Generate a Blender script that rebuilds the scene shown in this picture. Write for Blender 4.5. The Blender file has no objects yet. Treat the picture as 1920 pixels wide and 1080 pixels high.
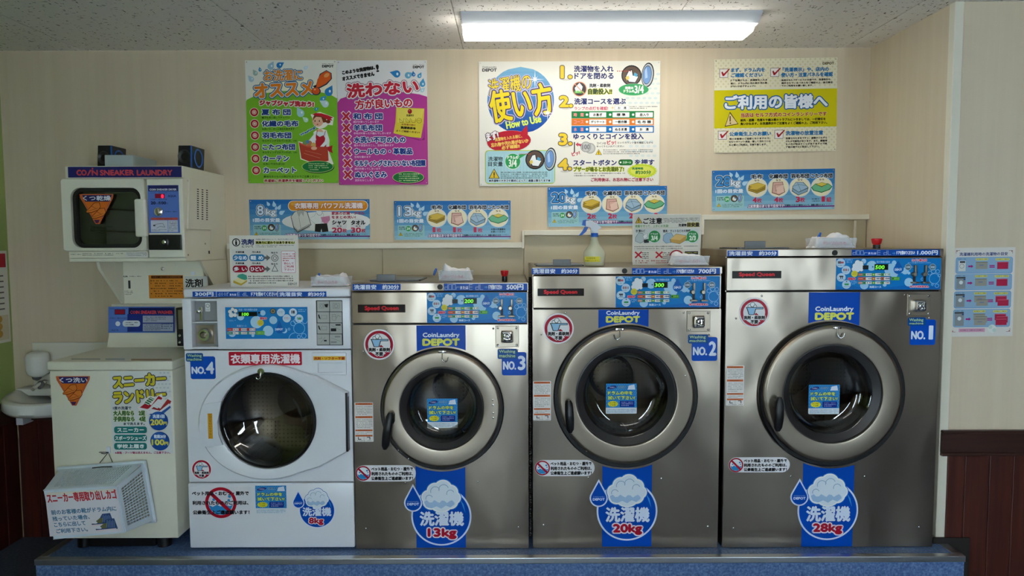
import bpy, bmesh, math, random
from mathutils import Vector, Matrix
R_ = math.radians
SC = bpy.context.scene
COL = SC.collection
random.seed(7)

# ------------------------------------------------------------------ camera
F = 1300.0                       # focal length in pixels of the 1920 px frame
CAM_Z = 1.459
PITCH = math.atan(85.0 / F)
ROLL = R_(0.22)
cam_d = bpy.data.cameras.new('camera')
cam_d.sensor_width = 36.0
cam_d.lens = F / 1920.0 * 36.0
cam_d.clip_start = 0.02
cam = bpy.data.objects.new('camera', cam_d)
COL.objects.link(cam)
CM = Matrix.Rotation(R_(90) - PITCH, 3, 'X') @ Matrix.Rotation(-ROLL, 3, 'Z')
cam.matrix_world = Matrix.Translation((0, 0, CAM_Z)) @ CM.to_4x4()
SC.camera = cam

# ------------------------------------------------------------------ world, lamps, exposure
SC.view_settings.view_transform = 'Standard'
SC.view_settings.look = 'None'
SC.view_settings.gamma = 1.0
SC.view_settings.use_curve_mapping = False
SC.view_settings.exposure = 0.45
W = bpy.data.worlds.new('daylight')
SC.world = W
W.use_nodes = True
_bg = W.node_tree.nodes['Background']
_bg.inputs[0].default_value = (0.74, 0.86, 1.0, 1)
_bg.inputs[1].default_value = 25.0
LAMP_EMIT = 9.8


def ray(px, py):
    d = CM @ Vector(((px - 960.0), (540.0 - py), -F))
    return d


def P(px, py, Y):
    """where the line of sight of a measured point meets the upright plane at depth Y"""
    d = ray(px, py)
    t = Y / d.y
    return Vector((d.x * t, Y, CAM_Z + d.z * t))


def PX(px, py, X):
    d = ray(px, py)
    t = X / d.x
    return Vector((X, d.y * t, CAM_Z + d.z * t))


def PZ(px, py, Z):
    d = ray(px, py)
    t = (Z - CAM_Z) / d.z
    return Vector((d.x * t, d.y * t, Z))


# ------------------------------------------------------------------ key planes of the room
YF = 2.70                        # fronts of the washing machines
YW = 3.38                        # back wall
CEIL = CAM_Z + 0.923
PLZ = P(960, 1029, YF).z         # top of the platform
XL = P(22, 600, YW).x            # left wall
XR = P(1627, 300, YW).x          # right side of the alcove
YR = 2.745                       # face of the wall right of the machines
YB = -1.9                        # shop front behind the camera
XRR = 3.3


# ------------------------------------------------------------------ materials
def lin(c):
    c = c / 255.0
    return c / 12.92 if c <= 0.04045 else ((c + 0.055) / 1.055) ** 2.4


def rgb(h):
    if isinstance(h, str):
        h = h.lstrip('#')
        if len(h) == 3:
            h = ''.join(a * 2 for a in h)
        h = tuple(int(h[i:i + 2], 16) for i in (0, 2, 4))
    return (lin(h[0]), lin(h[1]), lin(h[2]), 1.0)


def mat(name, col, rough=0.5, metal=0.0, spec=None, **kw):
    m = bpy.data.materials.new(name)
    m.use_nodes = True
    b = m.node_tree.nodes['Principled BSDF']
    b.inputs['Base Color'].default_value = rgb(col)
    b.inputs['Roughness'].default_value = rough
    b.inputs['Metallic'].default_value = metal
    if spec is not None:
        b.inputs['Specular IOR Level'].default_value = spec
    for k, v in kw.items():
        b.inputs[k.replace('_', ' ')].default_value = v
    return m


def nodes(m):
    return m.node_tree.nodes, m.node_tree.links, m.node_tree.nodes['Principled BSDF']


def coords(m, scale, kind='Object'):
    n, l, b = nodes(m)
    tc = n.new('ShaderNodeNewGeometry')
    mp = n.new('ShaderNodeMapping')
    mp.inputs['Scale'].default_value = scale
    l.new(tc.outputs['Position'], mp.inputs['Vector'])
    return mp.outputs['Vector']


def noise(m, scale, s=1.0, detail=3.0):
    n, l, b = nodes(m)
    t = n.new('ShaderNodeTexNoise')
    t.inputs['Scale'].default_value = s
    t.inputs['Detail'].default_value = detail
    l.new(coords(m, scale), t.inputs['Vector'])
    return t.outputs['Fac']


def ramp(m, fac, stops):
    n, l, b = nodes(m)
    r = n.new('ShaderNodeValToRGB')
    e = r.color_ramp.elements
    while len(e) < len(stops):
        e.new(0.5)
    for i, (p, c) in enumerate(stops):
        e[i].position = p
        e[i].color = rgb(c)
    l.new(fac, r.inputs[0])
    return r.outputs[0]


def bump(m, fac, strength, dist):
    n, l, b = nodes(m)
    bp = n.new('ShaderNodeBump')
    bp.inputs['Strength'].default_value = strength
    bp.inputs['Distance'].default_value = dist
    l.new(fac, bp.inputs['Height'])
    prev = b.inputs['Normal'].links
    if prev:
        l.new(prev[0].from_socket, bp.inputs['Normal'])
    l.new(bp.outputs[0], b.inputs['Normal'])


def colour(m, sock):
    n, l, b = nodes(m)
    l.new(sock, b.inputs['Base Color'])


M = {}
M['wall'] = mat('wallpaper', (218, 206, 186), 0.75)
colour(M['wall'], ramp(M['wall'], noise(M['wall'], (38, 38, 0.6), 1.0, 4), [(0.25, (209, 192, 165)), (0.75, (215, 199, 173))]))
bump(M['wall'], noise(M['wall'], (260, 260, 18), 1.0, 2), 0.25, 0.001)
M['panel'] = mat('service_panel', (196, 184, 152), 0.45)
colour(M['panel'], ramp(M['panel'], noise(M['panel'], (3, 3, 3)), [(0.3, (190, 178, 147)), (0.7, (200, 188, 157))]))
M['green'] = mat('green_wallpaper', (160, 178, 104), 0.7)
bump(M['green'], noise(M['green'], (200, 200, 30)), 0.2, 0.001)
M['trim'] = mat('ivory_trim', (226, 219, 200), 0.4)
M['ceil'] = mat('ceiling_board', (232, 228, 222), 0.85)
_n, _l, _b = nodes(M['ceil'])
_w = _n.new('ShaderNodeTexNoise'); _w.inputs['Scale'].default_value = 1.0; _w.inputs['Detail'].default_value = 1.0
_l.new(coords(M['ceil'], (34, 105, 60)), _w.inputs['Vector'])
_w2 = _n.new('ShaderNodeTexNoise'); _w2.inputs['Scale'].default_value = 1.0; _w2.inputs['Detail'].default_value = 1.0
_l.new(coords(M['ceil'], (100, 38, 90)), _w2.inputs['Vector'])
_mx = _n.new('ShaderNodeMath'); _mx.operation = 'MAXIMUM'
_l.new(_w.outputs[0], _mx.inputs[0]); _l.new(_w2.outputs[0], _mx.inputs[1])
colour(M['ceil'], ramp(M['ceil'], _mx.outputs[0], [(0.0, (234, 230, 224)), (0.69, (232, 228, 222)), (0.72, (124, 118, 110)), (1.0, (90, 84, 80))]))
_inv = _n.new('ShaderNodeMath'); _inv.operation = 'GREATER_THAN'; _inv.inputs[1].default_value = 0.705
_l.new(_mx.outputs[0], _inv.inputs[0])
bump(M['ceil'], _inv.outputs[0], -0.5, 0.002)
M['gap'] = mat('joint_shadow', (60, 56, 52), 0.9)
M['wood'] = mat('red_brown_board', (84, 34, 22), 0.42)
colour(M['wood'], ramp(M['wood'], noise(M['wood'], (55, 55, 2.2), 1.0, 5), [(0.25, (54, 20, 12)), (0.55, (72, 29, 18)), (0.8, (86, 38, 25))]))
M['woodcap'] = mat('dark_brown_moulding', (66, 34, 24), 0.4)
colour(M['woodcap'], ramp(M['woodcap'], noise(M['woodcap'], (3, 3, 60), 1.0, 4), [(0.3, (44, 22, 15)), (0.7, (60, 33, 24))]))
M['dark'] = mat('near_black_brown', (32, 26, 22), 0.7)
M['lam'] = mat('blue_laminate', (52, 84, 146), 0.38)
colour(M['lam'], ramp(M['lam'], noise(M['lam'], (130, 130, 130), 1.0, 5), [(0.3, (58, 84, 130)), (0.5, (84, 112, 158)), (0.72, (118, 144, 184))]))
M['floor'] = mat('dark_blue_floor', (38, 50, 76), 0.5)
colour(M['floor'], ramp(M['floor'], noise(M['floor'], (90, 90, 90), 1.0, 4), [(0.3, (66, 72, 88)), (0.7, (96, 102, 118))]))
M['alu'] = mat('aluminium_edging', (196, 198, 200), 0.32, 1.0)
M['steel'] = mat('brushed_steel', (154, 142, 128), 0.28, 1.0)
bump(M['steel'], noise(M['steel'], (3.6, 3.6, 1.9), 1.0, 1.5), 0.9, 0.032)
bump(M['steel'], noise(M['steel'], (14, 14, 700), 1.0, 2), 0.05, 0.0006)
M['steelring'] = mat('spun_steel', (158, 146, 130), 0.33, 1.0)
M['chrome'] = mat('chrome', (225, 225, 225), 0.08, 1.0)
M['drum'] = mat('perforated_drum', (120, 108, 92), 0.38, 0.7)
_v = nodes(M['drum'])[0].new('ShaderNodeTexVoronoi'); _v.inputs['Scale'].default_value = 1.0; _v.inputs['Randomness'].default_value = 0.0
nodes(M['drum'])[1].new(coords(M['drum'], (55, 55, 55)), _v.inputs['Vector'])
colour(M['drum'], ramp(M['drum'], _v.outputs['Distance'], [(0.0, (84, 74, 60)), (0.16, (92, 80, 66)), (0.22, (132, 116, 94)), (1.0, (142, 126, 104))]))
M['rubber'] = mat('black_gasket', (16, 15, 15), 0.5)
M['grubber'] = mat('dark_grey_gasket', (44, 42, 42), 0.38)
M['plastic'] = mat('black_plastic', (20, 20, 22), 0.35)
M['grey'] = mat('grey_plastic', (112, 116, 120), 0.4)
M['greyd'] = mat('grey_recess', (140, 142, 142), 0.45, 0.3)
M['white'] = mat('white_enamel', (234, 236, 241), 0.25)
M['whitep'] = mat('white_plastic', (226, 230, 236), 0.35)
M['cream'] = mat('cream_enamel', (230, 227, 208), 0.32)
M['ceram'] = mat('white_ceramic', (232, 232, 228), 0.12)
M['cloth'] = mat('white_cloth', (232, 230, 232), 0.9)
M['red'] = mat('red_plastic', (196, 24, 32), 0.3)
M['blue'] = mat('blue_plastic', (24, 96, 190), 0.3)
M['sheet'] = mat('board_white', (228, 224, 214), 0.4)
M['bskt'] = mat('pale_plastic_mesh', (212, 226, 236), 0.4)
M['cord'] = mat('black_cord', (24, 22, 22), 0.7)
M['box'] = mat('pale_grey_box', (176, 188, 186), 0.45)
M['bag'] = mat('clear_plastic', (225, 232, 238), 0.25, 0.0, None, Alpha=0.3)
M['bottle'] = mat('milky_bottle', (226, 226, 196), 0.2, 0.0, None, Alpha=0.8)
M['soapb'] = mat('soap_bottle', (232, 232, 228), 0.3)
M['backpl'] = mat('splash_board', (222, 218, 206), 0.35)


def glassmat(name, tint, tr):
    m = bpy.data.materials.new(name)
    m.use_nodes = True
    n, l = m.node_tree.nodes, m.node_tree.links
    for x in list(n):
        n.remove(x)
    o = n.new('ShaderNodeOutputMaterial'); mx = n.new('ShaderNodeMixShader')
    t = n.new('ShaderNodeBsdfTransparent'); g = n.new('ShaderNodeBsdfGlossy'); f = n.new('ShaderNodeFresnel')
    t.inputs[0].default_value = rgb(tint); g.inputs['Roughness'].default_value = 0.02
    f.inputs[0].default_value = tr
    l.new(f.outputs[0], mx.inputs[0]); l.new(t.outputs[0], mx.inputs[1]); l.new(g.outputs[0], mx.inputs[2])
    l.new(mx.outputs[0], o.inputs[0])
    return m


M['glass'] = glassmat('door_glass', (205, 205, 200), 1.9)
M['pane'] = glassmat('window_glass', (235, 240, 240), 1.45)


def emis(name, col, s):
    m = mat(name, (20, 20, 20), 0.4)
    b = nodes(m)[2]
    b.inputs['Emission Color'].default_value = rgb(col)
    b.inputs['Emission Strength'].default_value = s
    return m


M['lamp'] = emis('lamp_diffuser', (255, 250, 238), LAMP_EMIT)
M['led'] = emis('green_led', (120, 240, 60), 1.0)
M['ledr'] = emis('red_led', (255, 30, 70), 1.6)
M['print'] = mat('glossy_print', (255, 255, 255), 0.3, 0.0, 0.16)
_a = nodes(M['print'])[0].new('ShaderNodeAttribute'); _a.attribute_name = 'ink'
colour(M['print'], _a.outputs['Color'])


# ------------------------------------------------------------------ objects and parts
ORG = {}


def thing(name, loc, label, cat, group=None):
    o = bpy.data.objects.new(name, None)
    o.empty_display_size = 0.05
    COL.objects.link(o)
    o.location = loc
    ORG[o] = Vector(loc)
    tag(o, label, cat, group)
    return o


def tag(o, label=None, cat=None, group=None, kind=None):
    if label: o['label'] = label
    if cat: o['category'] = cat
    if group: o['group'] = group
    if kind: o['kind'] = kind
    return o


def obj(name, bm, m, parent=None, smooth=None, loc=None, label=None):
    """link a bmesh written in world coordinates as one object"""
    root = ORG[parent] if parent is not None else Vector(loc if loc is not None else (0, 0, 0))
    bmesh.ops.translate(bm, verts=bm.verts, vec=-root)
    me = bpy.data.meshes.new(name)
    bm.normal_update()
    bm.to_mesh(me)
    bm.free()
    me.materials.append(m)
    if smooth:
        for p in me.polygons:
            p.use_smooth = True
        try:
            me.set_sharp_from_angle(angle=R_(smooth))
        except Exception:
            pass
    o = bpy.data.objects.new(name, me)
    COL.objects.link(o)
    if parent is not None:
        o.parent = parent
    else:
        o.location = root
    ORG[o] = root
    if label: o['label'] = label
    return o


def struct(name, bm, m, parent=None, **k):
    o = obj(name, bm, m, parent, **k)
    if parent is None:
        o['kind'] = 'structure'
    return o


def share(o, d, parent):
    """a copy of a small part shifted by d"""
    c = o.copy()
    COL.objects.link(c)
    c.parent = parent
    c.location = Vector(d)
    ORG[c] = ORG[parent] + Vector(d)
    return c


def BM():
    return bmesh.new()


def box(bm, x0, x1, y0, y1, z0, z1, bev=0.0, seg=2):
    if x0 > x1: x0, x1 = x1, x0
    if z0 > z1: z0, z1 = z1, z0
    r = bmesh.ops.create_cube(bm, size=1.0)
    vs = r['verts']
    for v in vs:
        v.co = Vector(((x0 + x1) / 2 + v.co.x * (x1 - x0), (y0 + y1) / 2 + v.co.y * (y1 - y0), (z0 + z1) / 2 + v.co.z * (z1 - z0)))
    if bev > 0:
        es = list({e for v in vs for e in v.link_edges})
        bmesh.ops.bevel(bm, geom=es, offset=bev, segments=seg, profile=0.5, affect='EDGES')
    return bm


def bx(x0, x1, y0, y1, z0, z1, bev=0.0, seg=2):
    return box(BM(), x0, x1, y0, y1, z0, z1, bev, seg)


def pbox(px0, py0, px1, py1, Y0, Y1, bev=0.0, seg=2, bm=None):
    """box whose front face (at depth Y0) spans the measured rectangle"""
    cx, cy = (px0 + px1) / 2, (py0 + py1) / 2
    a, b_ = P(px0, cy, Y0), P(px1, cy, Y0)
    c, d = P(cx, py1, Y0), P(cx, py0, Y0)
    return box(bm or BM(), a.x, b_.x, Y0, Y1, c.z, d.z, bev, seg)


def lathe(bm, prof, c, axis='Y', n=48, close=False, ang=(0, 360)):
    """prof: list of (r, t) about the axis through c; t is measured along the axis"""
    rings = []
    full = ang[1] - ang[0] >= 360
    cnt = n if full else n + 1
    for r, t in prof:
        ring = []
        for i in range(cnt):
            a = R_(ang[0] + (ang[1] - ang[0]) * i / n)
            if axis == 'Y':
                v = (c[0] + r * math.cos(a), c[1] + t, c[2] + r * math.sin(a))
            elif axis == 'Z':
                v = (c[0] + r * math.cos(a), c[1] + r * math.sin(a), c[2] + t)
            else:
                v = (c[0] + t, c[1] + r * math.cos(a), c[2] + r * math.sin(a))
            ring.append(bm.verts.new(v))
        rings.append(ring)
    m_ = len(rings)
    for k in range(m_ if close else m_ - 1):
        A, B = rings[k], rings[(k + 1) % m_]
        for i in range(n):
            j = (i + 1) % cnt
            bm.faces.new((A[i], A[j], B[j], B[i]))
    if not close and full:
        for rg, (r, t) in ((rings[0], prof[0]), (rings[-1], prof[-1])):
            if r > 1e-6 and r < 0.9e9 and prof is not None:
                pass
    bmesh.ops.remove_doubles(bm, verts=bm.verts, dist=1e-6)
    bmesh.ops.recalc_face_normals(bm, faces=bm.faces)
    return bm


def cyl(bm, c, r, y0, y1, axis='Y', n=20, bev=0.0):
    p = [(0, y0), (r - bev, y0), (r, y0 + bev), (r, y1 - bev), (r - bev, y1), (0, y1)] if bev else [(0, y0), (r, y0), (r, y1), (0, y1)]
    return lathe(bm, p, c, axis, n)


def prism(bm, pts, y0, y1):
    """closed outline pts [(x, z)] pulled from depth y0 to y1"""
    A = [bm.verts.new((x, y0, z)) for x, z in pts]
    B = [bm.verts.new((x, y1, z)) for x, z in pts]
    bm.faces.new(A)
    bm.faces.new(B[::-1])
    n = len(pts)
    for i in range(n):
        j = (i + 1) % n
        bm.faces.new((A[i], B[i], B[j], A[j]))
    bmesh.ops.recalc_face_normals(bm, faces=bm.faces)
    return bm


def tube(bm, pts, r, n=8):
    pts = [Vector(p) for p in pts]
    rings = []
    up = Vector((0.13, 0.21, 0.97)).normalized()
    for i, p in enumerate(pts):
        d = (pts[min(i + 1, len(pts) - 1)] - pts[max(i - 1, 0)]).normalized()
        a = d.cross(up)
        if a.length < 1e-3: a = d.cross(Vector((1, 0, 0)))
        a.normalize(); b = d.cross(a)
        rr = r[i] if isinstance(r, (list, tuple)) else r
        rings.append([bm.verts.new(p + (a * math.cos(2 * math.pi * k / n) + b * math.sin(2 * math.pi * k / n)) * rr) for k in range(n)])
    for A, B in zip(rings, rings[1:]):
        for k in range(n):
            bm.faces.new((A[k], A[(k + 1) % n], B[(k + 1) % n], B[k]))
    bm.faces.new(rings[0]); bm.faces.new(rings[-1][::-1])
    bmesh.ops.recalc_face_normals(bm, faces=bm.faces)
    return bm


def holed_plate(bm, x0, x1, z0, z1, cx, cz, r, y0, y1, n=64):
    """upright sheet with a round hole"""
    angs = sorted(set([2 * math.pi * i / n for i in range(n)] + [math.atan2(z - cz, x - cx) % (2 * math.pi) for x in (x0, x1) for z in (z0, z1)]))
    def edge(a):
        c, s = math.cos(a), math.sin(a)
        t = min([(x1 - cx) / c if c > 1e-9 else 1e9, (x0 - cx) / c if c < -1e-9 else 1e9, (z1 - cz) / s if s > 1e-9 else 1e9, (z0 - cz) / s if s < -1e-9 else 1e9])
        return cx + c * t, cz + s * t
    L = []
    for a in angs:
        ex, ez = edge(a)
        ix, iz = cx + r * math.cos(a), cz + r * math.sin(a)
        L.append([bm.verts.new(v) for v in ((ix, y0, iz), (ex, y0, ez), (ex, y1, ez), (ix, y1, iz))])
    k = len(L)
    for i in range(k):
        A, B = L[i], L[(i + 1) % k]
        for q in range(4):
            bm.faces.new((A[q], A[(q + 1) % 4], B[(q + 1) % 4], B[q]))
    bmesh.ops.recalc_face_normals(bm, faces=bm.faces)
    return bm


def rr_pts(x0, y0, x1, y1, r, n=5):
    pts = []
    for cx, cy, a0 in ((x1 - r, y0 + r, -90), (x1 - r, y1 - r, 0), (x0 + r, y1 - r, 90), (x0 + r, y0 + r, 180)):
        for i in range(n + 1):
            a = R_(a0 + 90 * i / n)
            pts.append((cx + r * math.cos(a), cy + r * math.sin(a)))
    return pts


# ------------------------------------------------------------------ flat print (lettering and pictures on signs)
_tc = bpy.data.curves.new('lettering', 'FONT')
_to = bpy.data.objects.new('lettering', _tc)
_tcache = {}


def glyphs(s, res):
    k = (s, res)
    if k not in _tcache:
        _tc.body = s
        _tc.resolution_u = res
        me = _to.to_mesh()
        V = [(v.co.x, v.co.y) for v in me.vertices]
        Fc = [tuple(p.vertices) for p in me.polygons]
        _to.to_mesh_clear()
        xs = [v[0] for v in V]; ys = [v[1] for v in V]
        _tcache[k] = (V, Fc, min(xs), max(xs), min(ys), max(ys))
    return _tcache[k]


class Art:
    """collects flat coloured shapes; a shape's centre is placed by its measured position on the plane Y"""
    STEP = 0.00012

    def __init__(s, Y, off=(0, 0), k=1.0, ang=0.0, place=None):
        s.Y, s.off, s.k, s.ang = Y, off, k, ang
        s.v, s.f, s.c, s.boxes = [], [], [], []
        s.place = place
        s.dir = Vector((0, -1, 0))

    def to(s, off, k, ky=None):
        s.off, s.k, s.ky = off, k, ky or k
        return s

    def px(s, x, y):
        ky = getattr(s, 'ky', s.k)
        return s.off[0] + x / s.k, s.off[1] + y / ky

    def add(s, pts, faces, col, ly=None, cen=None, lift=None):
        if cen is None:
            xs = [p[0] for p in pts]; ys = [p[1] for p in pts]
            cen = ((min(xs) + max(xs)) / 2, (min(ys) + max(ys)) / 2)
        if s.place:
            W = [s.place(*s.px(*p)) for p in pts]
            ux = [w.dot(s.U) for w in W]; uz = [w.dot(s.V) for w in W]
        else:
            q = s.px(*cen)
            C = P(q[0], q[1], s.Y)
            sc = (P(q[0] + 1, q[1], s.Y) - C).length
            ca, sa = math.cos(R_(s.ang)), math.sin(R_(s.ang))
            W = []
            for p in pts:
                w = s.px(*p)
                dx, dz = (w[0] - q[0]) * sc, -(w[1] - q[1]) * sc
                W.append(Vector((C.x + dx * ca - dz * sa, s.Y, C.z + dx * sa + dz * ca)))
            ux = [w.x for w in W]; uz = [w.z for w in W]
        bb = (min(ux), max(ux), min(uz), max(uz))
        if ly is None:
            ly = 1
            for b in s.boxes:
                if b[4] >= ly and b[0] < bb[1] and b[1] > bb[0] and b[2] < bb[3] and b[3] > bb[2]:
                    ly = b[4] + 1
        s.boxes.append(bb + (ly,))
        n = len(s.v)
        d = s.dir * (ly * s.STEP)
        s.v += [w + d + s.dir * (9e-6 * lift[i] if lift else 0) for i, w in enumerate(W)]
        s.f += [tuple(i + n for i in f) for f in faces]
        s.c += [rgb(col)] * len(faces)
        return ly

    def poly(s, pts, col, ly=None, outline=None, ow=0):
        if outline:
            cx = sum(p[0] for p in pts) / len(pts); cy = sum(p[1] for p in pts) / len(pts)
            o = []
            for x, y in pts:
                d = math.hypot(x - cx, y - cy) or 1
                o.append((x + (x - cx) / d * ow, y + (y - cy) / d * ow))
            s.add(o, [tuple(range(len(o)))], outline)
        return s.add(pts, [tuple(range(len(pts)))], col, ly)

    def rect(s, x0, y0, x1, y1, col, r=0, outline=None, ow=2, ly=None):
        if outline:
            s.rect(x0 - ow, y0 - ow, x1 + ow, y1 + ow, outline, r + ow if r else 0)
        if r:
            r = min(r, abs(x1 - x0) / 2 - 1e-3, abs(y1 - y0) / 2 - 1e-3)
            return s.poly(rr_pts(x0, y0, x1, y1, r), col, ly)
        return s.poly([(x0, y0), (x1, y0), (x1, y1), (x0, y1)], col, ly)

    def ell(s, cx, cy, rx, ry=None, col='fff', n=28, rot=0, outline=None, ow=2, ly=None):
        ry = ry or rx
        if outline:
            s.ell(cx, cy, rx + ow, ry + ow, outline, n, rot)
        ca, sa = math.cos(R_(rot)), math.sin(R_(rot))
        pts = []
        for i in range(n):
            a = 2 * math.pi * i / n
            x, y = rx * math.cos(a), ry * math.sin(a)
            pts.append((cx + x * ca - y * sa, cy + x * sa + y * ca))
        return s.poly(pts, col, ly)

    def ring(s, cx, cy, r0, r1, col, n=36, a0=0, a1=360, ky=1.0):
        pts, fc = [], []
        for i in range(n + 1):
            a = R_(a0 + (a1 - a0) * i / n)
            pts += [(cx + r0 * math.cos(a), cy + ky * r0 * math.sin(a)), (cx + r1 * math.cos(a), cy + ky * r1 * math.sin(a))]
        for i in range(n):
            fc.append((2 * i, 2 * i + 1, 2 * i + 3, 2 * i + 2))
        return s.add(pts, fc, col)

    def line(s, pts, w, col, ly=None):
        vv, fc = [], []
        for (x0, y0), (x1, y1) in zip(pts, pts[1:]):
            d = math.hypot(x1 - x0, y1 - y0) or 1
            nx, ny = -(y1 - y0) / d * w / 2, (x1 - x0) / d * w / 2
            ex, ey = (x1 - x0) / d * w / 3, (y1 - y0) / d * w / 3
            n = len(vv)
            vv += [(x0 + nx - ex, y0 + ny - ey), (x1 + nx + ex, y1 + ny + ey), (x1 - nx + ex, y1 - ny + ey), (x0 - nx - ex, y0 - ny - ey)]
            fc.append((n, n + 1, n + 2, n + 3))
        return s.add(vv, fc, col, ly, lift=[i // 4 for i in range(len(vv))])

    def text(s, t, x0, y0, x1, y1, col, b=0, o=0, oc='fff', rot=0, sh=0, res=2, o2=0, oc2='000'):
        V, Fc, mx0, mx1, my0, my1 = glyphs(t, res)
        cx, cy = (x0 + x1) / 2, (y0 + y1) / 2
        if rot:
            # the given box is the outline of the tilted line: find the size of the line itself
            W0, H0, c_, s_ = x1 - x0, y1 - y0, abs(math.cos(R_(rot))), abs(math.sin(R_(rot)))
            w_ = (W0 * c_ - H0 * s_) / (c_ * c_ - s_ * s_); h_ = (H0 * c_ - W0 * s_) / (c_ * c_ - s_ * s_)
            h_ = max(h_, H0 * .5)
            x0, x1, y0, y1 = cx - w_ / 2, cx + w_ / 2, cy - h_ / 2, cy + h_ / 2
        kx, ky = (x1 - x0) / max(mx1 - mx0, 1e-6), (y1 - y0) / max(my1 - my0, 1e-6)
        ca, sa = math.cos(R_(-rot)), math.sin(R_(-rot))
        base = []
        for x, y in V:
            u = (x - (mx0 + mx1) / 2) * kx + sh * (y - (my0 + my1) / 2) * ky
            w = -(y - (my0 + my1) / 2) * ky
            base.append((cx + u * ca - w * sa, cy + u * sa + w * ca))

        def lay(rad, colr, cnt):
            dirs = [(0, 0)] + [(rad * math.cos(2 * math.pi * i / cnt), rad * math.sin(2 * math.pi * i / cnt)) for i in range(cnt)] if rad else [(0, 0)]
            pts, fc, lf = [], [], []
            for q, (dx, dy) in enumerate(dirs):
                n = len(pts)
                pts += [(x + dx, y + dy) for x, y in base]
                lf += [q] * len(base)
                fc += [tuple(i + n for i in f) for f in Fc]
            s.add(pts, fc, colr, cen=(cx, cy), lift=lf)
        if o2: lay(o + o2 + b, oc2, 12)
        if o: lay(o + b, oc, 10)
        lay(b, col, 6 if b > 1.5 else 4)

    def drop(s, cx, cy, r, rot, col, outline=None, ow=2, tail=2.6):
        if outline:
            s.drop(cx, cy, r + ow, rot, outline, tail=(tail * r + 2.0 * ow) / (r + ow))
        pts = [(0, -tail * r)]
        for i in range(17):
            a = R_(-32 + 244 * i / 16)
            pts.append((r * math.cos(a), r * math.sin(a)))
        ca, sa = math.cos(R_(rot)), math.sin(R_(rot))
        s.poly([(cx + x * ca - y * sa, cy + x * sa + y * ca) for x, y in pts], col)

    def marks(s, x0, y0, x1, y1, rows, col, h=0.5, seed=1, fill=0.93, cw=None):
        """rows of printing too small to read: short strokes"""
        rd = random.Random(seed)
        pitch = (y1 - y0) / rows
        cw = cw or pitch * 0.8
        pts, fc = [], []
        for i in range(rows):
            y = y0 + pitch * (i + 0.5)
            x = x0
            end = x1 if i < rows - 1 or rows == 1 else x0 + (x1 - x0) * rd.uniform(0.5, 0.95)
            while x < end:
                w = cw * rd.uniform(0.5, 0.9)
                hh = pitch * h * rd.uniform(0.5, 1.0) / 2
                if rd.random() < fill:
                    n = len(pts)
                    pts += [(x, y - hh), (x + w, y - hh), (x + w, y + hh * 0.2), (x, y + hh * 0.2), (x + w * .3, y + hh * .45), (x + w, y + hh * .45), (x + w, y + hh), (x + w * .3, y + hh)]
                    fc += [(n, n + 1, n + 2, n + 3), (n + 4, n + 5, n + 6, n + 7)]
                x += cw
        if pts:
            s.add(pts, fc, col)

    def build(s, name, parent=None, m=None, label=None, loc=None):
        root = ORG[parent] if parent is not None else Vector(loc or (0, 0, 0))
        me = bpy.data.meshes.new(name)
        me.from_pydata([tuple(v - root) for v in s.v], [], s.f)
        at = me.color_attributes.new('ink', 'FLOAT_COLOR', 'CORNER')
        buf = []
        for p, c in zip(me.polygons, s.c):
            buf += list(c) * p.loop_total
        at.data.foreach_set('color', buf)
        me.materials.append(m or M['print'])
        o = bpy.data.objects.new(name, me)
        COL.objects.link(o)
        if parent is not None:
            o.parent = parent
        else:
            o.location = root
        ORG[o] = root
        if label: o['label'] = label
        return o


# ================================================================== the room
T = 0.06
struct('floor', bx(XL - 0.3, XRR + 0.1, YB - 0.1, YW + 0.1, -0.05, 0.0), M['floor'])
_w = BM()
for q in ((-0.3, YW + 0.1, 0, CEIL), (YB - 0.1, -1.7, 0, CEIL), (-1.7, -0.3, 0, 0.3), (-1.7, -0.3, 2.1, CEIL)):
    box(_w, XL - 0.1, XL, q[0], q[1], q[2], q[3])
wl = struct('wall_left', _w, M['green'])
_w = BM()
for q in ((-1.7, -1.65, .3, 2.1), (-.35, -.3, .3, 2.1), (-1.65, -.35, .3, .35), (-1.65, -.35, 2.05, 2.1), (-1.02, -.98, .35, 2.05)):
    box(_w, XL - 0.08, XL - 0.03, q[0], q[1], q[2], q[3])
w_ = struct('window_3', _w, M['alu'])  # unseen side window, added to bring in daylight from the left
struct('pane', bx(XL - 0.057, XL - 0.052, -1.65, -.35, .35, 2.05), M['pane'], w_)
wb = struct('wall_back', bx(XL, XR + 0.1, YW, YW + 0.1, 0, CEIL), M['wall'])
wa = struct('wall_alcove', bx(XR, XR + 0.1, YR, YW, 0, CEIL), M['wall'])
wr = struct('wall_right', bx(XR + 0.1, XRR, YR + 0.0, YR + 0.1, 0, CEIL), M['wall'])
struct('wall_far_right', bx(XRR, XRR + 0.1, YB, YR + 0.1, 0, CEIL), M['woodcap'])
wf = struct('wall_front', bx(XL, XRR, YB - 0.1, YB, 2.15, CEIL), M['wall'])
struct('trim_1', bx(XL, XRR, YB - 0.1, YB, 0, 0.25), M['woodcap'])
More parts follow.
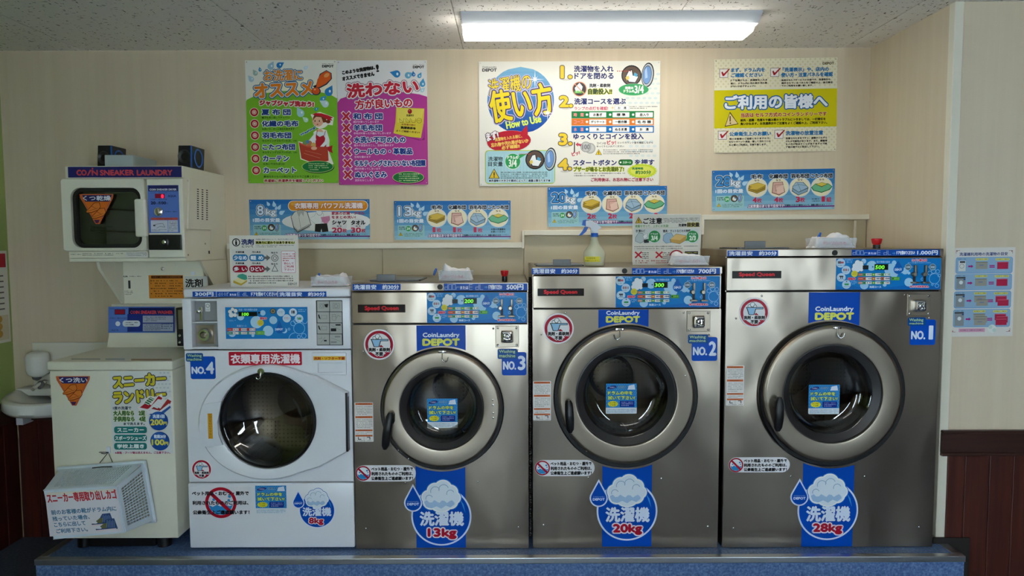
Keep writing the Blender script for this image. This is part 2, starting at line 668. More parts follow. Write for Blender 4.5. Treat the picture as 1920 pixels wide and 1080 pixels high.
# ceiling boards with open joints
cb = struct('ceiling', bx(XL - 0.1, XRR + 0.1, YB - 0.1, YW + 0.1, CEIL + 0.012, CEIL + 0.06), M['gap'])
CX0, CY0, CP, CQ = -0.229, 2.885, 0.91, 0.455
xs_ = [XL]
x_ = CX0 - CP * 3
while x_ < XRR:
    if x_ > XL + 0.02: xs_.append(x_)
    x_ += CP
xs_.append(XRR)
ys_ = [YW, CY0]
while ys_[-1] - CQ * 2 > YB: ys_.append(ys_[-1] - CQ * 2)
ys_.append(YB)
for i in range(len(xs_) - 1):
    for j in range(len(ys_) - 1):
        g = 0.0016
        struct('ceiling_board', bx(xs_[i] + g, xs_[i + 1] - g, ys_[j + 1] + g * 0.35, ys_[j] - g * 0.35, CEIL, CEIL + 0.0118), M['ceil'], cb)

# corner bead of the alcove
zc_ = P(1757, 1006, YR).z
struct('trim_2', bx(XR - 0.006, XR + 0.03, YR - 0.006, YR + 0.03, zc_, CEIL, 0.002), M['trim'])
# dado on the wall right of the machines
zt, zb = P(1850, 805, YR).z, P(1850, 853, YR).z
d3 = struct('trim_3', bx(XR - 0.001, XRR, YR - 0.022, YR - 0.0005, zt - 0.012, zt, 0.003), M['woodcap'])
struct('cap_board', bx(XR - 0.001, XRR, YR - 0.012, YR - 0.0005, zb + 0.014, zt - 0.012, 0.001), M['woodcap'], d3)
struct('cap_bead', bx(XR - 0.001, XRR, YR - 0.018, YR - 0.0005, zb, zb + 0.014, 0.004), M['woodcap'], d3)
px_ = [P(1766, 950, YR).x + 0.004]
for q in (1805, 1851, 1895): px_.append(P(q, 940, YR).x)
while px_[-1] < XRR - 0.1: px_.append(px_[-1] + 0.095)
px_[0] = XR + 0.031
for a, b_ in zip(px_, px_[1:]):
    struct('dado_plank', bx(a + 0.001, b_ - 0.001, YR - 0.008, YR - 0.0005, 0.0, zb, 0.0022, 1), M['wood'], wr)
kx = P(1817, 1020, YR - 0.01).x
struct('trim_4', bx(XR - 0.02, kx, YR - 0.014, YR - 0.0085, 0.0, zc_, 0.0), M['dark'])  # dark panel standing in for the shadowed recess above the platform

# dado of the back and the left wall
struct('trim_5', bx(XL + 0.02, -1.2, YW - 0.022, YW - 0.0005, zb, zt, 0.004), M['woodcap'])
x_ = XL + 0.009
while x_ < -1.3:
    struct('dado_plank', bx(x_ + 0.001, x_ + 0.094, YW - 0.008, YW - 0.0005, 0.0, zb, 0.0022, 1), M['wood'], wb)
    x_ += 0.095
struct('trim_6', bx(XL + 0.0005, XL + 0.022, 0.6, YW, zb, zt, 0.004), M['woodcap'])
y_ = YW - 0.009
while y_ > 0.7:
    struct('dado_plank', bx(XL + 0.0005, XL + 0.008, y_ - 0.094, y_ - 0.001, 0.0, zb, 0.0022, 1), M['wood'], wl)
    y_ -= 0.095

# shop front behind the camera: unseen, glazed bays invented for daylight and reflections
bays = [(-0.42, 0.0), (2.3, 2.65)]
for i, (a, b_) in enumerate(bays):
    fr = BM()
    for q in ((a, a + .05, .25, 2.15), (b_ - .05, b_, .25, 2.15), (a + .05, b_ - .05, .25, .3), (a + .05, b_ - .05, 2.1, 2.15)):
        box(fr, q[0], q[1], YB - 0.08, YB - 0.02, q[2], q[3])
    w_ = struct('window_%d' % (i + 1), fr, M['alu'])
    struct('pane', bx(a + .05, b_ - .05, YB - 0.055, YB - 0.05, .3, 2.1), M['pane'], w_)
pr = BM()
for a, b_ in ((XL, -0.42), (0.0, 2.3), (2.65, XRR)):
    box(pr, a, b_, YB - 0.1, YB, 0.25, 2.15)
struct('wall_shopfront', pr, M['wall'])

# ledges and service panels behind the machines
def zr(px, py, Y=YW): return P(px, py, Y).z
LD = 0.035
segs = [(425, 982, 456, 467, 500), (982, 1319, 431, 441, 1150), (1319, 1619, 402, 412, 1470)]
n_ = 7
for a, b_, t0, t1, c in segs:
    xa, xb = P(a, (t0 + t1) / 2, YW - LD).x, P(b_, (t0 + t1) / 2, YW - LD).x
    z1, z0 = P(c, t0, YW - LD).z, P(c, t1, YW - LD).z
    if b_ == 1619: xb = XR - 0.001
    struct('trim_%d' % n_, bx(xa + (0.0005 if n_ > 7 else 0), xb, YW - LD, YW - 0.0005, z0, z1, 0.003), M['trim']); n_ += 1
    pz = bx(xa + 0.002, xb - 0.002, YW - 0.010, YW - 0.0005, PLZ, z0 - 0.0005, 0.001)
    if a == 425:
        xm = P(718, 490, YW).x
        o_ = struct('trim_10', bx(xa, xm - 0.001, YW - 0.010, YW - 0.0005, PLZ, z0 - 0.0005, 0.001), M['panel'])
        struct('service_panel', bx(xm + 0.001, xb - 0.002, YW - 0.010, YW - 0.0005, PLZ, z0 - 0.0005, 0.001), M['panel'], o_)
        pz.free()
    else:
        struct('trim_%d' % (11 if a == 982 else 12), pz, M['panel'])
for i, (x, a, b_) in enumerate(((981, 432, 466), (1318, 403, 440))):
    xv = P(x, (a + b_) / 2, YW - LD).x
    struct('trim_%d' % (13 + i), bx(xv - 0.006, xv + 0.006, YW - LD - 0.002, YW - 0.0005, zr(x, b_, YW - LD), zr(x, a, YW - LD), 0.002), M['trim'])
xv = P(1604, 440, YW - .02).x
struct('trim_15', bx(xv - 0.005, xv + 0.005, YW - 0.018, YW - 0.0101, PLZ, zr(1604, 413, YW - LD), 0.002), M['trim'])

# ------------------------------------------------------------------ ceiling lamp
LX0, LX1 = P(866, 60, 2.9).x, P(1420, 50, 2.9).x
lp = thing('ceiling_light', ((LX0 + LX1) / 2, 2.94, CEIL), 'long white ceiling light with a glowing diffuser above the wall posters', 'light')
y0, y1 = 2.835, 3.05
h = BM(); prm = [(y0, 0), (y0 + .004, -.006), (y0 + .045, -.036), (y1 - .045, -.036), (y1 - .004, -.006), (y1, 0)]
A = [h.verts.new((LX0, y, CEIL + z)) for y, z in prm]; B = [h.verts.new((LX1, y, CEIL + z)) for y, z in prm]
h.faces.new(A); h.faces.new(B[::-1])
for i in range(6): h.faces.new((A[i], B[i], B[(i + 1) % 6], A[(i + 1) % 6]))
bmesh.ops.recalc_face_normals(h, faces=h.faces)
obj('housing', h, M['whitep'], lp)
dx0, dx1 = P(868, 64, 2.9).x, P(1413, 60, 2.9).x
h = BM(); prm = [(y0 + .046, -.0365), (y0 + .052, -.058), (y0 + .068, -.076), (y1 - .068, -.076), (y1 - .052, -.058), (y1 - .046, -.0365)]
rings_ = []
for x, f in ((dx0, .96), (dx0 + .006, 1), (dx1 - .02, 1), (dx1, .62)):
    rings_.append([h.verts.new((x, (y - 2.9425) * (1 if f > .9 else .9) + 2.9425, CEIL - .0365 + (z + .0365) * f)) for y, z in prm])
h.faces.new(rings_[0]); h.faces.new(rings_[-1][::-1])
for A, B in zip(rings_, rings_[1:]):
    for i in range(6): h.faces.new((A[i], B[i], B[(i + 1) % 6], A[(i + 1) % 6]))
bmesh.ops.recalc_face_normals(h, faces=h.faces)
obj('diffuser', h, M['lamp'], lp)
for i, (qx, qy, lb) in enumerate(((0.1, -2.4, 'added unseen copy of the long ceiling light nearer the shop front'),)):  # extra lamp out of view, added to brighten the room
    r_ = lp.copy(); COL.objects.link(r_); r_['label'] = lb
    r_.location = lp.location + Vector((qx, qy, 0))
    for ch in list(lp.children):
        c_ = ch.copy(); COL.objects.link(c_); c_.parent = r_

# ------------------------------------------------------------------ platform under the machines
ZP = PLZ
yf = PZ(960, 1047, ZP).y
xl_, xr_ = PZ(52, 1058, ZP).x, PZ(1819, 1049, ZP).x
plat = thing('platform', (0, 3.0, 0), 'long low blue platform with aluminium edges under the washing machines', 'platform')
obj('plinth', bx(xl_ + .004, xr_ - .004, yf + .004, YR - 0.014, 0, ZP - 0.001), M['lam'], plat)
xr2 = XR - 0.002
obj('rear_plinth', bx(xl_ + .2, xr2, YR - 0.013, YW - 0.011, 0, ZP - 0.001), M['lam'], plat)
yb_l = YW - 0.012
bmp = BM()
prm = [(xl_ + .035, yf + .03), (xr_ - .035, yf + .03), (xr_ - .035, YR - .0145), (xr2, YR - .0145), (xr2, YW - .011), (xl_ + .205, YW - .011), (xl_ + .035, 2.92)]
A = [bmp.verts.new((x, y, ZP - 0.0009)) for x, y in prm]; B = [bmp.verts.new((x, y, ZP)) for x, y in prm]
bmp.faces.new(A[::-1]); bmp.faces.new(B)
for i in range(len(A)): bmp.faces.new((A[i], A[(i + 1) % len(A)], B[(i + 1) % len(A)], B[i]))
obj('top_board', bmp, M['lam'], plat)
obj('front_edging', bx(xl_, xr_, yf, yf + .03, ZP - .022, ZP + .0015, .0025), M['alu'], plat)
obj('side_edging', bx(xl_, xl_ + .035, yf + .03, 2.92, ZP - .022, ZP + .0015, .0025), M['alu'], plat)
obj('side_edging', bx(xr_ - .035, xr_, yf + .03, YR - .0145, ZP - .022, ZP + .0015, .0025), M['alu'], plat)


# ================================================================== washing machines
BLUE, NAVY, LTX = '004ab6', '123a96', 'dfeeff'


def no_sign(a, cx, cy, r, kind):
    """round prohibition sign: 'scoop' or 'splash'"""
    a.ell(cx, cy, r, col='f3eef0', n=40)
    if kind == 'scoop':
        a.ell(cx, cy, r * .9, col='b01030', n=40)
        a.ell(cx, cy, r * .72, col='f2f0f2', n=36)
        a.poly([(cx + r * .0, cy + r * .1), (cx + r * .14, cy + r * .02), (cx + r * .66, cy + r * .55), (cx + r * .5, cy + r * .68)], 'b01030')
        for dx, dy, rr in ((-.3, -.42, .13), (-.1, -.52, .17), (.06, -.4, .12)):
            a.ell(cx + r * dx, cy + r * dy, r * rr, col='2a2e34', n=18); a.ell(cx + r * dx, cy + r * dy, r * (rr - .03), col='f6f8fa', n=18)
        a.poly([(cx - r * .56, cy - r * .36), (cx + r * .6, cy - r * .36), (cx + r * .6, cy - r * .22), (cx + r * .12, cy - r * .22), (cx, cy + r * .16), (cx - r * .36, cy + r * .16), (cx - r * .5, cy - r * .25)], '1c2226')
        a.poly([(cx - r * .48, cy - r * .32), (cx + r * .56, cy - r * .32), (cx + r * .56, cy - r * .26), (cx + r * .08, cy - r * .26), (cx - r * .04, cy + r * .12), (cx - r * .32, cy + r * .12), (cx - r * .44, cy - r * .25)], '9ccbe8')
        a.text('洗剤・柔軟剤', cx - r * .68, cy + r * .22, cx + r * .68, cy + r * .44, '181818', b=r * .018, o=r * .05, oc='f3f0f2')
        a.text('不要', cx - r * .24, cy + r * .5, cx + r * .24, cy + r * .72, '181818', b=r * .018, o=r * .05, oc='f3f0f2')
    else:
        a.ell(cx, cy, r * .97, col='b01030', n=40)
        a.ell(cx, cy, r * .8, col='eef2f6', n=36)
        a.poly([(cx - r * .72, cy + r * .1), (cx - r * .5, cy + r * .22), (cx - r * .3, cy + r * .05), (cx, cy + r * .2), (cx + r * .3, cy + r * .05), (cx + r * .5, cy + r * .2), (cx + r * .76, cy + r * .1), (cx + r * .6, cy + r * .52), (cx + r * .2, cy + r * .76), (cx - r * .3, cy + r * .74), (cx - r * .64, cy + r * .46)], '2f8fd0')
        for dx, dy, rr in ((-.45, -.1, .1), (.5, -.35, .12), (.6, -.1, .08)):
            a.ell(cx + r * dx, cy + r * dy, r * rr, col='2f8fd0', n=14)
        a.poly([(cx - r * .68, cy - r * .5), (cx - r * .5, cy - r * .68), (cx + r * .68, cy + r * .5), (cx + r * .5, cy + r * .68)], 'b01030')


PET = ('ペット用品・おむつ・屋外で', '利用されたもののご利用は、', '公衆衛生上ご遠慮願います！')


def coin_text(a, x0, y0, x1, y1, col='eaf4ff', c2='e6ea66', split=.48):
    h = y1 - y0
    a.text('CoinLaundry', x0, y0, x1, y0 + h * (split - .04), col, b=h * .022, res=3)
    a.text('DEPOT', x0, y0 + h * (split + .02), x1, y1, c2, b=h * .055, res=3)


def logo(a, cx, cy, r, kg, tip, bulb, br, words, kgbox):
    a.drop(bulb[0], bulb[1], br, 0, BLUE, outline='dfeaff', ow=br * .18, tail=(bulb[1] - tip[1]) / br)
    a.ell(cx, cy, r, col='dfeaff', n=64)
    a.ell(cx, cy, r * .945, col=BLUE, n=64)
    a.drop(bulb[0], bulb[1], br, 0, BLUE, outline='dfeaff', ow=br * .18, tail=(bulb[1] - tip[1]) / br)
    a.poly([(cx + r * .62, cy - r * .58), (cx + r * .74, cy - r * .4), (cx + r * .8, cy - r * .1), (cx + r * .72, cy - r * .3)], '3c96d8')
    a.text('DEPOT', bulb[0] - br * .76, bulb[1] - br * .0, bulb[0] + br * .76, bulb[1] + br * .3, 'dfeaff', b=br * .02)
    a.text('CoinLaundry', bulb[0] - br * .74, bulb[1] - br * .26, bulb[0] + br * .74, bulb[1] - br * .08, '9fc4ee')
    # bank of soap foam
    def foam(d, col):
        for dx, dy, rr in ((-.42, -.64, .2), (-.2, -.84, .24), (.06, -.92, .26), (.3, -.8, .22), (.44, -.62, .17), (-.34, -.5, .24), (0, -.56, .4), (.3, -.5, .22)):
            a.ell(cx + r * dx, cy + r * dy, r * rr + d, col=col, n=26)
    foam(r * .07, '2f7fd0'); foam(r * .045, 'f4f6fa'); foam(r * .0, 'e2ecf6')
    for dx, dy, rr in ((-.2, -.84, .14), (.08, -.9, .15), (.3, -.76, .11), (-.4, -.6, .1)):
        a.ring(cx + r * dx, cy + r * dy, r * rr, r * (rr + .022), '9ab6d0', n=22, a0=160, a1=340)
    a.poly([(cx - r * .56, cy - r * .46)] + [(cx - r * .56 + r * 1.0 * i / 12, cy - r * (.5 + .05 * math.sin(i * 1.9))) for i in range(13)] + [(cx + r * .44, cy - r * .4), (cx + r * .3, cy - r * .3), (cx + r * .15, cy - r * .36), (cx, cy - r * .26), (cx - r * .16, cy - r * .34), (cx - r * .32, cy - r * .27), (cx - r * .5, cy - r * .32)], 'a9c8e6')
    a.text('洗濯機', *words, 'e3eeff', b=r * .022, res=3)
    a.text(kg, *kgbox, 'b8122e', b=r * .024, o=r * .04, oc='f2e6f0', res=4)


def panel_art(a, amount):
    """blue control panel, written in the coordinates of its own close-up (803,255)-(1806,565)"""
    a.rect(806, 258, 1804, 562, '0a7ec8', r=14)
    a.poly([(806, 520), (860, 540), (960, 524), (1080, 548), (1200, 552), (1340, 536), (1460, 520), (1560, 500), (1640, 540), (1803, 530), (1803, 548), (1790, 562), (820, 562), (806, 548)], '0f6fc0')
    for x, y, r in ((1070, 285, 24), (1145, 330, 48), (1360, 300, 22), (1330, 370, 62), (1360, 410, 36), (1420, 372, 30), (1465, 380, 34), (1500, 490, 42), (1075, 520, 40), (1270, 515, 18), (1500, 400, 14)):
        a.ell(x, y, r, col='a8d4ee')
    a.ell(1418, 360, 34, col='0a7ec8')
    for i, (x, y, r) in enumerate(((850, 303, 44), (902, 372, 42), (855, 443, 42), (905, 512, 42))):
        a.ell(x, y, r, col='c4dff0')
        if i == 0: a.rect(x - 26, y - 18, x + 4, y + 6, '5c6670'); a.rect(x - 2, y - 14, x + 28, y + 4, 'c86070')
        if i == 1: a.rect(x - 30, y - 14, x - 12, y + 10, 'a0888c'); a.rect(x - 8, y - 14, x + 8, y + 10, 'b07880'); a.rect(x + 14, y - 14, x + 28, y + 10, '909ab0')
        if i == 2: a.rect(x - 18, y - 16, x + 20, y - 4, '303840'); a.rect(x - 10, y - 6, x - 2, y + 14, '303840'); a.rect(x + 6, y - 6, x + 14, y + 14, '303840')
        if i == 3: a.rect(x - 20, y - 10, x + 22, y + 8, '38a060', r=6); a.rect(x - 4, y - 34, x + 6, y - 24, '4a5a60')
        a.marks(x - 28, y + 16, x + 28, y + 30, 1, '6f8494', seed=i, cw=9)
    a.text('洗濯機の', 890, 262, 965, 280, 'a8d8f4'); a.text('使い方', 905, 284, 960, 302, 'a8d8f4')
    # foam puff
    for x, y, r in ((985, 330, 24), (1010, 300, 26), (1042, 306, 22), (1050, 335, 22), (1015, 345, 30), (975, 362, 22), (1010, 370, 22), (1045, 366, 18)):
        a.ell(x, y, r + 5, col='3f6f90', n=18)
    for x, y, r in ((985, 330, 24), (1010, 300, 26), (1042, 306, 22), (1050, 335, 22), (1015, 345, 30), (975, 362, 22), (1010, 370, 22), (1045, 366, 18)):
        a.ell(x, y, r, col='eef2f4', n=18)
    a.text('料金・残り時間の目安', 1140, 282, 1320, 302, 'd4ecfa')
    a.rect(1058, 325, 1113, 365, '16242c'); a.ell(1156, 340, 7, col='3a6a90')
    a.rect(1174, 314, 1302, 369, '0a120c', outline='24506c', ow=2)
    a.ell(980, 408, 31, col='e2d83c', ); a.marks(958, 392, 1004, 424, 3, 'a88c30', seed=4, cw=9)
    a.drop(1398, 365, 44, 0, '0c62b8', tail=2.0)
    a.text('DEPOT', 1365, 358, 1433, 378, 'e0f0ff', b=1.2); a.marks(1368, 348, 1430, 357, 1, 'c0dcf4', cw=7)
    for (y0, y1, c, lc) in ((402, 430, '5aa860', 'c86a50'), (440, 472, 'd0704c', 'e05038'), (482, 510, '4fa070', 'c08080')):
        a.rect(1015, y0, 1321, y1, c)
        a.rect(1018, y0 + 3, 1056, y1 - 3, lc)
        a.marks(1022, y0 + 6, 1052, y1 - 6, 1, 'f0d8d0', seed=y0, cw=12)
        for (x0, x1) in ((1090, 1146), (1180, 1232), (1264, 1318)):
            a.rect(x0, y0 + 2, x1, y1 - 2, 'eef2ee')
            a.marks(x0 + 10, y0 + 6, x1 - 8, y1 - 6, 1, '202428', h=.9, seed=x0 + y0, cw=11)
        for i, x in enumerate((1075, 1164, 1248)):
            a.ell(x, (y0 + y1) / 2, 7, col='f4f060' if i == 1 else '3a5a40', n=12)
    a.rect(1332, 438, 1411, 472, '5cae3c', r=5); a.ell(1348, 455, 8, col='2c6a2c', n=12); a.text('スタート', 1358, 447, 1404, 463, 'c8f09c')
    a.text('運転中', 920, 446, 988, 468, 'e04a60', b=2, o=2, oc='f0d0e0')
    a.marks(950, 478, 1002, 514, 3, 'c0e0f4', seed=8, cw=10)
    a.text('洗濯コース', 1125, 526, 1236, 546, 'c4def4', b=1.5)
    a.text('コイン投入口', 1530, 264, 1670, 286, 'e04458', b=2, o=3, oc='eadcec')
    a.text('コインを1枚ずつ入れてください', 1490, 294, 1712, 306, 'd8ecfa')
    for x, t in ((1493, '100'), (1728, '500')):
        a.ell(x, 342, 28, col='5a7484', outline='b8d0dc', ow=4); a.text(t, x - 20, 333, x + 20, 351, 'd8e4ea', b=1)
        a.line([(x + (28 if x < 1600 else -28), 342), (x + (48 if x < 1600 else -48), 342)], 3, 'd0e4f0')
    a.text('おつりは出ません', 1512, 522, 1690, 542, 'e05a6c', b=2, o=3, oc='e6dcee')
    # outline bubbles
    for x, y, r in ((1745, 455, 50), (1700, 400, 20), (1735, 382, 22), (1775, 385, 18), (1790, 425, 14), (1768, 525, 18), (1725, 512, 9), (1628, 460, 12)):
        a.ring(x, y, r - 2.5, r + 1.5, '9cd4f4', n=26)


def face_camera(bm):
    bm.normal_update()
    if sum(f.normal.y * f.calc_area() for f in bm.faces) > 0:
        bmesh.ops.reverse_faces(bm, faces=bm.faces)
    return bm


def bolt(bm, c, r, n=12):
    return lathe(bm, [(0, -.35 * r * 2), (r * .55, -.6 * r), (r, -.25 * r), (r, 0)], c, 'Y', n)


def machine(D):
    x0, x1, top, pan, gap, frt, bot = D['x0'], D['x1'], D['top'], D['pan'], D['gap'], D['frt'], D['bot']
    ym = 780
    X0, X1 = P(x0, ym, YF).x, P(x1, ym, YF).x
    xm = (x0 + x1) / 2
    Zt = P(xm, top, YF).z; Zp1 = P(xm, pan, YF).z; Zg1 = P(xm, gap, YF).z; Zf = P(xm, frt, YF).z
    Zb = PLZ + 0.003
    root = thing('washing_machine', ((X0 + X1) / 2, 3.0, PLZ), D['label'], 'washing machine')
    S = YF / F
    # cabinet shell
    c = BM(); t = .004
    box(c, X0, X0 + t, YF + .012, YW - .05, Zb, Zt); box(c, X1 - t, X1, YF + .012, YW - .05, Zb, Zt)
    box(c, X0 + t, X1 - t, YW - .055, YW - .05, Zb, Zt); box(c, X0 + t, X1 - t, YF + .012, YW - .055, Zb, Zb + t)
    obj('cabinet', c, M['steel'], root)
    obj('foot_rail', bx(X0 + .01, X1 - .01, YF + .01, YF + .05, PLZ + .001, Zb + .002), M['plastic'], root)
    obj('top_cover', bx(X0 - .001, X1 + .001, YF - .002, YW - .045, Zp1 + .003, Zt, .002), M['steel'], root)
    obj('control_fascia', bx(X0 + .001, X1 - .001, YF, YF + .012, Zg1, Zp1 - .001, .0025), M['steel'], root)
    dc, dr = D['door_c'], D['door_r'] * S
    C = P(dc[0], dc[1], YF)
    f = holed_plate(BM(), X0 + .001, X1 - .001, Zb, Zf, C.x, C.z, dr * .86, YF, YF + .003)
    obj('front_panel', f, M['steel'], root, smooth=30)
    obj('inner_frame', holed_plate(BM(), X0 + t, X1 - t, Zb + t, Zp1, C.x, C.z, dr * .86, YF + .0125, YF + .02), M['dark'], root)
    # door seal, ring, glass, drum
    g = lathe(BM(), [(dr * 1.0, -.0005), (dr * 1.005, -.012), (dr * .985, -.02), (dr * .9, -.02), (dr * .86, .004)], C, n=72)
    obj('door_seal', g, M['rubber'], root, smooth=40)
    dr2 = D['ring_r'] * S; Yd = YF - .045
    C2 = P(D['ring_c'][0], D['ring_c'][1], Yd); dr2 *= Yd / YF; ri = D['glass_r'] * S * Yd / YF
    door = obj('door', lathe(BM(), [(dr2 * .93, .022), (dr2 * .995, .02), (dr2, .012), (dr2 * .992, .004), (dr2 * .97, .0), (dr2 * .955, -.001), (dr2 * .95, -.0012), (ri * 1.03, .0045), (ri * 1.012, .0048), (ri * 1.0, .0056), (ri * .996, .012), (ri * .985, .03), (dr2 * .86, .032), (dr2 * .93, .022)], C2, n=80), M['steelring'], root, smooth=35)
    obj('glass_gasket', lathe(BM(), [(ri * .995, .013), (ri * .97, .012), (ri * .84, .028), (ri * .82, .05), (ri * .86, .06), (ri * .99, .032)], C2, n=64, close=True), M['grubber'], door, smooth=40)
    gl = face_camera(lathe(BM(), [(0, .072), (ri * .56, .072), (ri * .66, .068), (ri * .74, .055), (ri * .80, .028), (ri * .84, .024)], C2, n=64))
    obj('door_glass', gl, M['glass'], door, smooth=60)
    dd = .42
    d = lathe(BM(), [(ri * .9, .075), (ri * .92, .085), (ri * 1.25, .1), (ri * 1.3, .12), (ri * 1.3, dd - .02), (ri * 1.25, dd), (ri * .5, dd + .006), (ri * .42, dd - .02), (ri * .15, dd - .03), (0, dd - .03)], C2, n=56)
    obj('drum', d, M['drum'], root, smooth=40)
    for k in range(3):
        rb = BM()
        a0 = R_(40 + 120 * k)
        u = Vector((math.cos(a0), 0, math.sin(a0))); w = Vector((-u.z, 0, u.x))
        q = [C2 + u * ri * 1.3 + w * ri * .16, C2 + u * ri * 1.02 + w * ri * .03, C2 + u * ri * 1.02 - w * ri * .03, C2 + u * ri * 1.3 - w * ri * .16]
        A = [rb.verts.new(v + Vector((0, .12, 0))) for v in q]; B = [rb.verts.new(v + Vector((0, dd - .03, 0))) for v in q]
        rb.faces.new(A); rb.faces.new(B[::-1])
        for i in range(4): rb.faces.new((A[i], B[i], B[(i + 1) % 4], A[(i + 1) % 4]))
        bmesh.ops.recalc_face_normals(rb, faces=rb.faces)
        obj('drum_rib', rb, M['drum'], root, smooth=30)
    # handle
    (hx0, hy0), (hx1, hy1), hw = D['handle']
    Yh = Yd - .028
    a_, b_ = P(hx0, hy0, Yh), P(hx1, hy1, Yh)
    n = 10; hb = BM(); rg = []
    for i in range(n + 1):
        q = i / n
        c_ = a_.lerp(b_, q)
        w = hw * S * .5 * (0.85 + .3 * math.sin(q * math.pi) * .6) * (0.55 if i in (0, n) else 1)
        yy = -.012 * math.sin(q * math.pi)
        rg.append([hb.verts.new(c_ + Vector((math.cos(t_) * w, math.sin(t_) * .011 + yy, 0))) for t_ in [2 * math.pi * k / 12 for k in range(12)]])
    for A, B in zip(rg, rg[1:]):
        for k in range(12): hb.faces.new((A[k], B[k], B[(k + 1) % 12], A[(k + 1) % 12]))
    hb.faces.new(rg[0]); hb.faces.new(rg[-1])
    box(hb, a_.x - .012, a_.x + .012, a_.y, Yd + .01, a_.z - .045, a_.z - .008, .003)
    bmesh.ops.recalc_face_normals(hb, faces=hb.faces)
    hnd = obj('door_handle', hb, M['plastic'], door, smooth=50)
    # coat hook on the door
    hk = P(D['hook'][0], D['hook'][1], Yd - .003); s = D['hook'][2]
    pts = [hk + Vector((0, 0, .012)), hk + Vector((0, -.004, -.012))] + [hk + Vector((s * (.011 - .011 * math.cos(t_)), -.006 - .004 * t_ / 3, -.018 - .011 * math.sin(t_))) for t_ in [i * math.pi / 7 for i in range(8)]] + [hk + Vector((s * .024, -.011, -.010))]
    h_ = tube(BM(), pts, .0024, 8); box(h_, hk.x - .016, hk.x + .016, hk.y, hk.y + .004, hk.z + .004, hk.z + .013, .001)
    obj('coat_hook', h_, M['chrome'], door, smooth=50)
    # screws
    first = None
    for (sx, sy) in D['screws']:
        p_ = P(sx, sy, YF)
        if first is None:
            first = obj('screw', bolt(BM(), p_, .0042), M['chrome'], root, smooth=60); fp = p_
        else: share(first, p_ - fp, root)
    first = None
    for (sx, sy) in D['hinge']:
        p_ = P(sx, sy, Yd + .004)
        if first is None:
            first = obj('hinge_bolt', bolt(BM(), p_, .0062), M['chrome'], door, smooth=60); fp = p_
        else: share(first, p_ - fp, door)
    for (sx, sy) in D['rivets']:
        p_ = P(sx, sy, Yd + .006)
        obj('rivet', bolt(BM(), p_, .003, 8), M['chrome'], door, smooth=60)
    # coin box lock
    lx0, ly0, lx1, ly1 = D['lock']
    pl = obj('lock_plate', pbox(lx0, ly0, lx1, ly1, YF - .004, YF - .0002, .0015), M['steelring'], root)
    cc = P(D['cup'][0], D['cup'][1], YF - .004)
    hs = .0245
    cup = BM()
    lv = [(hs, 0), (hs, -.008), (hs * .82, -.02), (hs * .62, -.022), (hs * .5, -.008), (hs * .2, -.006)]
    prev = None
    for (w, y) in lv:
        pts = [cup.verts.new((cc.x + px_q, cc.y + y, cc.z + pz_q)) for px_q, pz_q in rr_pts(-w, -w, w, w, w * .35, 4)]
        if prev:
            m_ = len(pts)
            for i in range(m_): cup.faces.new((prev[i], prev[(i + 1) % m_], pts[(i + 1) % m_], pts[i]))
        prev = pts
    cup.faces.new(prev)
    bmesh.ops.recalc_face_normals(cup, faces=cup.faces)
    cu_ = obj('lock_guard', cup, M['chrome'], pl, smooth=40)
    k_ = cyl(BM(), cc + Vector((0, -.006, 0)), .0085, -.014, 0, n=20, bev=.0015)
    obj('key_cylinder', k_, M['chrome'], pl, smooth=50)
    obj('keyhole', bx(cc.x - .0012, cc.x + .0012, cc.y - .0206, cc.y - .02, cc.z - .0045, cc.z + .0045), M['rubber'], pl)
    f0 = None
    for ux in (lx0 + 4.5, lx1 - 4.5):
        for uy in (ly0 + 4, ly1 - 4):
            p_ = P(ux, uy, YF - .004)
            if f0 is None: f0 = obj('screw', bolt(BM(), p_, .0048), M['chrome'], pl, smooth=60); fp = p_
            else: share(f0, p_ - fp, pl)
    # knob hole in the top cover
    kp = P(D['knob'][0], D['knob'][1], YF - .002)
    obj('cover_lock', cyl(BM(), kp, .0105, -.004, 0, n=24, bev=.001), M['rubber'], root, smooth=40)
    # name plate
    q = D['plate']
    a = Art(YF - .0012); a.rect(*q, '1c100c'); w_, h_ = q[2] - q[0], q[3] - q[1]
    tx = D['ptext']
    a.text('Speed Queen', tx[0], tx[1], tx[2], tx[3] + 1.5, 'd8202c', b=.6, res=3)
    obj('name_plate_body', pbox(*q, YF - .001, YF, 0), M['plastic'], root)
    a.build('name_plate', root)
    # blue control panel
    q = D['blue']
    obj('control_panel_board', pbox(q[0] + .5, q[1] + .5, q[2] - .5, q[3] - .5, YF - .001, YF, 0), M['blue'], root)
    kx_ = 1003 / (q[2] - q[0]); ky_ = 310 / (q[3] - q[1])
    a = Art(YF - .0012).to((q[0] - 803 / kx_, q[1] - 255 / ky_), kx_, ky_)
    panel_art(a, D['amount'])
    pn = a.build('control_panel', root, label='blue control panel with bubbles and coin instructions')
    a = Art(YF - .0032).to((q[0] - 803 / kx_, q[1] - 255 / ky_), kx_, ky_)
    a.text(D['amount'], 1182, 326, 1268, 362, 'fff', b=1.5, sh=.1)
    a.build('display_digits', pn, M['led'])
    for ux in (1553, 1652):
        top_ = P(q[0] + (ux - 803) / kx_, q[1] + (322 - 255) / ky_, YF)
        bt_ = P(q[0] + (ux - 803) / kx_, q[1] + (500 - 255) / ky_, YF)
        H = top_.z - bt_.z
        s_ = bx(top_.x - .0035, top_.x + .0035, YF - .014, YF - .0015, top_.z - H * .42, top_.z, .001)
        obj('coin_slot', s_, M['steelring'], pn, smooth=40)
        s_ = cyl(BM(), Vector((top_.x - .006, YF, top_.z - H * .5)), .008, -.02, -.0015, n=16, bev=.002)
        obj('coin_knob', s_, M['steelring'], pn, smooth=40)
        s_ = BM()
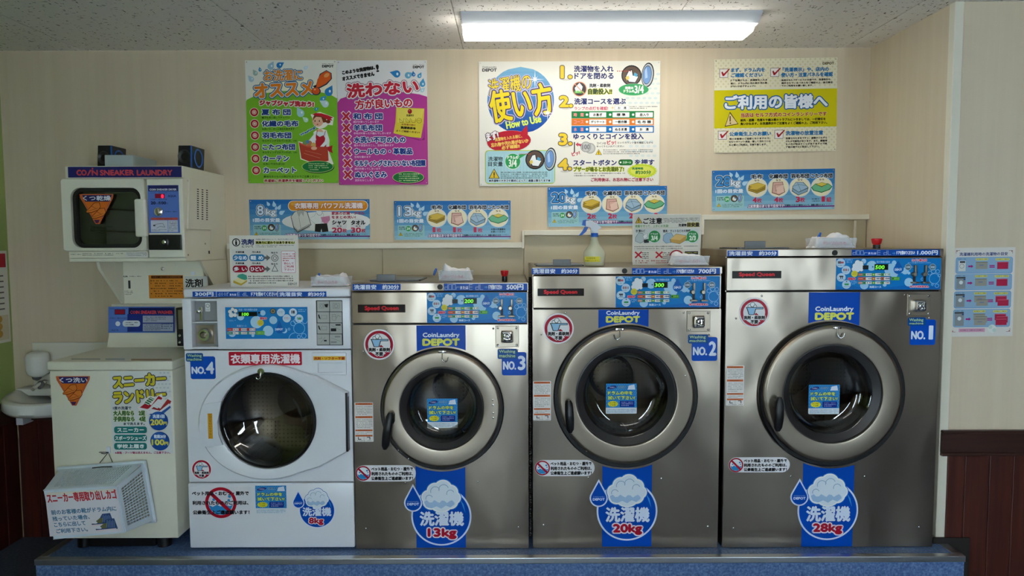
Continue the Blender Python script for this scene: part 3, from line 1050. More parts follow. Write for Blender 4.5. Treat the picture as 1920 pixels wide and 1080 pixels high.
        box(s_, top_.x - .014, top_.x + .012, YF - .02, YF - .0015, bt_.z, bt_.z + .006, .001)
        cs = obj('coin_shelf', s_, M['steelring'], pn, smooth=40)
        obj('coin_mouth', bx(top_.x - .0045, top_.x + .0045, YF - .004, YF - .0015, bt_.z + .006, top_.z - H * .56), M['rubber'], pn)
    # stickers
    def st(fn, nm='sticker', Y=None, lab=None):
        a = Art(Y or YF - .0006); fn(a); return a.build(nm, root, label=lab)
    st(lambda a: (a.rect(*D['s_left'], '0b4eae'), a.text('洗濯目安　約30分', D['s_left'][0] + 3, D['s_left'][1] + 1.6, D['s_left'][2] - 3, D['s_left'][3] - 1.6, 'e8f2ff', b=.45)), Y=YF - .0026, lab='blue wash time sticker')
    def doorsign(a):
        r_ = D['s_right']; pr_ = D['price'][0]; cxm = D['price'][0]
        a.rect(*r_, '0b4eae')
        y0_, y1_ = r_[1] + 2, r_[3] - 2; w = pr_ - r_[0]
        def seg(ch, x, col='a8c4de'):
            hh = y1_ - y0_; ww = 5.6; ym_ = (y0_ + y1_) / 2
            L = {'a': [(x, y0_), (x + ww, y0_)], 'b': [(x + ww, y0_), (x + ww, ym_)], 'c': [(x + ww, ym_), (x + ww, y1_)], 'd': [(x, y1_), (x + ww, y1_)], 'e': [(x, ym_), (x, y1_)], 'f': [(x, y0_), (x, ym_)], 'g': [(x, ym_), (x + ww, ym_)]}
            for k in {'d': 'bcdeg', 'O': 'abcdef', 'r': 'eg', 'E': 'adefg', 'L': 'def'}[ch]:
                a.line(L[k], .8, col)
        for i, ch in enumerate('dOOr'): seg(ch, r_[0] + 2 + i * 7.2)
        a.text('または', r_[0] + 31, y0_ + 3, r_[0] + 46, y1_ - .5, 'e8f2ff', b=.25)
        seg('E', r_[0] + 48); seg('d', r_[0] + 60); seg('L', r_[0] + 68)
        a.poly([(r_[0] + 76, y0_ + 4), (r_[0] + 79, y0_ + 4), (r_[0] + 79, y0_ + 2), (r_[0] + 82.5, y0_ + 5), (r_[0] + 79, y0_ + 8), (r_[0] + 79, y0_ + 6), (r_[0] + 76, y0_ + 6)], '3c86c8')
        a.text('ドアを閉めてください!', r_[0] + 84, y0_ + .6, pr_ - 2, y1_ - .3, 'f0f6ff', b=.4)
        a.text(D['price'][3], D['price'][1], y0_ - .2, D['price'][2], y1_ + .2, 'f0f6ff', b=.5)
    st(doorsign, Y=YF - .0026, lab='blue sticker with the price and door warning')
    c_ = D['circ']
    st(lambda a: no_sign(a, c_[0], c_[1], c_[2], 'scoop'), lab='round red prohibition sticker with a detergent scoop')
    def band(a):
        q = D['band']; a.rect(*q, BLUE); coin_text(a, *D['cl'])
    # band cut to the round seal
    cl_ = D['band']; pts = [(cl_[0], cl_[1]), (cl_[2], cl_[1])]
    def arc(y_sign):
        o = []
        for i in range(13):
            x = cl_[2] + (cl_[0] - cl_[2]) * i / 12 if y_sign < 0 else D['bband'][0] + (D['bband'][2] - D['bband'][0]) * i / 12
            dx = x - dc[0]; o.append((x, dc[1] + y_sign * math.sqrt(max(1, (D['door_r'] * 1.004) ** 2 - dx * dx))))
        return o
    def band(a):
        a.poly(pts + arc(-1), BLUE); coin_text(a, *D['cl'])
    st(band, 'shop_band', lab='blue band with the shop lettering above the door')
    def lower(a):
        q = D['bband']
        a.poly([(q[2], q[3]), (q[0], q[3])] + arc(1), BLUE)
        logo(a, *D['logo'])
    st(lower, 'capacity_band', lab='blue band with round capacity emblem below the door')
    def num(a):
        t_, m_ = D['tab'], D['main']
        a.rect(*m_, '004ebe', r=4)
        a.rect(*t_, '0a4e94', r=3)
        a.text('Washing', t_[0] + 3, t_[1] + 2, t_[2] - 5, t_[1] + 9, 'b8d8a0', b=.2)
        a.text('machine', t_[0] + 3, t_[1] + 9.5, t_[2] - 5, t_[3] - 3, 'b8d8a0', b=.2)
        n_ = D['num']; ymb = m_[3] - 11
        a.text('NO.', m_[0] + 3, ymb - 15, m_[2] - 20, ymb - .3, 'e6f0ff', b=.9, res=3)
        a.text(n_, m_[2] - 15 + (3 if n_ == '1' else 0), ymb - 25, m_[2] - 3 - (2 if n_ == '1' else 0), ymb, 'e6f0ff', b=1.3 if n_ != '1' else .7, res=4)
    st(num, lab='blue numbered machine sticker')
    def warn(a):
        q = D['warn']; H = q[3] - q[1]; W_ = q[2] - q[0]
        a.rect(*q, 'ece6e2', r=1.5)
        for f0_, hh in ((.02, .05), (.35, .05), (.685, .04), (.82, .04)):
            a.rect(q[0] + 1.5, q[1] + H * f0_, q[2] - 1.5, q[1] + H * (f0_ + hh), 'd46a34')
            a.marks(q[0] + 7, q[1] + H * (f0_ + .005), q[2] - 7, q[1] + H * (f0_ + hh - .005), 1, '5a2c14', seed=3, cw=2.2)
        for f0_, f1_, n_ in ((.09, .33, 6), (.42, .66, 6), (.74, .81, 2)):
            a.marks(q[0] + 3, q[1] + H * f0_, q[2] - 3, q[1] + H * f1_, n_, '6c6462', h=.45, seed=int(f0_ * 90), cw=1.8)
        xm_ = (q[0] + q[2]) / 2
        a.line([(q[0] + 7, q[1] + H * .875), (q[0] + 7, q[1] + H * .93), (q[0] + 12, q[1] + H * .93)], 1.4, '303030')
        a.line([(xm_ + 6, q[1] + H * .875), (xm_ + 11, q[1] + H * .875), (xm_ + 11, q[1] + H * .93)], 1.4, '303030')
        a.line([(xm_, q[1] + H * .865), (xm_, q[3] - 1)], .5, 'a8a29e')
        a.marks(q[0] + 5, q[1] + H * .95, q[2] - 4, q[3] - 1.5, 1, '706864', cw=3)
    st(warn, lab='orange and white warning sticker')
    def pet(a):
        q = D['pet']; c = D['petc']
        a.rect(*q, 'ecebee', r=(q[3] - q[1]) / 2 - .2)
        no_sign(a, c[0], c[1], c[2], 'splash')
        hh = (q[3] - q[1]) / 3.4
        for i, s_ in enumerate(PET):
            y_ = q[1] + (q[3] - q[1]) * (.13 + .285 * i)
            a.text(s_, c[0] + c[2] + 1, y_, q[2] - 6 - (0 if i != 1 else 0), y_ + hh * .72, '16161a', b=.42, res=1)
    st(pet, lab='white pill-shaped sticker with a red prohibition sign')
    # notice stuck on the glass
    q = D['note']; Yn = Yd + .0715
    a = Art(Yn); note(a, *q)
    a.build('glass_notice', door, label='blue dotted notice stuck on the door glass')
    return root, (X0, X1, Zt, C2, ri)


def note(a, x0, y0, x1, y1):
    w, h_ = x1 - x0, y1 - y0
    def R(u0, v0, u1, v1, c, **k): a.rect(x0 + u0 * w, y0 + v0 * h_, x0 + u1 * w, y0 + v1 * h_, c, **k)
    R(0, 0, 1, 1, 'dfe8ee', r=1.2)
    R(0, 0, 1, .8, '1f86cc')
    pts, fc = [], []
    for i in range(17):
        for j in range(14):
            cx_, cy_ = x0 + w * (.03 + (i + .5 * (j % 2)) / 17.5), y0 + h_ * (.03 + j * .056)
            n = len(pts); r = w * .011
            pts += [(cx_ - r, cy_), (cx_, cy_ - r), (cx_ + r, cy_), (cx_, cy_ + r)]; fc.append((n, n + 1, n + 2, n + 3))
    a.add(pts, fc, '8cc8ee')
    a.ell(x0 + .2 * w, y0 + .13 * h_, w * .15, h_ * .055, '1c2f7c', rot=-10)
    a.text('ご利用前に', x0 + .1 * w, y0 + .1 * h_, x0 + .3 * w, y0 + .16 * h_, 'd8d0f0')
    a.marks(x0 + .4 * w, y0 + .07 * h_, x0 + .72 * w, y0 + .17 * h_, 2, 'c8b060', cw=w * .05)
    a.poly([(x0 + .7 * w, y0 + .2 * h_), (x0 + .74 * w, y0 + .07 * h_), (x0 + .92 * w, y0 + .03 * h_), (x0 + .95 * w, y0 + .2 * h_)], 'dfe8f4')
    a.text('ドラムの中を', x0 + .07 * w, y0 + .25 * h_, x0 + .86 * w, y0 + .37 * h_, 'd2e45c', b=w * .008, o=w * .012, oc='1c5a9c')
    a.text('拭いて下さい!', x0 + .07 * w, y0 + .41 * h_, x0 + .93 * w, y0 + .53 * h_, 'd2e45c', b=w * .008, o=w * .012, oc='1c5a9c')
    pts = []
    for i in range(28):
        t_ = 2 * math.pi * i / 28; r = 1 if i % 2 else .82
        pts.append((x0 + w * (.23 + .18 * r * math.cos(t_)), y0 + h_ * (.67 + .105 * r * math.sin(t_))))
    a.poly(pts, 'e4dc30')
    a.text('糸くず等に', x0 + .12 * w, y0 + .61 * h_, x0 + .34 * w, y0 + .66 * h_, '3c3810')
    a.text('ご注意!', x0 + .14 * w, y0 + .68 * h_, x0 + .32 * w, y0 + .73 * h_, '3c3810')
    R(.45, .57, .92, .77, '162f8c', r=1)
    a.marks(x0 + .5 * w, y0 + .59 * h_, x0 + .88 * w, y0 + .75 * h_, 3, 'b8c4f0', cw=w * .035)
    a.marks(x0 + .04 * w, y0 + .83 * h_, x0 + .96 * w, y0 + .97 * h_, 3, '5a88b0', cw=w * .03, fill=.98)


MS = []
MS.append(machine(dict(label='small stainless steel front-load washing machine numbered 3, marked 13kg and 500 yen', x0=662.7, x1=990.8, top=530, pan=547, gap=606, frt=609, bot=1029,
    door_c=(829.5, 766), door_r=116.5, ring_c=(827.5, 768), ring_r=113, glass_r=80.5, handle=((732, 773), (722, 842), 16), hook=(829, 664, 1),
    screws=[(725, 617), (681, 659), (925, 616), (970, 656), (760, 905), (896, 903), (686, 991), (972, 988)],
    hinge=[(924, 750), (924.5, 759), (925, 774), (925, 783)], rivets=[(731, 766), (719, 776), (747, 844), (766, 860)],
    lock=(929, 611, 973, 651), cup=(951, 631), knob=(825, 538), plate=(671, 571, 760, 586), ptext=(684, 574, 747, 582), blue=(800, 548, 988.5, 606), amount='200',
    s_left=(661, 532.5, 751, 544), s_right=(832, 531.5, 989, 545), price=(943, 950, 981, '500円'), circ=(711, 646, 29),
    band=(781, 610, 873, 660), cl=(793, 624, 861, 647.5), bband=(780, 870, 873, 1029),
    logo=(827.5, 968, 56.5, '13kg', (776, 912), (774.5, 943), 14.5, (788, 959, 869, 985), (803, 991, 855, 1010)),
    tab=(933, 654, 971, 673), main=(941, 660, 987, 704), num='3', warn=(665, 754, 700, 829), pet=(667, 872, 780, 903), petc=(681, 887.5, 14.5), note=(801, 747, 858, 803))))
MS.append(machine(dict(label='middle-sized stainless steel front-load washing machine numbered 2, marked 20kg and 700 yen', x0=999, x1=1349.5, top=500.5, pan=516, gap=577.5, frt=580, bot=1027,
    door_c=(1172, 742.5), door_r=136, ring_c=(1175, 744), ring_r=130.5, glass_r=97, handle=((1066, 750), (1069, 811), 16), hook=(1162, 622, -1),
    screws=[(1060, 586), (1015, 627), (1282, 586), (1329, 628), (1103, 895), (1240, 897), (1019, 984), (1327, 987)],
    hinge=[(1285, 695), (1285, 704), (1286, 787), (1286, 796)], rivets=[(1063, 738), (1052, 748), (1082, 830), (1100, 846)],
    lock=(1288, 583, 1332, 622), cup=(1309, 603), knob=(1171, 508), plate=(1008, 541, 1095, 555), ptext=(1020, 544, 1082, 551), blue=(1154, 517.5, 1350, 577), amount='300',
    s_left=(997, 503, 1086, 514), s_right=(1185, 502.5, 1350, 514.5), price=(1303, 1310, 1342, '700円'), circ=(1047, 616, 29),
    band=(1122, 580.5, 1216, 616), cl=(1137, 583, 1199, 604), bband=(1129, 868, 1222, 1027),
    logo=(1175.6, 958, 57, '20kg', (1123, 903), (1122.6, 934), 14.5, (1136, 951, 1217, 978), (1150, 983, 1203, 1002)),
    tab=(1290, 627, 1328, 644), main=(1297, 632, 1345, 677), num='2', warn=(999.5, 714, 1033, 789), pet=(1003, 862, 1115, 893), petc=(1017, 877.5, 14.5), note=(1136, 719, 1194, 776))))
MS.append(machine(dict(label='largest stainless steel front-load washing machine numbered 1, marked 28kg and 1,000 yen', x0=1357.5, x1=1757, top=467, pan=482, gap=544.5, frt=547.5, bot=1027,
    door_c=(1557, 738.5), door_r=138, ring_c=(1563, 740), ring_r=132, glass_r=95.5, handle=((1461, 744), (1458, 808), 16), hook=(1570, 619, 1),
    screws=[(1428, 555), (1380, 597), (1696, 553), (1742, 596), (1483, 893), (1621, 893), (1375, 990), (1723, 988)],
    hinge=[(1677, 690), (1677, 700), (1674, 782), (1674, 792)], rivets=[(1454, 736), (1443, 746), (1472, 828), (1489, 844)],
    lock=(1701, 551, 1745, 592), cup=(1722, 573), knob=(1565, 474), plate=(1373, 508, 1465, 522), ptext=(1386, 511, 1452, 518), blue=(1567, 484, 1764, 543.5), amount='500',
    s_left=(1364, 469.5, 1459, 480.5), s_right=(1597, 468, 1762, 479.5), price=(1717, 1720, 1758, '1.000円'), circ=(1414, 586, 28.5),
    band=(1516, 548, 1612, 610), cl=(1529, 575, 1600, 599), bband=(1504, 868, 1600, 1027),
    logo=(1552, 957, 57, '28kg', (1501, 902), (1499, 932), 14.5, (1512, 949, 1593, 977), (1525, 982, 1578, 1001)),
    tab=(1702, 595, 1736, 611), main=(1706, 599, 1754, 647), num='1', warn=(1361.5, 685, 1395, 761), pet=(1366, 857, 1481, 886), petc=(1380, 872, 14), note=(1516, 721, 1574, 777))))


# ================================================================== white washing machine
def white_machine():
    X0, X1 = P(350.5, 780, YF).x, P(660.5, 780, YF).x
    xm = 505
    z = lambda y, Y=YF: P(xm, y, Y).z
    root = thing('washing_machine', ((X0 + X1) / 2, 3.0, PLZ), 'white enamel front-load washing machine numbered 4, marked 8kg and 300 yen', 'washing machine')
    S = YF / F
    YBk = 3.28
    C = P(500, 790, YF); rg = 92 * S
    Zb = PLZ + .012
    c = BM(); t = .004
    zt = z(541.5)
    box(c, X0 + .001, X0 + t, YF + .018, YBk, Zb, z(560)); box(c, X1 - t, X1 - .001, YF + .018, YBk, Zb, z(560)); box(c, X0 + t, X1 - t, YBk - t, YBk, Zb, z(560))
    obj('cabinet', c, M['white'], root)
    obj('lid', bx(X0 - .001, X1 + .001, YF + .002, YBk, z(557.5), zt, .008, 3), M['white'], root, smooth=40)
    # console with coin recess
    zc0, zc1 = z(655), z(559)
    cr = [P(360, 600, YF).x, P(407, 600, YF).x, z(650), z(564)]
    co = BM()
    box(co, X0 - .004, cr[0], YF - .004, YF + .05, zc0, zc1, .006); box(co, cr[1], X1 + .001, YF - .004, YF + .05, zc0, zc1, .006)
    box(co, cr[0] - .004, cr[1] + .004, YF - .0034, YF + .049, zc0 + .002, cr[2], .003); box(co, cr[0] - .004, cr[1] + .004, YF - .0034, YF + .049, cr[3], zc1 - .002, .003)
    cs_ = obj('console', co, M['white'], root, smooth=40)
    obj('coin_recess', bx(cr[0] + .0005, cr[1] - .0005, YF + .03, YF + .034, cr[2], cr[3]), M['greyd'], cs_)
    zs = z(604)
    obj('recess_shelf', bx(cr[0] + .0005, cr[1] - .0005, YF - .001, YF + .03, zs - .002, zs + .002), M['white'], cs_)
    q = P(379, 590, YF + .02)
    k = bx(q.x - .005, q.x + .005, YF + .008, YF + .03, zs + .005, zs + .06, .002)
    obj('coin_slide', k, M['chrome'], cs_)
    obj('coin_knob', cyl(BM(), Vector((q.x - .008, YF + .012, zs + .042)), .008, -.012, .01, n=16, bev=.002), M['chrome'], cs_, smooth=50)
    lpz = P(386, 627, YF + .03)
    obj('lock_plate', bx(lpz.x - .036, lpz.x + .036, YF + .027, YF + .03, lpz.z - .038, lpz.z + .038, .001), M['steelring'], cs_)
    obj('lock_guard', lathe(BM(), [(.027, 0), (.027, -.008), (.022, -.018), (.014, -.018), (.011, -.004), (0, -.004)], Vector((lpz.x, YF + .027, lpz.z)), n=4 * 6), M['chrome'], cs_, smooth=40)
    obj('key_cylinder', cyl(BM(), Vector((lpz.x - .004, YF + .024, lpz.z)), .008, -.016, 0, n=16, bev=.001), M['steelring'], cs_, smooth=40)
    a = Art(YF + .0265); a.rect(385, 568, 394, 584, 'e8e8e4', r=1); a.ring(389.5, 573.5, 2.6, 3.3, '303030', n=16); a.marks(387, 579, 393, 583, 2, '606060', cw=1.4)
    a.build('round_mark_label', root)
    # blue panel
    obj('panel_frame', pbox(418.5, 572.5, 583, 639, YF - .0055, YF - .0042, .0006), M['white'], root)
    a = Art(YF - .0058).to((340, 530), 4.32)
    a.rect(358, 197, 1024, 456, '0a7ec8')
    for x, y, r in ((480, 275, 30), (660, 245, 22), (610, 320, 50), (745, 304, 32), (703, 390, 42), (412, 410, 30), (580, 428, 12), (835, 388, 22)): a.ell(x, y, r, col='b4dcf2')
    a.ell(824, 380, 22, col='0a7ec8')
    for x, y, r in ((395, 235, 16), (415, 215, 14), (440, 228, 16), (405, 262, 20), (435, 262, 16)): a.ell(x, y, r + 3, col='30444c', n=14)
    for x, y, r in ((395, 235, 16), (415, 215, 14), (440, 228, 16), (405, 262, 20), (435, 262, 16)): a.ell(x, y, r, col='f0f0f0', n=14)
    a.text('料金・残り時間の目安', 465, 210, 615, 228, 'c8e6f8')
    a.rect(462, 236, 614, 272, '0c1410'); a.rect(622, 236, 640, 250, '16242c')
    a.text('運転中', 636, 280, 692, 298, 'e04a60', b=1, o=2, oc='f2d0dc'); a.ell(642, 325, 26, col='e2cf40'); a.marks(624, 312, 660, 340, 3, '9a8430', cw=7)
    a.marks(388, 300, 440, 316, 2, 'b4dcf4', cw=7); a.text('洗濯コース', 450, 342, 528, 358, 'd0e8f8')
    a.rect(370, 367, 602, 392, 'c84c50'); a.rect(370, 396, 602, 420, '4e9a8c'); a.rect(606, 390, 674, 423, '6cb04c', r=3); a.text('スタート', 620, 400, 664, 414, 'd8f4b0')
    for y in (370, 398):
        for x in (418, 485, 552):
            a.rect(x, y, x + 46, y + 20, 'f0eeee'); a.marks(x + 6, y + 5, x + 40, y + 15, 1, '202020', h=.9, seed=x + y, cw=8)
        a.marks(375, y + 5, 400, y + 15, 1, 'f2c8c8', cw=8)
    for x in (478, 545): a.ell(x - 4, 380, 5, col='7c2024', n=10)
    a.ell(742, 231, 23, col='2c3440'); a.ell(742, 231, 18, col='a89870'); a.ell(742, 231, 10, col='6a5c48')
    for x, y, r in ((807, 241, 32), (905, 240, 32), (854, 289, 33), (954, 291, 34)): a.ell(x, y, r, col='d4e8f4')
    a.marks(788, 230, 826, 248, 2, '6c7480', cw=9); a.rect(892, 226, 900, 250, '303840'); a.rect(904, 226, 918, 250, '303840'); a.marks(832, 278, 876, 298, 2, 'c05860', cw=9); a.rect(938, 280, 972, 300, '5a9a6c', r=4)
    a.marks(948, 212, 1010, 240, 2, 'b8e0f6', cw=9)
    a.drop(795, 380, 30, 0, '0c62b8', tail=2.6)
    a.text('DEPOT', 762, 370, 822, 386, 'e4f2ff', b=1)
    for x, y, r in ((955, 370, 46), (905, 330, 20), (930, 312, 20), (962, 300, 22), (1000, 312, 20), (872, 376, 9), (992, 430, 20), (952, 438, 14)):
        a.ring(x, y, r - 3, r + 1, '9cd4f4', n=24, a1=360 if x + r < 1020 else 240)
    a.ring(920, 455, 46, 50, '9cd4f4', n=12, a0=180, a1=270)
    pn = a.build('control_panel', root, label='blue control panel with white bubbles')
    a = Art(YF - .0078).to((340, 530), 4.32); a.text('100', 492, 244, 545, 268, 'fff', b=1.2, sh=.1); a.build('display_digits', pn, M['led'])
    # pictogram plate
    a = Art(YF - .0045).to((340, 530), 4.32)
    a.rect(1094, 142, 1308, 509, '2a2c2c', r=4)
    for i in range(4):
        for j in range(2):
            x0, y0 = 1100 + j * 103, 149 + i * 89.5
            a.rect(x0, y0, x0 + 98, y0 + 85, 'b2b4ae')
            kk = i * 2 + j
            if kk == 0: a.rect(x0 + 20, y0 + 22, x0 + 54, y0 + 58, 'b2b4ae', outline='4a4c4c', ow=1.6); a.ring(x0 + 38, y0 + 40, 10, 12, '4a4c4c', n=16); a.poly([(x0 + 58, y0 + 26), (x0 + 90, y0 + 22), (x0 + 84, y0 + 52), (x0 + 66, y0 + 50)], '1c1e1e')
            if kk == 1: a.rect(x0 + 26, y0 + 20, x0 + 76, y0 + 58, 'b2b4ae', outline='4a4c4c', ow=1.6); a.ring(x0 + 50, y0 + 40, 13, 15, '4a4c4c', n=16)
            if kk in (2, 4): a.rect(x0 + 36, y0 + 26, x0 + 78, y0 + 54, 'b2b4ae', outline='55585a', ow=1.6); a.poly([(x0 + 8, y0 + 22), (x0 + 16, y0 + 18), (x0 + 26, y0 + 48), (x0 + 30, y0 + 60), (x0 + 14, y0 + 48)], '202222')
            if kk == 3: a.rect(x0 + 20, y0 + 20, x0 + 48, y0 + 64, 'b2b4ae', outline='55585a', ow=1.6); a.line([(x0 + 20, y0 + 34), (x0 + 48, y0 + 34)], 1.6, '55585a'); a.line([(x0 + 52, y0 + 50), (x0 + 66, y0 + 26), (x0 + 88, y0 + 38)], 2, '55585a')
            if kk == 5: a.line([(x0 + 14, y0 + 20), (x0 + 86, y0 + 56)], 1.6, '55585a'); a.rect(x0 + 46, y0 + 8, x0 + 88, y0 + 20, '202222'); a.rect(x0 + 8, y0 + 42, x0 + 52, y0 + 66, '202222')
            if kk == 6: a.line([(x0 + 10, y0 + 36), (x0 + 36, y0 + 36), (x0 + 36, y0 + 20)], 2, '55585a'); a.line([(x0 + 30, y0 + 66), (x0 + 66, y0 + 24)], 1.6, '55585a'); a.rect(x0 + 56, y0 + 46, x0 + 78, y0 + 58, '202222')
            if kk == 7: a.line([(x0 + 12, y0 + 30), (x0 + 88, y0 + 60)], 1.6, '55585a'); a.rect(x0 + 40, y0 + 14, x0 + 84, y0 + 26, '8a8c8c'); a.rect(x0 + 8, y0 + 58, x0 + 56, y0 + 70, '8a8c8c')
    a.build('pictogram_plate', root, label='grey plate of eight instruction pictograms')
    # front panel, drawer, kick panel
    zf1, zf0 = z(657), z(903)
    obj('front_panel', holed_plate(BM(), X0, X1, zf0, zf1, C.x, C.z, rg * 1.02, YF, YF + .02), M['white'], root, smooth=30)
    obj('kick_panel', bx(P(354, 960, YF).x, X1 + .001, YF - .001, YF + .02, Zb - .004, z(905.5), .006, 2), M['white'], root, smooth=40)
    for q_ in (368, 633):
        p_ = P(q_, 1024, YF); obj('foot', cyl(BM(), Vector((p_.x, YF + .06, PLZ)), .02, .001, Zb - PLZ, axis='Z', n=16), M['plastic'], root, smooth=50)
    # drawer front as bars round a real recess
    d0, d1, e1, e0 = P(586, 680, YF).x, P(650, 680, YF).x, z(661), z(703)
    h0, h1, k1, k0 = P(597, 690, YF).x, P(643, 690, YF).x, z(680), z(698)
    dr = BM()
    box(dr, d0, d1, YF - .008, YF - .0005, k1, e1, .003); box(dr, d0, d1, YF - .008, YF - .0005, e0, k0, .003)
    box(dr, d0 + .001, h0, YF - .0072, YF - .0005, k0 - .004, k1 + .004, .0); box(dr, h1, d1 - .001, YF - .0072, YF - .0005, k0 - .004, k1 + .004, .0)
    dw = obj('soap_drawer', dr, M['white'], root, smooth=40)
    obj('drawer_lip', bx(h0 - .001, h1 + .001, YF - .010, YF - .006, k1 - .002, k1 + .003, .0015), M['whitep'], dw)
    # door: round frame flaring to the hinge
    Yd = YF - .03
    cx, cy, rr = 500, 793, 108
    def outline(k):
        pts = []
        for i in range(49):
            an = 62 + (298 - 62) * i / 48
            pts.append((cx + k * rr * 1.2 * math.cos(R_(an)) * (1.0 if math.cos(R_(an)) < 0 else 1), cy - k * rr * math.sin(R_(an))))
        return pts
    op = outline(1.0) + [(600, 876), (651, 848), (651, 737), (592, 707)]
    dn = []
    for p_, q_ in zip(op, op[1:] + op[:1]):
        m_ = max(1, int(math.hypot(q_[0] - p_[0], q_[1] - p_[1]) / 8))
        dn += [(p_[0] + (q_[0] - p_[0]) * k / m_, p_[1] + (q_[1] - p_[1]) * k / m_) for k in range(m_)]
    op = dn
    def ringmesh(o0, y0, y1, rin):
        bm = BM(); O = []
        c0 = P(500, 790, y0)
        for (x, y) in o0:
            v = P(x, y, y0); O.append(v)
        n = len(O)
        def ins(v, d):
            w = Vector((v.x - c0.x, 0, v.z - c0.z)); L = w.length
            return Vector((v.x, v.y, v.z)) - w / L * d
        l0 = [bm.verts.new((v.x, y1, v.z)) for v in O]
        l1 = [bm.verts.new((v.x, y0 + .008, v.z)) for v in O]
        l2 = [bm.verts.new(ins(v, .007)) for v in O]
        l3, l4, l5 = [], [], []
        for v in O:
            w = Vector((v.x - c0.x, 0, v.z - c0.z)).normalized()
            l3.append(bm.verts.new((c0.x + w.x * (rin + .016), y0 - .001, c0.z + w.z * (rin + .016))))
            l4.append(bm.verts.new((c0.x + w.x * (rin + .004), y0 + .005, c0.z + w.z * (rin + .004))))
            l5.append(bm.verts.new((c0.x + w.x * rin, y0 + .03, c0.z + w.z * rin)))
        for A, B in zip((l0, l1, l2, l3, l4), (l1, l2, l3, l4, l5)):
            for i in range(n): bm.faces.new((A[i], A[(i + 1) % n], B[(i + 1) % n], B[i]))
        bmesh.ops.recalc_face_normals(bm, faces=bm.faces)
        return bm, c0
    bm, c0 = ringmesh(op, Yd, YF - .0005, rg * Yd / YF)
    door = obj('door', bm, M['white'], root, smooth=38)
    ri = rg * Yd / YF
    obj('glass_gasket', lathe(BM(), [(ri * .998, .008), (ri * .97, .004), (ri * .95, .012), (ri * .93, .05), (ri * .96, .06), (ri * .998, .03)], c0, n=64, close=True), M['rubber'], door, smooth=40)
    obj('door_glass', face_camera(lathe(BM(), [(0, .088), (ri * .34, .085), (ri * .42, .078), (ri * .5, .076), (ri * .56, .068), (ri * .64, .064), (ri * .76, .04), (ri * .82, .036), (ri * .9, .014), (ri * .95, .010)], c0, n=64)), M['glass'], door, smooth=60)
    obj('drum', lathe(BM(), [(ri * 1.0, .07), (ri * 1.02, .095), (ri * 1.3, .1), (ri * 1.32, .12), (ri * 1.32, .4), (ri * 1.2, .42), (ri * .5, .426), (ri * .45, .38), (0, .37)], c0, n=56), M['drum'], root, smooth=40)
    for k in range(3):
        a0 = R_(90 + 120 * k); rb = BM()
        u = Vector((math.cos(a0), 0, math.sin(a0))); w = Vector((-u.z, 0, u.x))
        q = [c0 + u * ri * 1.32 + w * ri * .18, c0 + u * ri * .98 + w * ri * .05, c0 + u * ri * .98 - w * ri * .05, c0 + u * ri * 1.32 - w * ri * .18]
        A = [rb.verts.new(v + Vector((0, .12, 0))) for v in q]; B = [rb.verts.new(v + Vector((0, .4, 0))) for v in q]
        rb.faces.new(A); rb.faces.new(B[::-1])
        for i in range(4): rb.faces.new((A[i], B[i], B[(i + 1) % 4], A[(i + 1) % 4]))
        bmesh.ops.recalc_face_normals(rb, faces=rb.faces)
        obj('drum_rib', rb, M['drum'], root, smooth=30)
    # grip at the left of the door
    gp = [P(x, y, Yd - .002) for x, y in ((384, 757), (415, 753), (412, 772), (408, 792), (410, 815), (418, 834), (392, 838), (378, 836), (374, 800), (377, 772))]
    obj('door_grip', prism(BM(), [(v.x, v.z) for v in gp], Yd - .006, Yd + .003), M['whitep'], door)
    a = Art(Yd - .0068); a.rect(390, 775, 398.5, 823, 'dca22c')
    for i, ch in enumerate('ここを引いて下さい'): a.text(ch, 392, 778 + i * 4.9, 396.5, 781.8 + i * 4.9, '5c3c0c', res=1)
    a.build('grip_label', door, label='yellow strip label')
    hk = P(489.5, 698, Yd - .002)
    pts = [hk + Vector((0, 0, .006)), hk + Vector((0, -.008, -.012))] + [hk + Vector((-.008 + .008 * math.cos(t_), -.010, -.018 - .008 * math.sin(t_))) for t_ in [i * math.pi / 6 for i in range(7)]]
    h_ = tube(BM(), pts, .003, 8); cyl(h_, hk + Vector((0, 0, .003)), .013, -.004, .002, n=20)
    obj('coat_hook', h_, M['chrome'], door, smooth=50)
    hz = BM(); hp = P(650, 792, Yd)
    ha, hb = P(650, 737, Yd).z, P(650, 847, Yd).z
    obj('hinge', bx(hp.x - .004, hp.x + .004, Yd - .001, YF - .0005, hb, ha, .001), M['plastic'], root)
    # stickers
    a = Art(YF + .0014)
    a.rect(361, 546.5, 405, 556.5, '0b4eae'); a.text('300円', 366, 548, 400, 555, 'eaf4ff', b=.5)
    a.rect(406, 546.5, 520, 556.5, '0b4eae')
    for i, ch in enumerate(('d', '0', '0', 'r')): a.text(ch, 409 + i * 5.4, 548, 413 + i * 5.4, 555, 'a8c4de', res=1)
    a.text('または', 431, 550.5, 443, 554.5, 'e8f2ff', b=.2); a.text('E dL', 445, 548, 465, 555, 'a8c4de', res=1)
    a.text('ドアを閉めてください!', 471, 548, 519, 555, 'eef6ff', b=.35)
    a.rect(521.5, 546.5, 612, 556.5, '0b4eae'); a.text('洗濯目安　約30分', 524, 548, 609, 555.2, 'e8f2ff', b=.4)
    a.build('lid_stickers', root, label='blue sticker strip with price and washing time')
    a = Art(YF - .0006)
    a.rect(357, 668, 404, 711, '004ebe', r=4); a.rect(348.5, 662, 381, 678, '0a4e94', r=3)
    a.text('Washing', 351, 664, 378, 670.5, 'b8d8a0', b=.2); a.text('machine', 351, 671, 378, 676, 'b8d8a0', b=.2)
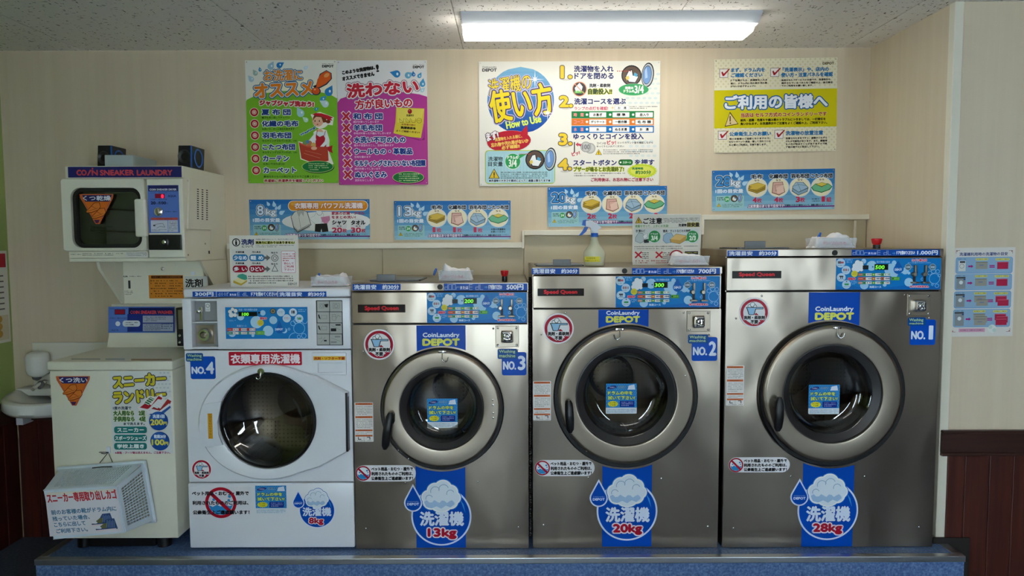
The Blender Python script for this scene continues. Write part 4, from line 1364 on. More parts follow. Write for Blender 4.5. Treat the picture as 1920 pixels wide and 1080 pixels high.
    a.text('NO.', 360, 688, 385, 700.5, 'e6f0ff', b=.9, res=3); a.text('4', 387, 679, 400.5, 700.5, 'e6f0ff', b=1.2, res=4)
    a.build('sticker', root, label='blue numbered machine sticker')
    a = Art(YF - .0006); a.rect(429, 659.5, 566, 685, 'c41830', r=2); a.text('衣類専用洗濯機', 433, 664, 562, 681.5, 'f8ecf0', b=.75, res=3)
    a.build('sticker', root, label='red sticker with white lettering')
    a = Art(YF - .0086); a.rect(587.5, 668, 647.5, 675.5, 'e8b830'); a.text('洗剤・ソフター不要', 589, 669.5, 646, 674.6, 'b03c18', b=.3)
    a.build('drawer_label', dw, label='yellow drawer label')
    a = Art(YF - .0006); no_sign(a, 378, 880, 19.5, 'scoop'); a.build('sticker', root, label='small round red prohibition sticker with a detergent scoop')
    a = Art(YF - .0016).to((340, 780), 4.153)
    a.rect(72, 548, 545, 806, 'e6e6ea', r=14)
    cx, cy, r = 308, 675, 123
    a.ell(cx, cy, r, col='b8142c', n=44); a.ell(cx, cy, r * .8, col='e2e4ec', n=40)
    a.poly([(cx - r * .78, cy + r * .12), (cx - r * .5, cy + r * .26), (cx - r * .25, cy + r * .12), (cx, cy + r * .24), (cx + r * .3, cy + r * .1), (cx + r * .55, cy + r * .22), (cx + r * .78, cy + r * .12), (cx + r * .6, cy + r * .52), (cx + r * .2, cy + r * .77), (cx - r * .3, cy + r * .74), (cx - r * .64, cy + r * .46)], '2f8fd0')
    for dx, dy, rr2 in ((-.45, -.2, .09), (.55, -.4, .1), (.5, -.15, .09)): a.ell(cx + r * dx, cy + r * dy, r * rr2, col='2f8fd0', n=14)
    a.poly([(cx - r * .66, cy - r * .5), (cx - r * .5, cy - r * .66), (cx + r * .66, cy + r * .5), (cx + r * .5, cy + r * .66)], 'b8142c')
    for i, s_ in enumerate(PET): a.text(s_, (84, 88, 92)[i], 586 + i * 74, (524, 522, 530)[i], 617 + i * 74, '1a1820', b=1.8)
    a.build('sticker', root, label='white sticker with large red prohibition sign and black lettering')
    a = Art(YF - .0016); note(a, 479, 910, 537, 964); a.build('sticker', root, label='blue dotted notice')
    a = Art(YF - .0016); logo(a, 594.5, 957, 34, '8kg', (561, 922), (559.5, 942.5), 9.5, (568, 951, 621, 967), (580, 971, 606, 984)); a.build('sticker', root, label='round blue capacity emblem')


white_machine()


# ================================================================== small things on top of the machines
def top_z(py, px=900): return P(px, py, YF).z
ZT3, ZT2, ZT1, ZT4 = top_z(530, 827), top_z(500.5, 1174), top_z(467, 1557), top_z(541.5, 505)


def hopper(px0, px1, tx0, tx1, ty0, ty1, ZT, parent_i, side):
    root = MS[parent_i][0]
    Y0, Y1 = 2.80, 3.02
    a, b_ = P(px0, ty1, Y0).x, P(px1, ty1, Y0).x
    o = obj('hopper_lid', bx(a, b_, Y0, Y1, ZT, ZT + .007, .002), M['grey'], root)
    obj('hopper_rim', bx(a - .006, b_ + .008, Y0 + .02, Y1 + .02, ZT - .001, ZT + .005, .001), M['plastic'], o)
    ta, tb = P(tx0, ty0, Y0 + .02).x, P(tx1, ty0, Y0 + .02).x
    obj('lid_tab', bx(ta, tb, Y0 - .014, Y0 - .0005, ZT + .0005, P(tx0, ty0, Y0 + .01).z, .002), M['grey'], o)


hopper(694, 784, 709, 744, 514, 527, ZT3, 0, 1)
hopper(1008, 1092, 1036, 1069, 486, 498, ZT2, 1, 1)
hopper(1385, 1480, 1392, 1430, 452, 464, ZT1, 2, 1)
for i, (cx, cy0, cy1, cy2, w, wb, ZT) in enumerate(((946, 507, 518, 529, 15, 10, ZT3), (1643.5, 447, 459, 465, 19, 13, ZT1))):
    Y = 2.77; s = Y / F
    p_ = P(cx, cy1, Y); hgt = (cy1 - cy0) * s
    zb_ = ZT
    b_ = cyl(BM(), Vector((p_.x, Y, zb_)), wb * s / 2, 0, max(p_.z - zb_, .01), axis='Z', n=20)
    o = obj('stop_button_base', b_, M['plastic'], MS[0 if i == 0 else 2][0], smooth=50)
    h_ = lathe(BM(), [(0, 0), (w * s * .3, 0), (w * s * .42, hgt * .25), (w * s * .5, hgt * .8), (w * s * .5, hgt * .95), (w * s * .42, hgt), (0, hgt)], Vector((p_.x, Y, p_.z)), 'Z', 24)
    obj('stop_button', h_, M['red'], o, smooth=50, label='red stop button')


def rag_box(px0, px1, py0, pyt, Y, ZT, label, seed, peaks, pen=None, clear=False):
    a, b_ = P(px0, py0, Y).x, P(px1, py0, Y).x
    zt = P((px0 + px1) / 2, pyt, Y).z
    zt = max(zt, ZT + .03)
    root = thing('rag_tray', ((a + b_) / 2, Y + .05, ZT), label, 'tray', 'trays of wiping cloths on the machines')
    D_ = .10; t = .0015; tp = .005
    bm = BM(); zb_ = ZT + .0005
    def shell(o, zb0, ztop, dd):
        return [[bm.verts.new(v) for v in ((a + o + tp * (1 - f), Y + o + tp * (1 - f), zz), (b_ - o - tp * (1 - f), Y + o + tp * (1 - f), zz), (b_ - o - tp * (1 - f), Y + D_ - o - tp * (1 - f), zz), (a + o + tp * (1 - f), Y + D_ - o - tp * (1 - f), zz))] for f, zz in ((0, zb0), (1, ztop))]
    o0, o1 = shell(0, zb_, zt, 0); i0, i1 = shell(t, zb_ + t, zt, 0)
    for q in range(4):
        r = (q + 1) % 4
        bm.faces.new((o0[q], o0[r], o1[r], o1[q])); bm.faces.new((i0[r], i0[q], i1[q], i1[r])); bm.faces.new((o1[q], o1[r], i1[r], i1[q]))
    bm.faces.new(o0[::-1]); bm.faces.new(i0)
    obj('tray', bm, M['bag'], root)
    # crumpled cloth
    rd = random.Random(seed)
    n, m_ = 34, 14
    bm = BM(); G = []
    ph = [rd.uniform(0, 6) for _ in range(6)]
    for i in range(n + 1):
        row = []
        for j in range(m_ + 1):
            u, v = i / n, j / m_
            x = a + .004 + (b_ - a - .008) * u; y = Y + .005 + (D_ - .01) * v
            e = min(1, 6 * min(u, 1 - u)) * min(1, 5 * min(v, 1 - v) + .3)
            hgt = 0
            for (pu, ph_, pw) in peaks: hgt = max(hgt, ph_ * math.exp(-((u - pu) / pw) ** 2))
            hgt = hgt * (1 - .5 * abs(v - .4)) + .18 * math.sin(u * 17 + ph[0] + 3 * v) * .25 + .12 * math.sin(v * 14 + ph[1] + u * 5) * .3
            zz = zb_ + .006 + (zt - zb_ - .006) * min(1, e * 1.5) + .05 * hgt * e
            row.append(bm.verts.new((x + .002 * math.sin(9 * v + ph[2]), y, zz)))
        G.append(row)
    for i in range(n):
        for j in range(m_): bm.faces.new((G[i][j], G[i + 1][j], G[i + 1][j + 1], G[i][j + 1]))
    edge = [G[i][0] for i in range(n + 1)] + [G[n][j] for j in range(1, m_ + 1)] + [G[i][m_] for i in range(n - 1, -1, -1)] + [G[0][j] for j in range(m_ - 1, 0, -1)]
    low = [bm.verts.new((v.co.x, v.co.y, zb_ + .004)) for v in edge]
    for i in range(len(edge)): bm.faces.new((edge[i], low[i], low[(i + 1) % len(edge)], edge[(i + 1) % len(edge)]))
    bm.faces.new(low)
    bmesh.ops.recalc_face_normals(bm, faces=bm.faces)
    obj('wiping_cloth', bm, M['cloth'], root, smooth=60)
    if pen:
        q = P(pen[0], pen[1], Y + .03)
        obj('pen_clip', tube(BM(), [q + Vector((-.006, -.003, -.02)), q + Vector((0, 0, -.005)), q + Vector((.005, 0, .008))], [.004, .006, .004], 10), M['blue'], root, smooth=60)
    ar = Art(Y - .0012)
    rd = random.Random(seed)
    zy = (py0 + pyt) / 2 + 1
    ar.text(('テープ小さめ', 'テープ小さめ', 'テープ小さめ', 'テープ小')[seed % 4], px0 + (px1 - px0) * .18, zy - 4, px0 + (px1 - px0) * .74, zy + 3, 'd4909c', res=1)
    ar.build('handwriting', root)


rag_box(582, 651, 539, 519, 2.79, ZT4, 'clear tray of white cloth standing on the white washing machine', 1, [(.1, .2, .1), (.86, .35, .09), (.5,.1,.3)], pen=(597, 516))
rag_box(821, 886, 529, 508, 2.77, ZT3, 'bulging white cloth in a tray on the 13kg washing machine beside its red button', 2, [(.16, .62, .16), (.93, .42, .10), (.45, .18, .3)], pen=(816, 507))
rag_box(1260, 1331, 499, 480, 2.77, ZT2, 'low clear tray of white cloth in front of the caution board', 3, [(.14, .4, .14), (.4, .15, .3)])
rag_box(1529, 1607, 465, 446, 2.76, ZT1, 'tray of white cloth with blue clip on the 28kg washing machine', 4, [(.08, .25, .08), (.62, .42, .12), (.8,.25,.12)], pen=(1536, 440))

# spray bottle
Y = 2.80; s = Y / F
zb_ = ZT2 + .001
c_ = P(1114.5, 470, Y); c_.z = zb_
zh = lambda y: P(1114, y, Y).z - zb_
sp = thing('spray_bottle', (c_.x, Y, zb_), 'milky spray bottle with blue and white trigger standing on the 20kg machine', 'spray bottle')
obj('bottle', lathe(BM(), [(0, 0), (17 * s, 0), (19 * s, .004), (20.5 * s, zh(478)), (20 * s, zh(472)), (15 * s, zh(465)), (8.6 * s, zh(457)), (6.5 * s, zh(449)), (6.3 * s, zh(444)), (0, zh(444))], c_, 'Z', 32), M['bottle'], sp, smooth=50)
obj('collar', lathe(BM(), [(0, zh(444.5)), (7 * s, zh(444.5)), (6.6 * s, zh(437)), (0, zh(437))], c_, 'Z', 24), M['blue'], sp, smooth=40)
hd = [P(x, y, Y) for x, y in ((1108, 437), (1121, 437), (1121, 431), (1127, 427), (1118, 419), (1106, 413), (1098, 415), (1098, 424), (1107, 427))]
obj('spray_head', prism(BM(), [(v.x, v.z) for v in hd], Y - .012, Y + .012), M['whitep'], sp)
nz = [P(x, y, Y) for x, y in ((1099, 412), (1093, 413), (1091, 422), (1098, 424))]
obj('nozzle', prism(BM(), [(v.x, v.z) for v in nz], Y - .009, Y + .009), M['blue'], sp)
nz = [P(x, y, Y) for x, y in ((1096, 425), (1103, 426), (1099, 434), (1091, 441), (1085, 442), (1092, 433))]
obj('trigger', prism(BM(), [(v.x, v.z) for v in nz], Y - .006, Y + .006), M['blue'], sp)
a = Art(Y - 20.6 * s); a.rect(1096, 481, 1125, 491, 'e0d23c'); a.text('洗濯機専用', 1099, 482.5, 1116, 485.8, '6a5c1c', res=1); a.text('除菌クリーナー', 1097, 487, 1122, 490.4, '6a5c1c', res=1)
a.build('bottle_label', sp, label='yellow label')

# folding boards standing on the machines
def stand_board(px0, px1, py0, py1, Y, ZT, label, fn, nm):
    a, b_ = P(px0, (py0 + py1) / 2, Y).x, P(px1, (py0 + py1) / 2, Y).x
    zt = P((px0 + px1) / 2, py0, Y).z
    root = thing(nm, ((a + b_) / 2, Y, ZT), label, 'sign')
    obj('board', bx(a, b_, Y, Y + .004, ZT + .001, zt, .0005, 1), M['sheet'], root)
    st_ = BM()
    for x in (a + .03, b_ - .045):
        prism_pts = [(Y + .0045, ZT + .001), (Y + .06, ZT + .001), (Y + .0045, ZT + (zt - ZT) * .6)]
        A = [st_.verts.new((x, y, z)) for y, z in prism_pts]; B = [st_.verts.new((x + .004, y, z)) for y, z in prism_pts]
        st_.faces.new(A); st_.faces.new(B[::-1])
        for i in range(3): st_.faces.new((A[i], B[i], B[(i + 1) % 3], A[(i + 1) % 3]))
    bmesh.ops.recalc_face_normals(st_, faces=st_.faces)
    obj('prop', st_, M['sheet'], root)
    ar = Art(Y - .0002); fn(ar); ar.build('print', root)


def deterg(a):
    a.to((420, 360), 3.43)
    a.rect(50, 368, 372, 520, 'dcdad4')
    a.ring(78, 324, 20, 26, '16181c', n=30); a.text('i', 73, 308, 83, 340, '16181c', b=1.5)
    a.text('洗剤', 112, 304, 190, 338, '1c2c6c', b=1.8, res=3); a.text('について', 116, 343, 188, 357, '202840', b=.6)
    a.text('洗濯機の種類や汚れによって、泡立ち方は異なります', 204, 300, 446, 309, '202020', res=1)
    a.text('洗浄力に変わりはありません!', 204, 317, 452, 333, '181818', b=1.2, o=1.6, oc='d8d840')
    a.marks(204, 338, 446, 358, 2, '505050', cw=6)
    for i, (y, c, t0, t1) in enumerate(((423, '2c7fb4', '少なめ', '軽 め'), (495, 'a01028', '多 い', 'ひどい'))):
        a.text('洗濯物量', 74, y - 42, 130, y - 31, '202020', b=.5, res=1); a.text('汚れ具合', 180, y - 42, 236, y - 31, '202020', b=.5, res=1); a.text('泡立ち', 302, y - 38, 346, y - 27, '202020', b=.5, res=1)
        a.rect(56, y - 22, 154, y + 22, c, r=20); a.rect(162, y - 22, 262, y + 22, c, r=20)
        a.text(t0, 64, y - 13, 146, y + 13, 'f0f4f8', b=1.2); a.text(t1, 172, y - 13, 252, y + 13, 'f0f4f8', b=1.2)
        a.poly([(258, y - 8), (274, y - 8), (274, y - 20), (299, y), (274, y + 20), (274, y + 8), (258, y + 8)], '6c6c6c')
    a.ring(327, 425, 19, 22.5, '181818'); a.ring(327, 425, 9, 12, '181818')
    a.line([(327, 470), (346, 509), (308, 509), (327, 470)], 3, '181818')
    a.rect(371, 380, 458, 519, 'f2eeee', r=8, outline='c43c50', ow=2)
    a.marks(378, 392, 452, 448, 4, 'c03048', cw=10, h=.6)
    for i, t in enumerate(('安心して', 'ご利用', '下さい!')): a.text(t, 386, 452 + i * 20, 448, 466 + i * 20, 'c03048', b=.4)
    a.poly([(60, 570), (110, 545), (150, 566), (146, 578), (110, 602), (60, 584)], 'c8a838'); a.poly([(60, 568), (110, 545), (150, 566), (110, 590)], 'e8dca0'); a.poly([(84, 545), (92, 532), (120, 525), (146, 536), (150, 560), (136, 566), (112, 560)], '3e9c84')
    a.marks(156, 536, 440, 592, 4, '242424', cw=10, h=.62, seed=5)
    a.text('DEPOT', 412, 585, 470, 598, '707070', b=.6); a.marks(412, 577, 470, 583, 1, '909090', cw=6)


stand_board(431, 559.5, 441.3, 538.5, 2.80, ZT4, 'white detergent information board standing on the white washing machine', deterg, 'standing_sign')


def caution(a):
    a.to((1010, 300), 3.097); a.ang = .4
    a.rect(549, 318, 940, 608, 'dcd8cc')
    a.poly([(560, 368), (580, 330), (604, 368)], '3c3418'); a.poly([(564, 366), (580, 335), (600, 366)], 'd8b03c'); a.rect(579, 344, 583, 357, '201c10'); a.rect(579, 359, 583, 363, '201c10')
    a.text('ご注意', 608, 337, 716, 370, '1c1c1c', b=1.4, res=3)
    a.text('適量を守って、上手にお洗濯!', 560, 376, 754, 391, '5a9a48', b=.3)
    a.marks(724, 335, 930, 366, 4, '404040', cw=6, h=.6)
    a.text('洗濯物', 812, 370, 858, 386, '202020', b=.8); a.text('目安量', 864, 364, 932, 386, '302808', b=1.6, o=2, oc='d0c040')
    a.line([(556, 396), (936, 390)], 1.2, 'b0a890')
    for (x0, x1, t, fr) in ((558, 708, '衣 類など', '3/4'), (716, 928, '寝具・マットなどの大物類', '2/3')):
        a.rect(x0, 400, x1, 484, 'cfd4d0')
        a.text(t, x0 + 6, 404, x0 + (60 if x0 < 600 else 165), 420, '303030', b=.5)
    a.poly([(564, 450), (580, 424), (606, 428), (612, 470), (590, 482), (562, 470)], 'b8c4c4', outline='3c4448', ow=2); a.poly([(606, 440), (628, 426), (630, 448), (612, 460)], 'e4e8e4', outline='5c6468', ow=1.5); a.poly([(610, 464), (640, 458), (640, 480), (612, 482)], '282c2c')
    a.poly([(726, 440), (742, 426), (770, 424), (782, 446), (778, 476), (740, 482), (724, 466)], '9cb8cc', outline='3c5060', ow=2); a.poly([(764, 460), (800, 430), (856, 440), (860, 462), (818, 486), (768, 476)], 'c49a4c', outline='4c3c1c', ow=2); a.poly([(764, 458), (800, 430), (856, 440), (820, 466)], 'dcb870')
    for cx, fr in ((672, '3/4'), (893, '2/3')):
        a.ell(cx, 444, 34, col='2f8f4c', outline='c8e0c8', ow=2); a.poly([(cx - 42, 470), (cx - 30, 450), (cx - 20, 468)], '2f8f4c')
        a.text('ドラムの', cx - 20, 424, cx + 20, 434, 'e4f2e4', b=.4); a.text(fr, cx - 18, 440, cx + 18, 466, 'e8f6e4', b=1.6)
    a.marks(556, 496, 926, 520, 2, '404040', cw=7, h=.55, seed=9)
    a.line([(556, 524), (936, 520)], 1.2, 'b0a890')
    for x in (562, 682):
        a.line([(x, 535), (x + 34, 566)], 9, 'c42030'); a.line([(x + 34, 535), (x, 566)], 9, 'c42030')
        a.marks(x + 38, 534, x + 78, 576, 4, '303030', cw=8, h=.7, seed=x)
        a.marks(x, 580, x + 110, 602, 2, 'b03040', cw=9, h=.65, seed=x + 1)
    a.ring(800, 560, 34, 42, 'b02030', ky=.9); a.rect(848, 530, 926, 556, '28281c'); a.marks(852, 534, 922, 552, 2, 'd0c840', cw=8)
    a.marks(790, 562, 926, 600, 3, '8c3040', cw=8)


stand_board(1186, 1314, 401.5, 498, 2.88, ZT2, 'beige caution board with red crosses standing on the 20kg washing machine', caution, 'standing_sign')

# corrugated hose between two machines
gx = (P(990.8, 600, YF).x + P(999, 600, YF).x) / 2
prof = []; z_ = PLZ + .02; k = 0
while z_ < P(990, 520, YF).z:
    prof.append((.0072 if k % 2 else .0052, z_ - PLZ)); z_ += .005; k += 1
hs = lathe(BM(), [(0, prof[0][1])] + prof + [(0, prof[-1][1])], Vector((gx, YF + .07, PLZ)), 'Z', 12)
o = obj('drain_hose', hs, M['grubber'], smooth=30, loc=(gx, YF + .07, PLZ)); tag(o, 'black corrugated hose in the gap between the 13kg and 20kg machines', 'hose')


# ================================================================== shoe washer (left)
YS = 2.70
zs_ = lambda y, x=215, Y=YS: P(x, y, Y).z
XA, XB = P(97, 800, YS).x, P(327, 800, YS).x
sw = thing('shoe_washer', ((XA + XB) / 2, 2.95, PLZ), 'cream top-load shoe washer with slim console standing under the shoe dryer', 'shoe washer')
zb0 = zs_(1010)
ztop = zs_(677); zl = zs_(694)
YC = 3.07
obj('body', bx(XA, XB, YS, 3.33, zb0, zl - .001, .006, 2), M['cream'], sw, smooth=40)
obj('lid', bx(XA - .004, XB + .004, YS - .006, YC - .001, zl, ztop, .006, 2), M['cream'], sw, smooth=40)
cf = BM(); xc0, xc1 = P(199, 620, YC).x, XB + .002
yt = P(250, 571, YC + .04).z
for pts in ([(YC, ztop - .002), (YC + .02, P(250, 630, YC).z), (YC + .05, yt), (YC + .2, yt), (YC + .2, ztop - .002)],):
    A = [cf.verts.new((xc0, y, z)) for y, z in pts]; B = [cf.verts.new((xc1, y, z)) for y, z in pts]
    cf.faces.new(A); cf.faces.new(B[::-1])
    for i in range(5): cf.faces.new((A[i], B[i], B[(i + 1) % 5], A[(i + 1) % 5]))
bmesh.ops.recalc_face_normals(cf, faces=cf.faces)
obj('console', cf, M['cream'], sw)
for i, (x, y) in enumerate(((XA + .08, YS + .05), (XB - .08, YS + .05), (XA + .08, 3.28), (XB - .08, 3.28))):
    obj('foot', cyl(BM(), Vector((x, y, PLZ)), .028, .001, zb0 - PLZ, axis='Z', n=20), M['plastic'], sw, smooth=50)
obj('base_rail', bx(XA + .11, XB - .11, YS + .03, YS + .05, PLZ + .004, zb0 - .0005), M['plastic'], sw)
# console print (on the sloping face)
def slope(px, py):
    n = Vector((0, -(yt - P(250, 630, YC).z), -.03)); p0 = Vector((0, YC + .02, P(250, 630, YC).z))
    d = ray(px, py); o = Vector((0, 0, CAM_Z)); t = (p0 - o).dot(n) / d.dot(n)
    return o + d * t
a = Art(0, place=slope); a.U = Vector((1, 0, 0)); a.V = Vector((0, 0, 1)); a.STEP = .0002; a.dir = Vector((0, -1, .3)).normalized()
a.rect(203, 575, 327.5, 624, '5a7cc8')
a.rect(241, 577, 327, 589, '1c2862'); a.text('COIN SNEAKER WASHER', 244, 582.5, 324, 588.5, 'd8484c', b=.35, res=1)
a.rect(239, 589, 327, 622, '26388a'); a.rect(268, 592, 325, 605, 'b0b8cc'); a.rect(268, 607, 325, 621, 'a8b0c8')
a.marks(270, 593.5, 310, 603, 3, '30344c', cw=1.8); a.marks(270, 608, 306, 620, 4, '30344c', cw=1.8, seed=4); a.marks(303, 606, 322, 618, 3, '404868', cw=2, seed=3)
a.rect(216, 581, 234, 589, '9c2438', outline='28305a', ow=1); a.marks(206, 578, 240, 580, 1, '182050', cw=2)
a.marks(206, 595, 238, 598, 1, '182050', cw=2.2)
a.ell(221, 607, 4.6, col='e8ecf2', n=16); a.rect(230, 601, 263, 612.5, 'dfe5ee', r=5); a.marks(236, 603, 258, 611, 2, '30344c', cw=2.6)
a.text('AQUA', 209, 617, 222, 621.5, '182050', res=1)
a.build('console_print', sw, label='blue and purple console label')
# coin acceptor at the right of the console
q0, q1 = P(330, 600, YC - .03).x, P(349, 600, YC - .03).x
ca = obj('coin_acceptor', bx(q0, q1 + .02, YC - .03, YC + .03, P(340, 649, YC - .03).z, P(340, 577, YC - .03).z, .004), M['plastic'], sw)
obj('coin_face', pbox(334, 581, 349, 617, YC - .034, YC - .0305, .001), M['steelring'], ca)
for yy in (629, 642): obj('screw', bolt(BM(), P(337, yy, YC - .03), .006), M['chrome'], ca, smooth=50)
# triangle stickers
def tri_sticker(a, cx, y0, w, h_, t):
    k = w / 64
    P3 = [(cx - w / 2, y0), (cx + w / 2, y0), (cx + w / 2 - 1, y0 + h_ * .12), (cx + 4 * k, y0 + h_), (cx - 4 * k, y0 + h_), (cx - w / 2 + 1, y0 + h_ * .12)]
    a.poly(P3, 'c8643c')
    ins = lambda d: [(cx - w / 2 + d * 1.7, y0 + d), (cx + w / 2 - d * 1.7, y0 + d), (cx + 2 * k, y0 + h_ - d * 1.6), (cx - 2 * k, y0 + h_ - d * 1.6)]
    a.poly(ins(1.4 * k), 'd87028')
    def cut(v0, v1):
        f = lambda v: (w / 2 - 3 * k) * (1 - v) + 1.5 * k * v
        return [(cx - f(v0), y0 + h_ * v0), (cx + f(v0), y0 + h_ * v0), (cx + f(v1), y0 + h_ * v1), (cx - f(v1), y0 + h_ * v1)]
    a.poly(cut(.03, .25), '2c2a66'); a.poly(cut(.86, .97), '4c2450')
    a.text(t, cx - w * .41, y0 + h_ * .055, cx + w * .40, y0 + h_ * .215, 'e6e8f2', b=.35 * k, res=2)
    for dx, dy in ((-7, .36), (3, .55)):
        bx_, by_ = cx + dx * k, y0 + h_ * dy
        a.poly([(bx_ - 14 * k, by_ + 12 * k), (bx_ - 8 * k, by_ + 6 * k), (bx_ + 2 * k, by_ - 4 * k), (bx_ + 12 * k, by_ - 5 * k), (bx_ + 14 * k, by_ + 4 * k), (bx_ + 10 * k, by_ + 10 * k), (bx_ - 4 * k, by_ + 15 * k), (bx_ - 13 * k, by_ + 15 * k)], '6c2c10')
        a.poly([(bx_ - 13 * k, by_ + 12 * k), (bx_ - 7 * k, by_ + 6.5 * k), (bx_ + 2.4 * k, by_ - 3 * k), (bx_ + 11 * k, by_ - 4 * k), (bx_ + 13 * k, by_ + 3.6 * k), (bx_ + 9 * k, by_ + 9 * k), (bx_ - 4 * k, by_ + 13.6 * k), (bx_ - 12 * k, by_ + 14 * k)], 'dc7c34')
        a.line([(bx_ - 4 * k, by_ + 2 * k), (bx_ + 4 * k, by_ + 6 * k)], .8 * k, '7c3414'); a.line([(bx_ - 11 * k, by_ + 12 * k), (bx_ + 9 * k, by_ + 6 * k)], .7 * k, '7c3414')
a = Art(YS - .0006); tri_sticker(a, 138, 705, 64, 56, 'くつ洗い'); a.build('sticker', sw, label='orange and purple triangular shoe sticker')
# big shoe laundry sign
a = Art(YS - .0006)
a.rect(208, 695, 322, 852, 'dde0de')
for i in range(13):
    for j in range(9):
        if i + j > 9 and j < 6 or (j > 6 and i > 7): a.ell(266 + (i - 5) * 7 + (j % 2) * 3.5, 699 + j * 7, 2.4, 1.5, 'c3cad0', n=10)
for t, x0, y0, x1, y1 in (('スニーカー', 212, 699, 311, 727), ('ランドリー', 213, 729, 311, 757)):
    a.text(t, x0, y0, x1, y1, 'd8c832', b=1.7, o=1.5, oc='20284c', rot=4, res=3)
for ox, oy, c in ((0, 0, 'b02030'), (17, 6, 'a83030')):
    a.poly([(258 + ox, 764 + oy), (268 + ox, 754 + oy), (280 + ox, 742 + oy), (292 + ox, 744 + oy), (304 + ox, 738 + oy), (307 + ox, 750 + oy), (300 + ox, 762 + oy), (276 + ox, 770 + oy), (262 + ox, 770 + oy)], 'eceae8')
    a.poly([(262 + ox, 764 + oy), (274 + ox, 755 + oy), (284 + ox, 760 + oy), (298 + ox, 742 + oy), (305 + ox, 746 + oy), (299 + ox, 758 + oy), (276 + ox, 767 + oy)], c)
    a.poly([(270 + ox, 756 + oy), (282 + ox, 744 + oy), (290 + ox, 748 + oy), (278 + ox, 760 + oy)], '3c7c50' if ox == 0 else 'e8e8ec')
    for q in range(4): a.line([(271 + ox + q * 3.4, 755 + oy - q * 3), (279 + ox + q * 3.2, 759 + oy - q * 3.2)], 1.2, 'f6f6f4')
a.poly([(276, 774), (284, 766), (300, 770), (318, 756), (322, 762), (304, 777), (284, 778)], 'e8e8ea'); a.poly([(280, 776), (300, 774), (320, 760), (321, 764), (304, 778), (284, 779)], '2c5ca8')
a.text('1度の洗濯で', 212, 762, 246, 768, '404c5c', b=.3)
a.text('大人用なら　2足', 213, 770, 272, 779, '3c6c3c', b=.6, o=.5, oc='d8e0a0'); a.text('子供用なら　4足', 213, 781, 273, 790, '3c6c3c', b=.6, o=.5, oc='d8e0a0')
a.text('まで洗えます。', 232, 792, 271, 797, '404c5c', b=.3)
for i, t in enumerate(('スニーカー', 'スポーツシューズ', '学校上履き')):
    y = 799.5 + i * 15.3
    a.rect(214, y, 275.5, y + 13, '23807c', r=4.5); a.text(t, 220 if i != 1 else 216, y + 2.8, 270 if i != 1 else 274, y + 10.2, 'e8f4f2', b=.5, o=.4, oc='1a5450')
for (cx, cy, t1, t2) in ((298, 789, '洗濯1回', '200'), (300, 827, '乾燥20分', '100')):
    a.ell(cx, cy, 18, col='1c4c9c', n=36); a.ell(cx - 3, cy - 4, 13, col='2a62b8', n=30)
    a.text(t1, cx - 11, cy - 12, cx + 11, cy - 5.5, 'e0ecf8', b=.4); a.text(t2, cx - 15, cy - 3, cx + 8, cy + 7.5, 'e8e060', b=.8, o=.4, oc='1c3c70'); a.text('円', cx + 9, cy + 1.5, cx + 15.5, cy + 7.5, 'e8e060', b=.4)
a.text('※革靴・ブーツ等は洗えません。ご注意下さい。', 216, 846.5, 319, 851, 'b04868', b=.25, res=1)
a.build('sticker', sw, label='shoe laundry sign with yellow katakana and red shoes')
# brown and grey scraps of label on the lid
a = Art(0, place=lambda x, y: PZ(x, y, ztop)); a.U = Vector((1, 0, 0)); a.V = Vector((0, 1, 0)); a.dir = Vector((0, 0, 1)); a.STEP = .0004
a.rect(246, 673, 322, 676, 'a87838'); a.rect(134, 672.5, 188, 674.5, '9aa09c'); a.rect(198, 672, 234, 675.5, 'b8beb8')
a.build('lid_label', sw)

# ================================================================== shoe dryer above it
YD = 2.95
XD0, XD1 = P(122, 400, YD).x, P(345, 400, YD).x
dz = lambda y, x=230, Y=YD: P(x, y, Y).z
sd = thing('shoe_dryer', ((XD0 + XD1) / 2, 3.1, dz(490)), 'cream wall-side shoe dryer with dark window and purple header on a bracket stand', 'shoe dryer')
YDB = YW - .001
z0, z1 = dz(491), dz(311)
bd = BM()
hx0, hx1, hz0, hz1 = P(134, 408, YD).x, P(270, 408, YD).x, dz(464), dz(353)
box(bd, XD0, XD1, YD + .25, YDB, z0, z1, .003)
box(bd, XD0, hx0 - .002, YD + .012, YD + .252, z0, z1, .003); box(bd, hx1 + .002, XD1, YD + .012, YD + .252, z0, z1, .003)
box(bd, hx0 - .004, hx1 + .004, YD + .012, YD + .252, z0, hz0 - .002, .002); box(bd, hx0 - .004, hx1 + .004, YD + .012, YD + .252, hz1 + .002, z1, .002)
obj('housing', bd, M['cream'], sd)
obj('header_board', pbox(125, 311, 341.5, 334, YD - .004, YD + .012, .002), M['cream'], sd)
a = Art(YD - .0046); a.rect(127.5, 312.5, 340.5, 332.5, '2a2c68')
for t, x0, x1 in (('CO', 144, 162), ('/', 163.5, 171), ('N', 172.5, 183), ('SNEAKER', 188, 251), ('LAUNDRY', 257, 323)):
    a.text(t, x0, 319, x1, 328.5, 'd04a50', b=.7, res=3)
a.ell(173.5, 316, 1.6, col='d04a50', n=12)
a.build('header_sign', sd, label='purple header sign with red lettering')
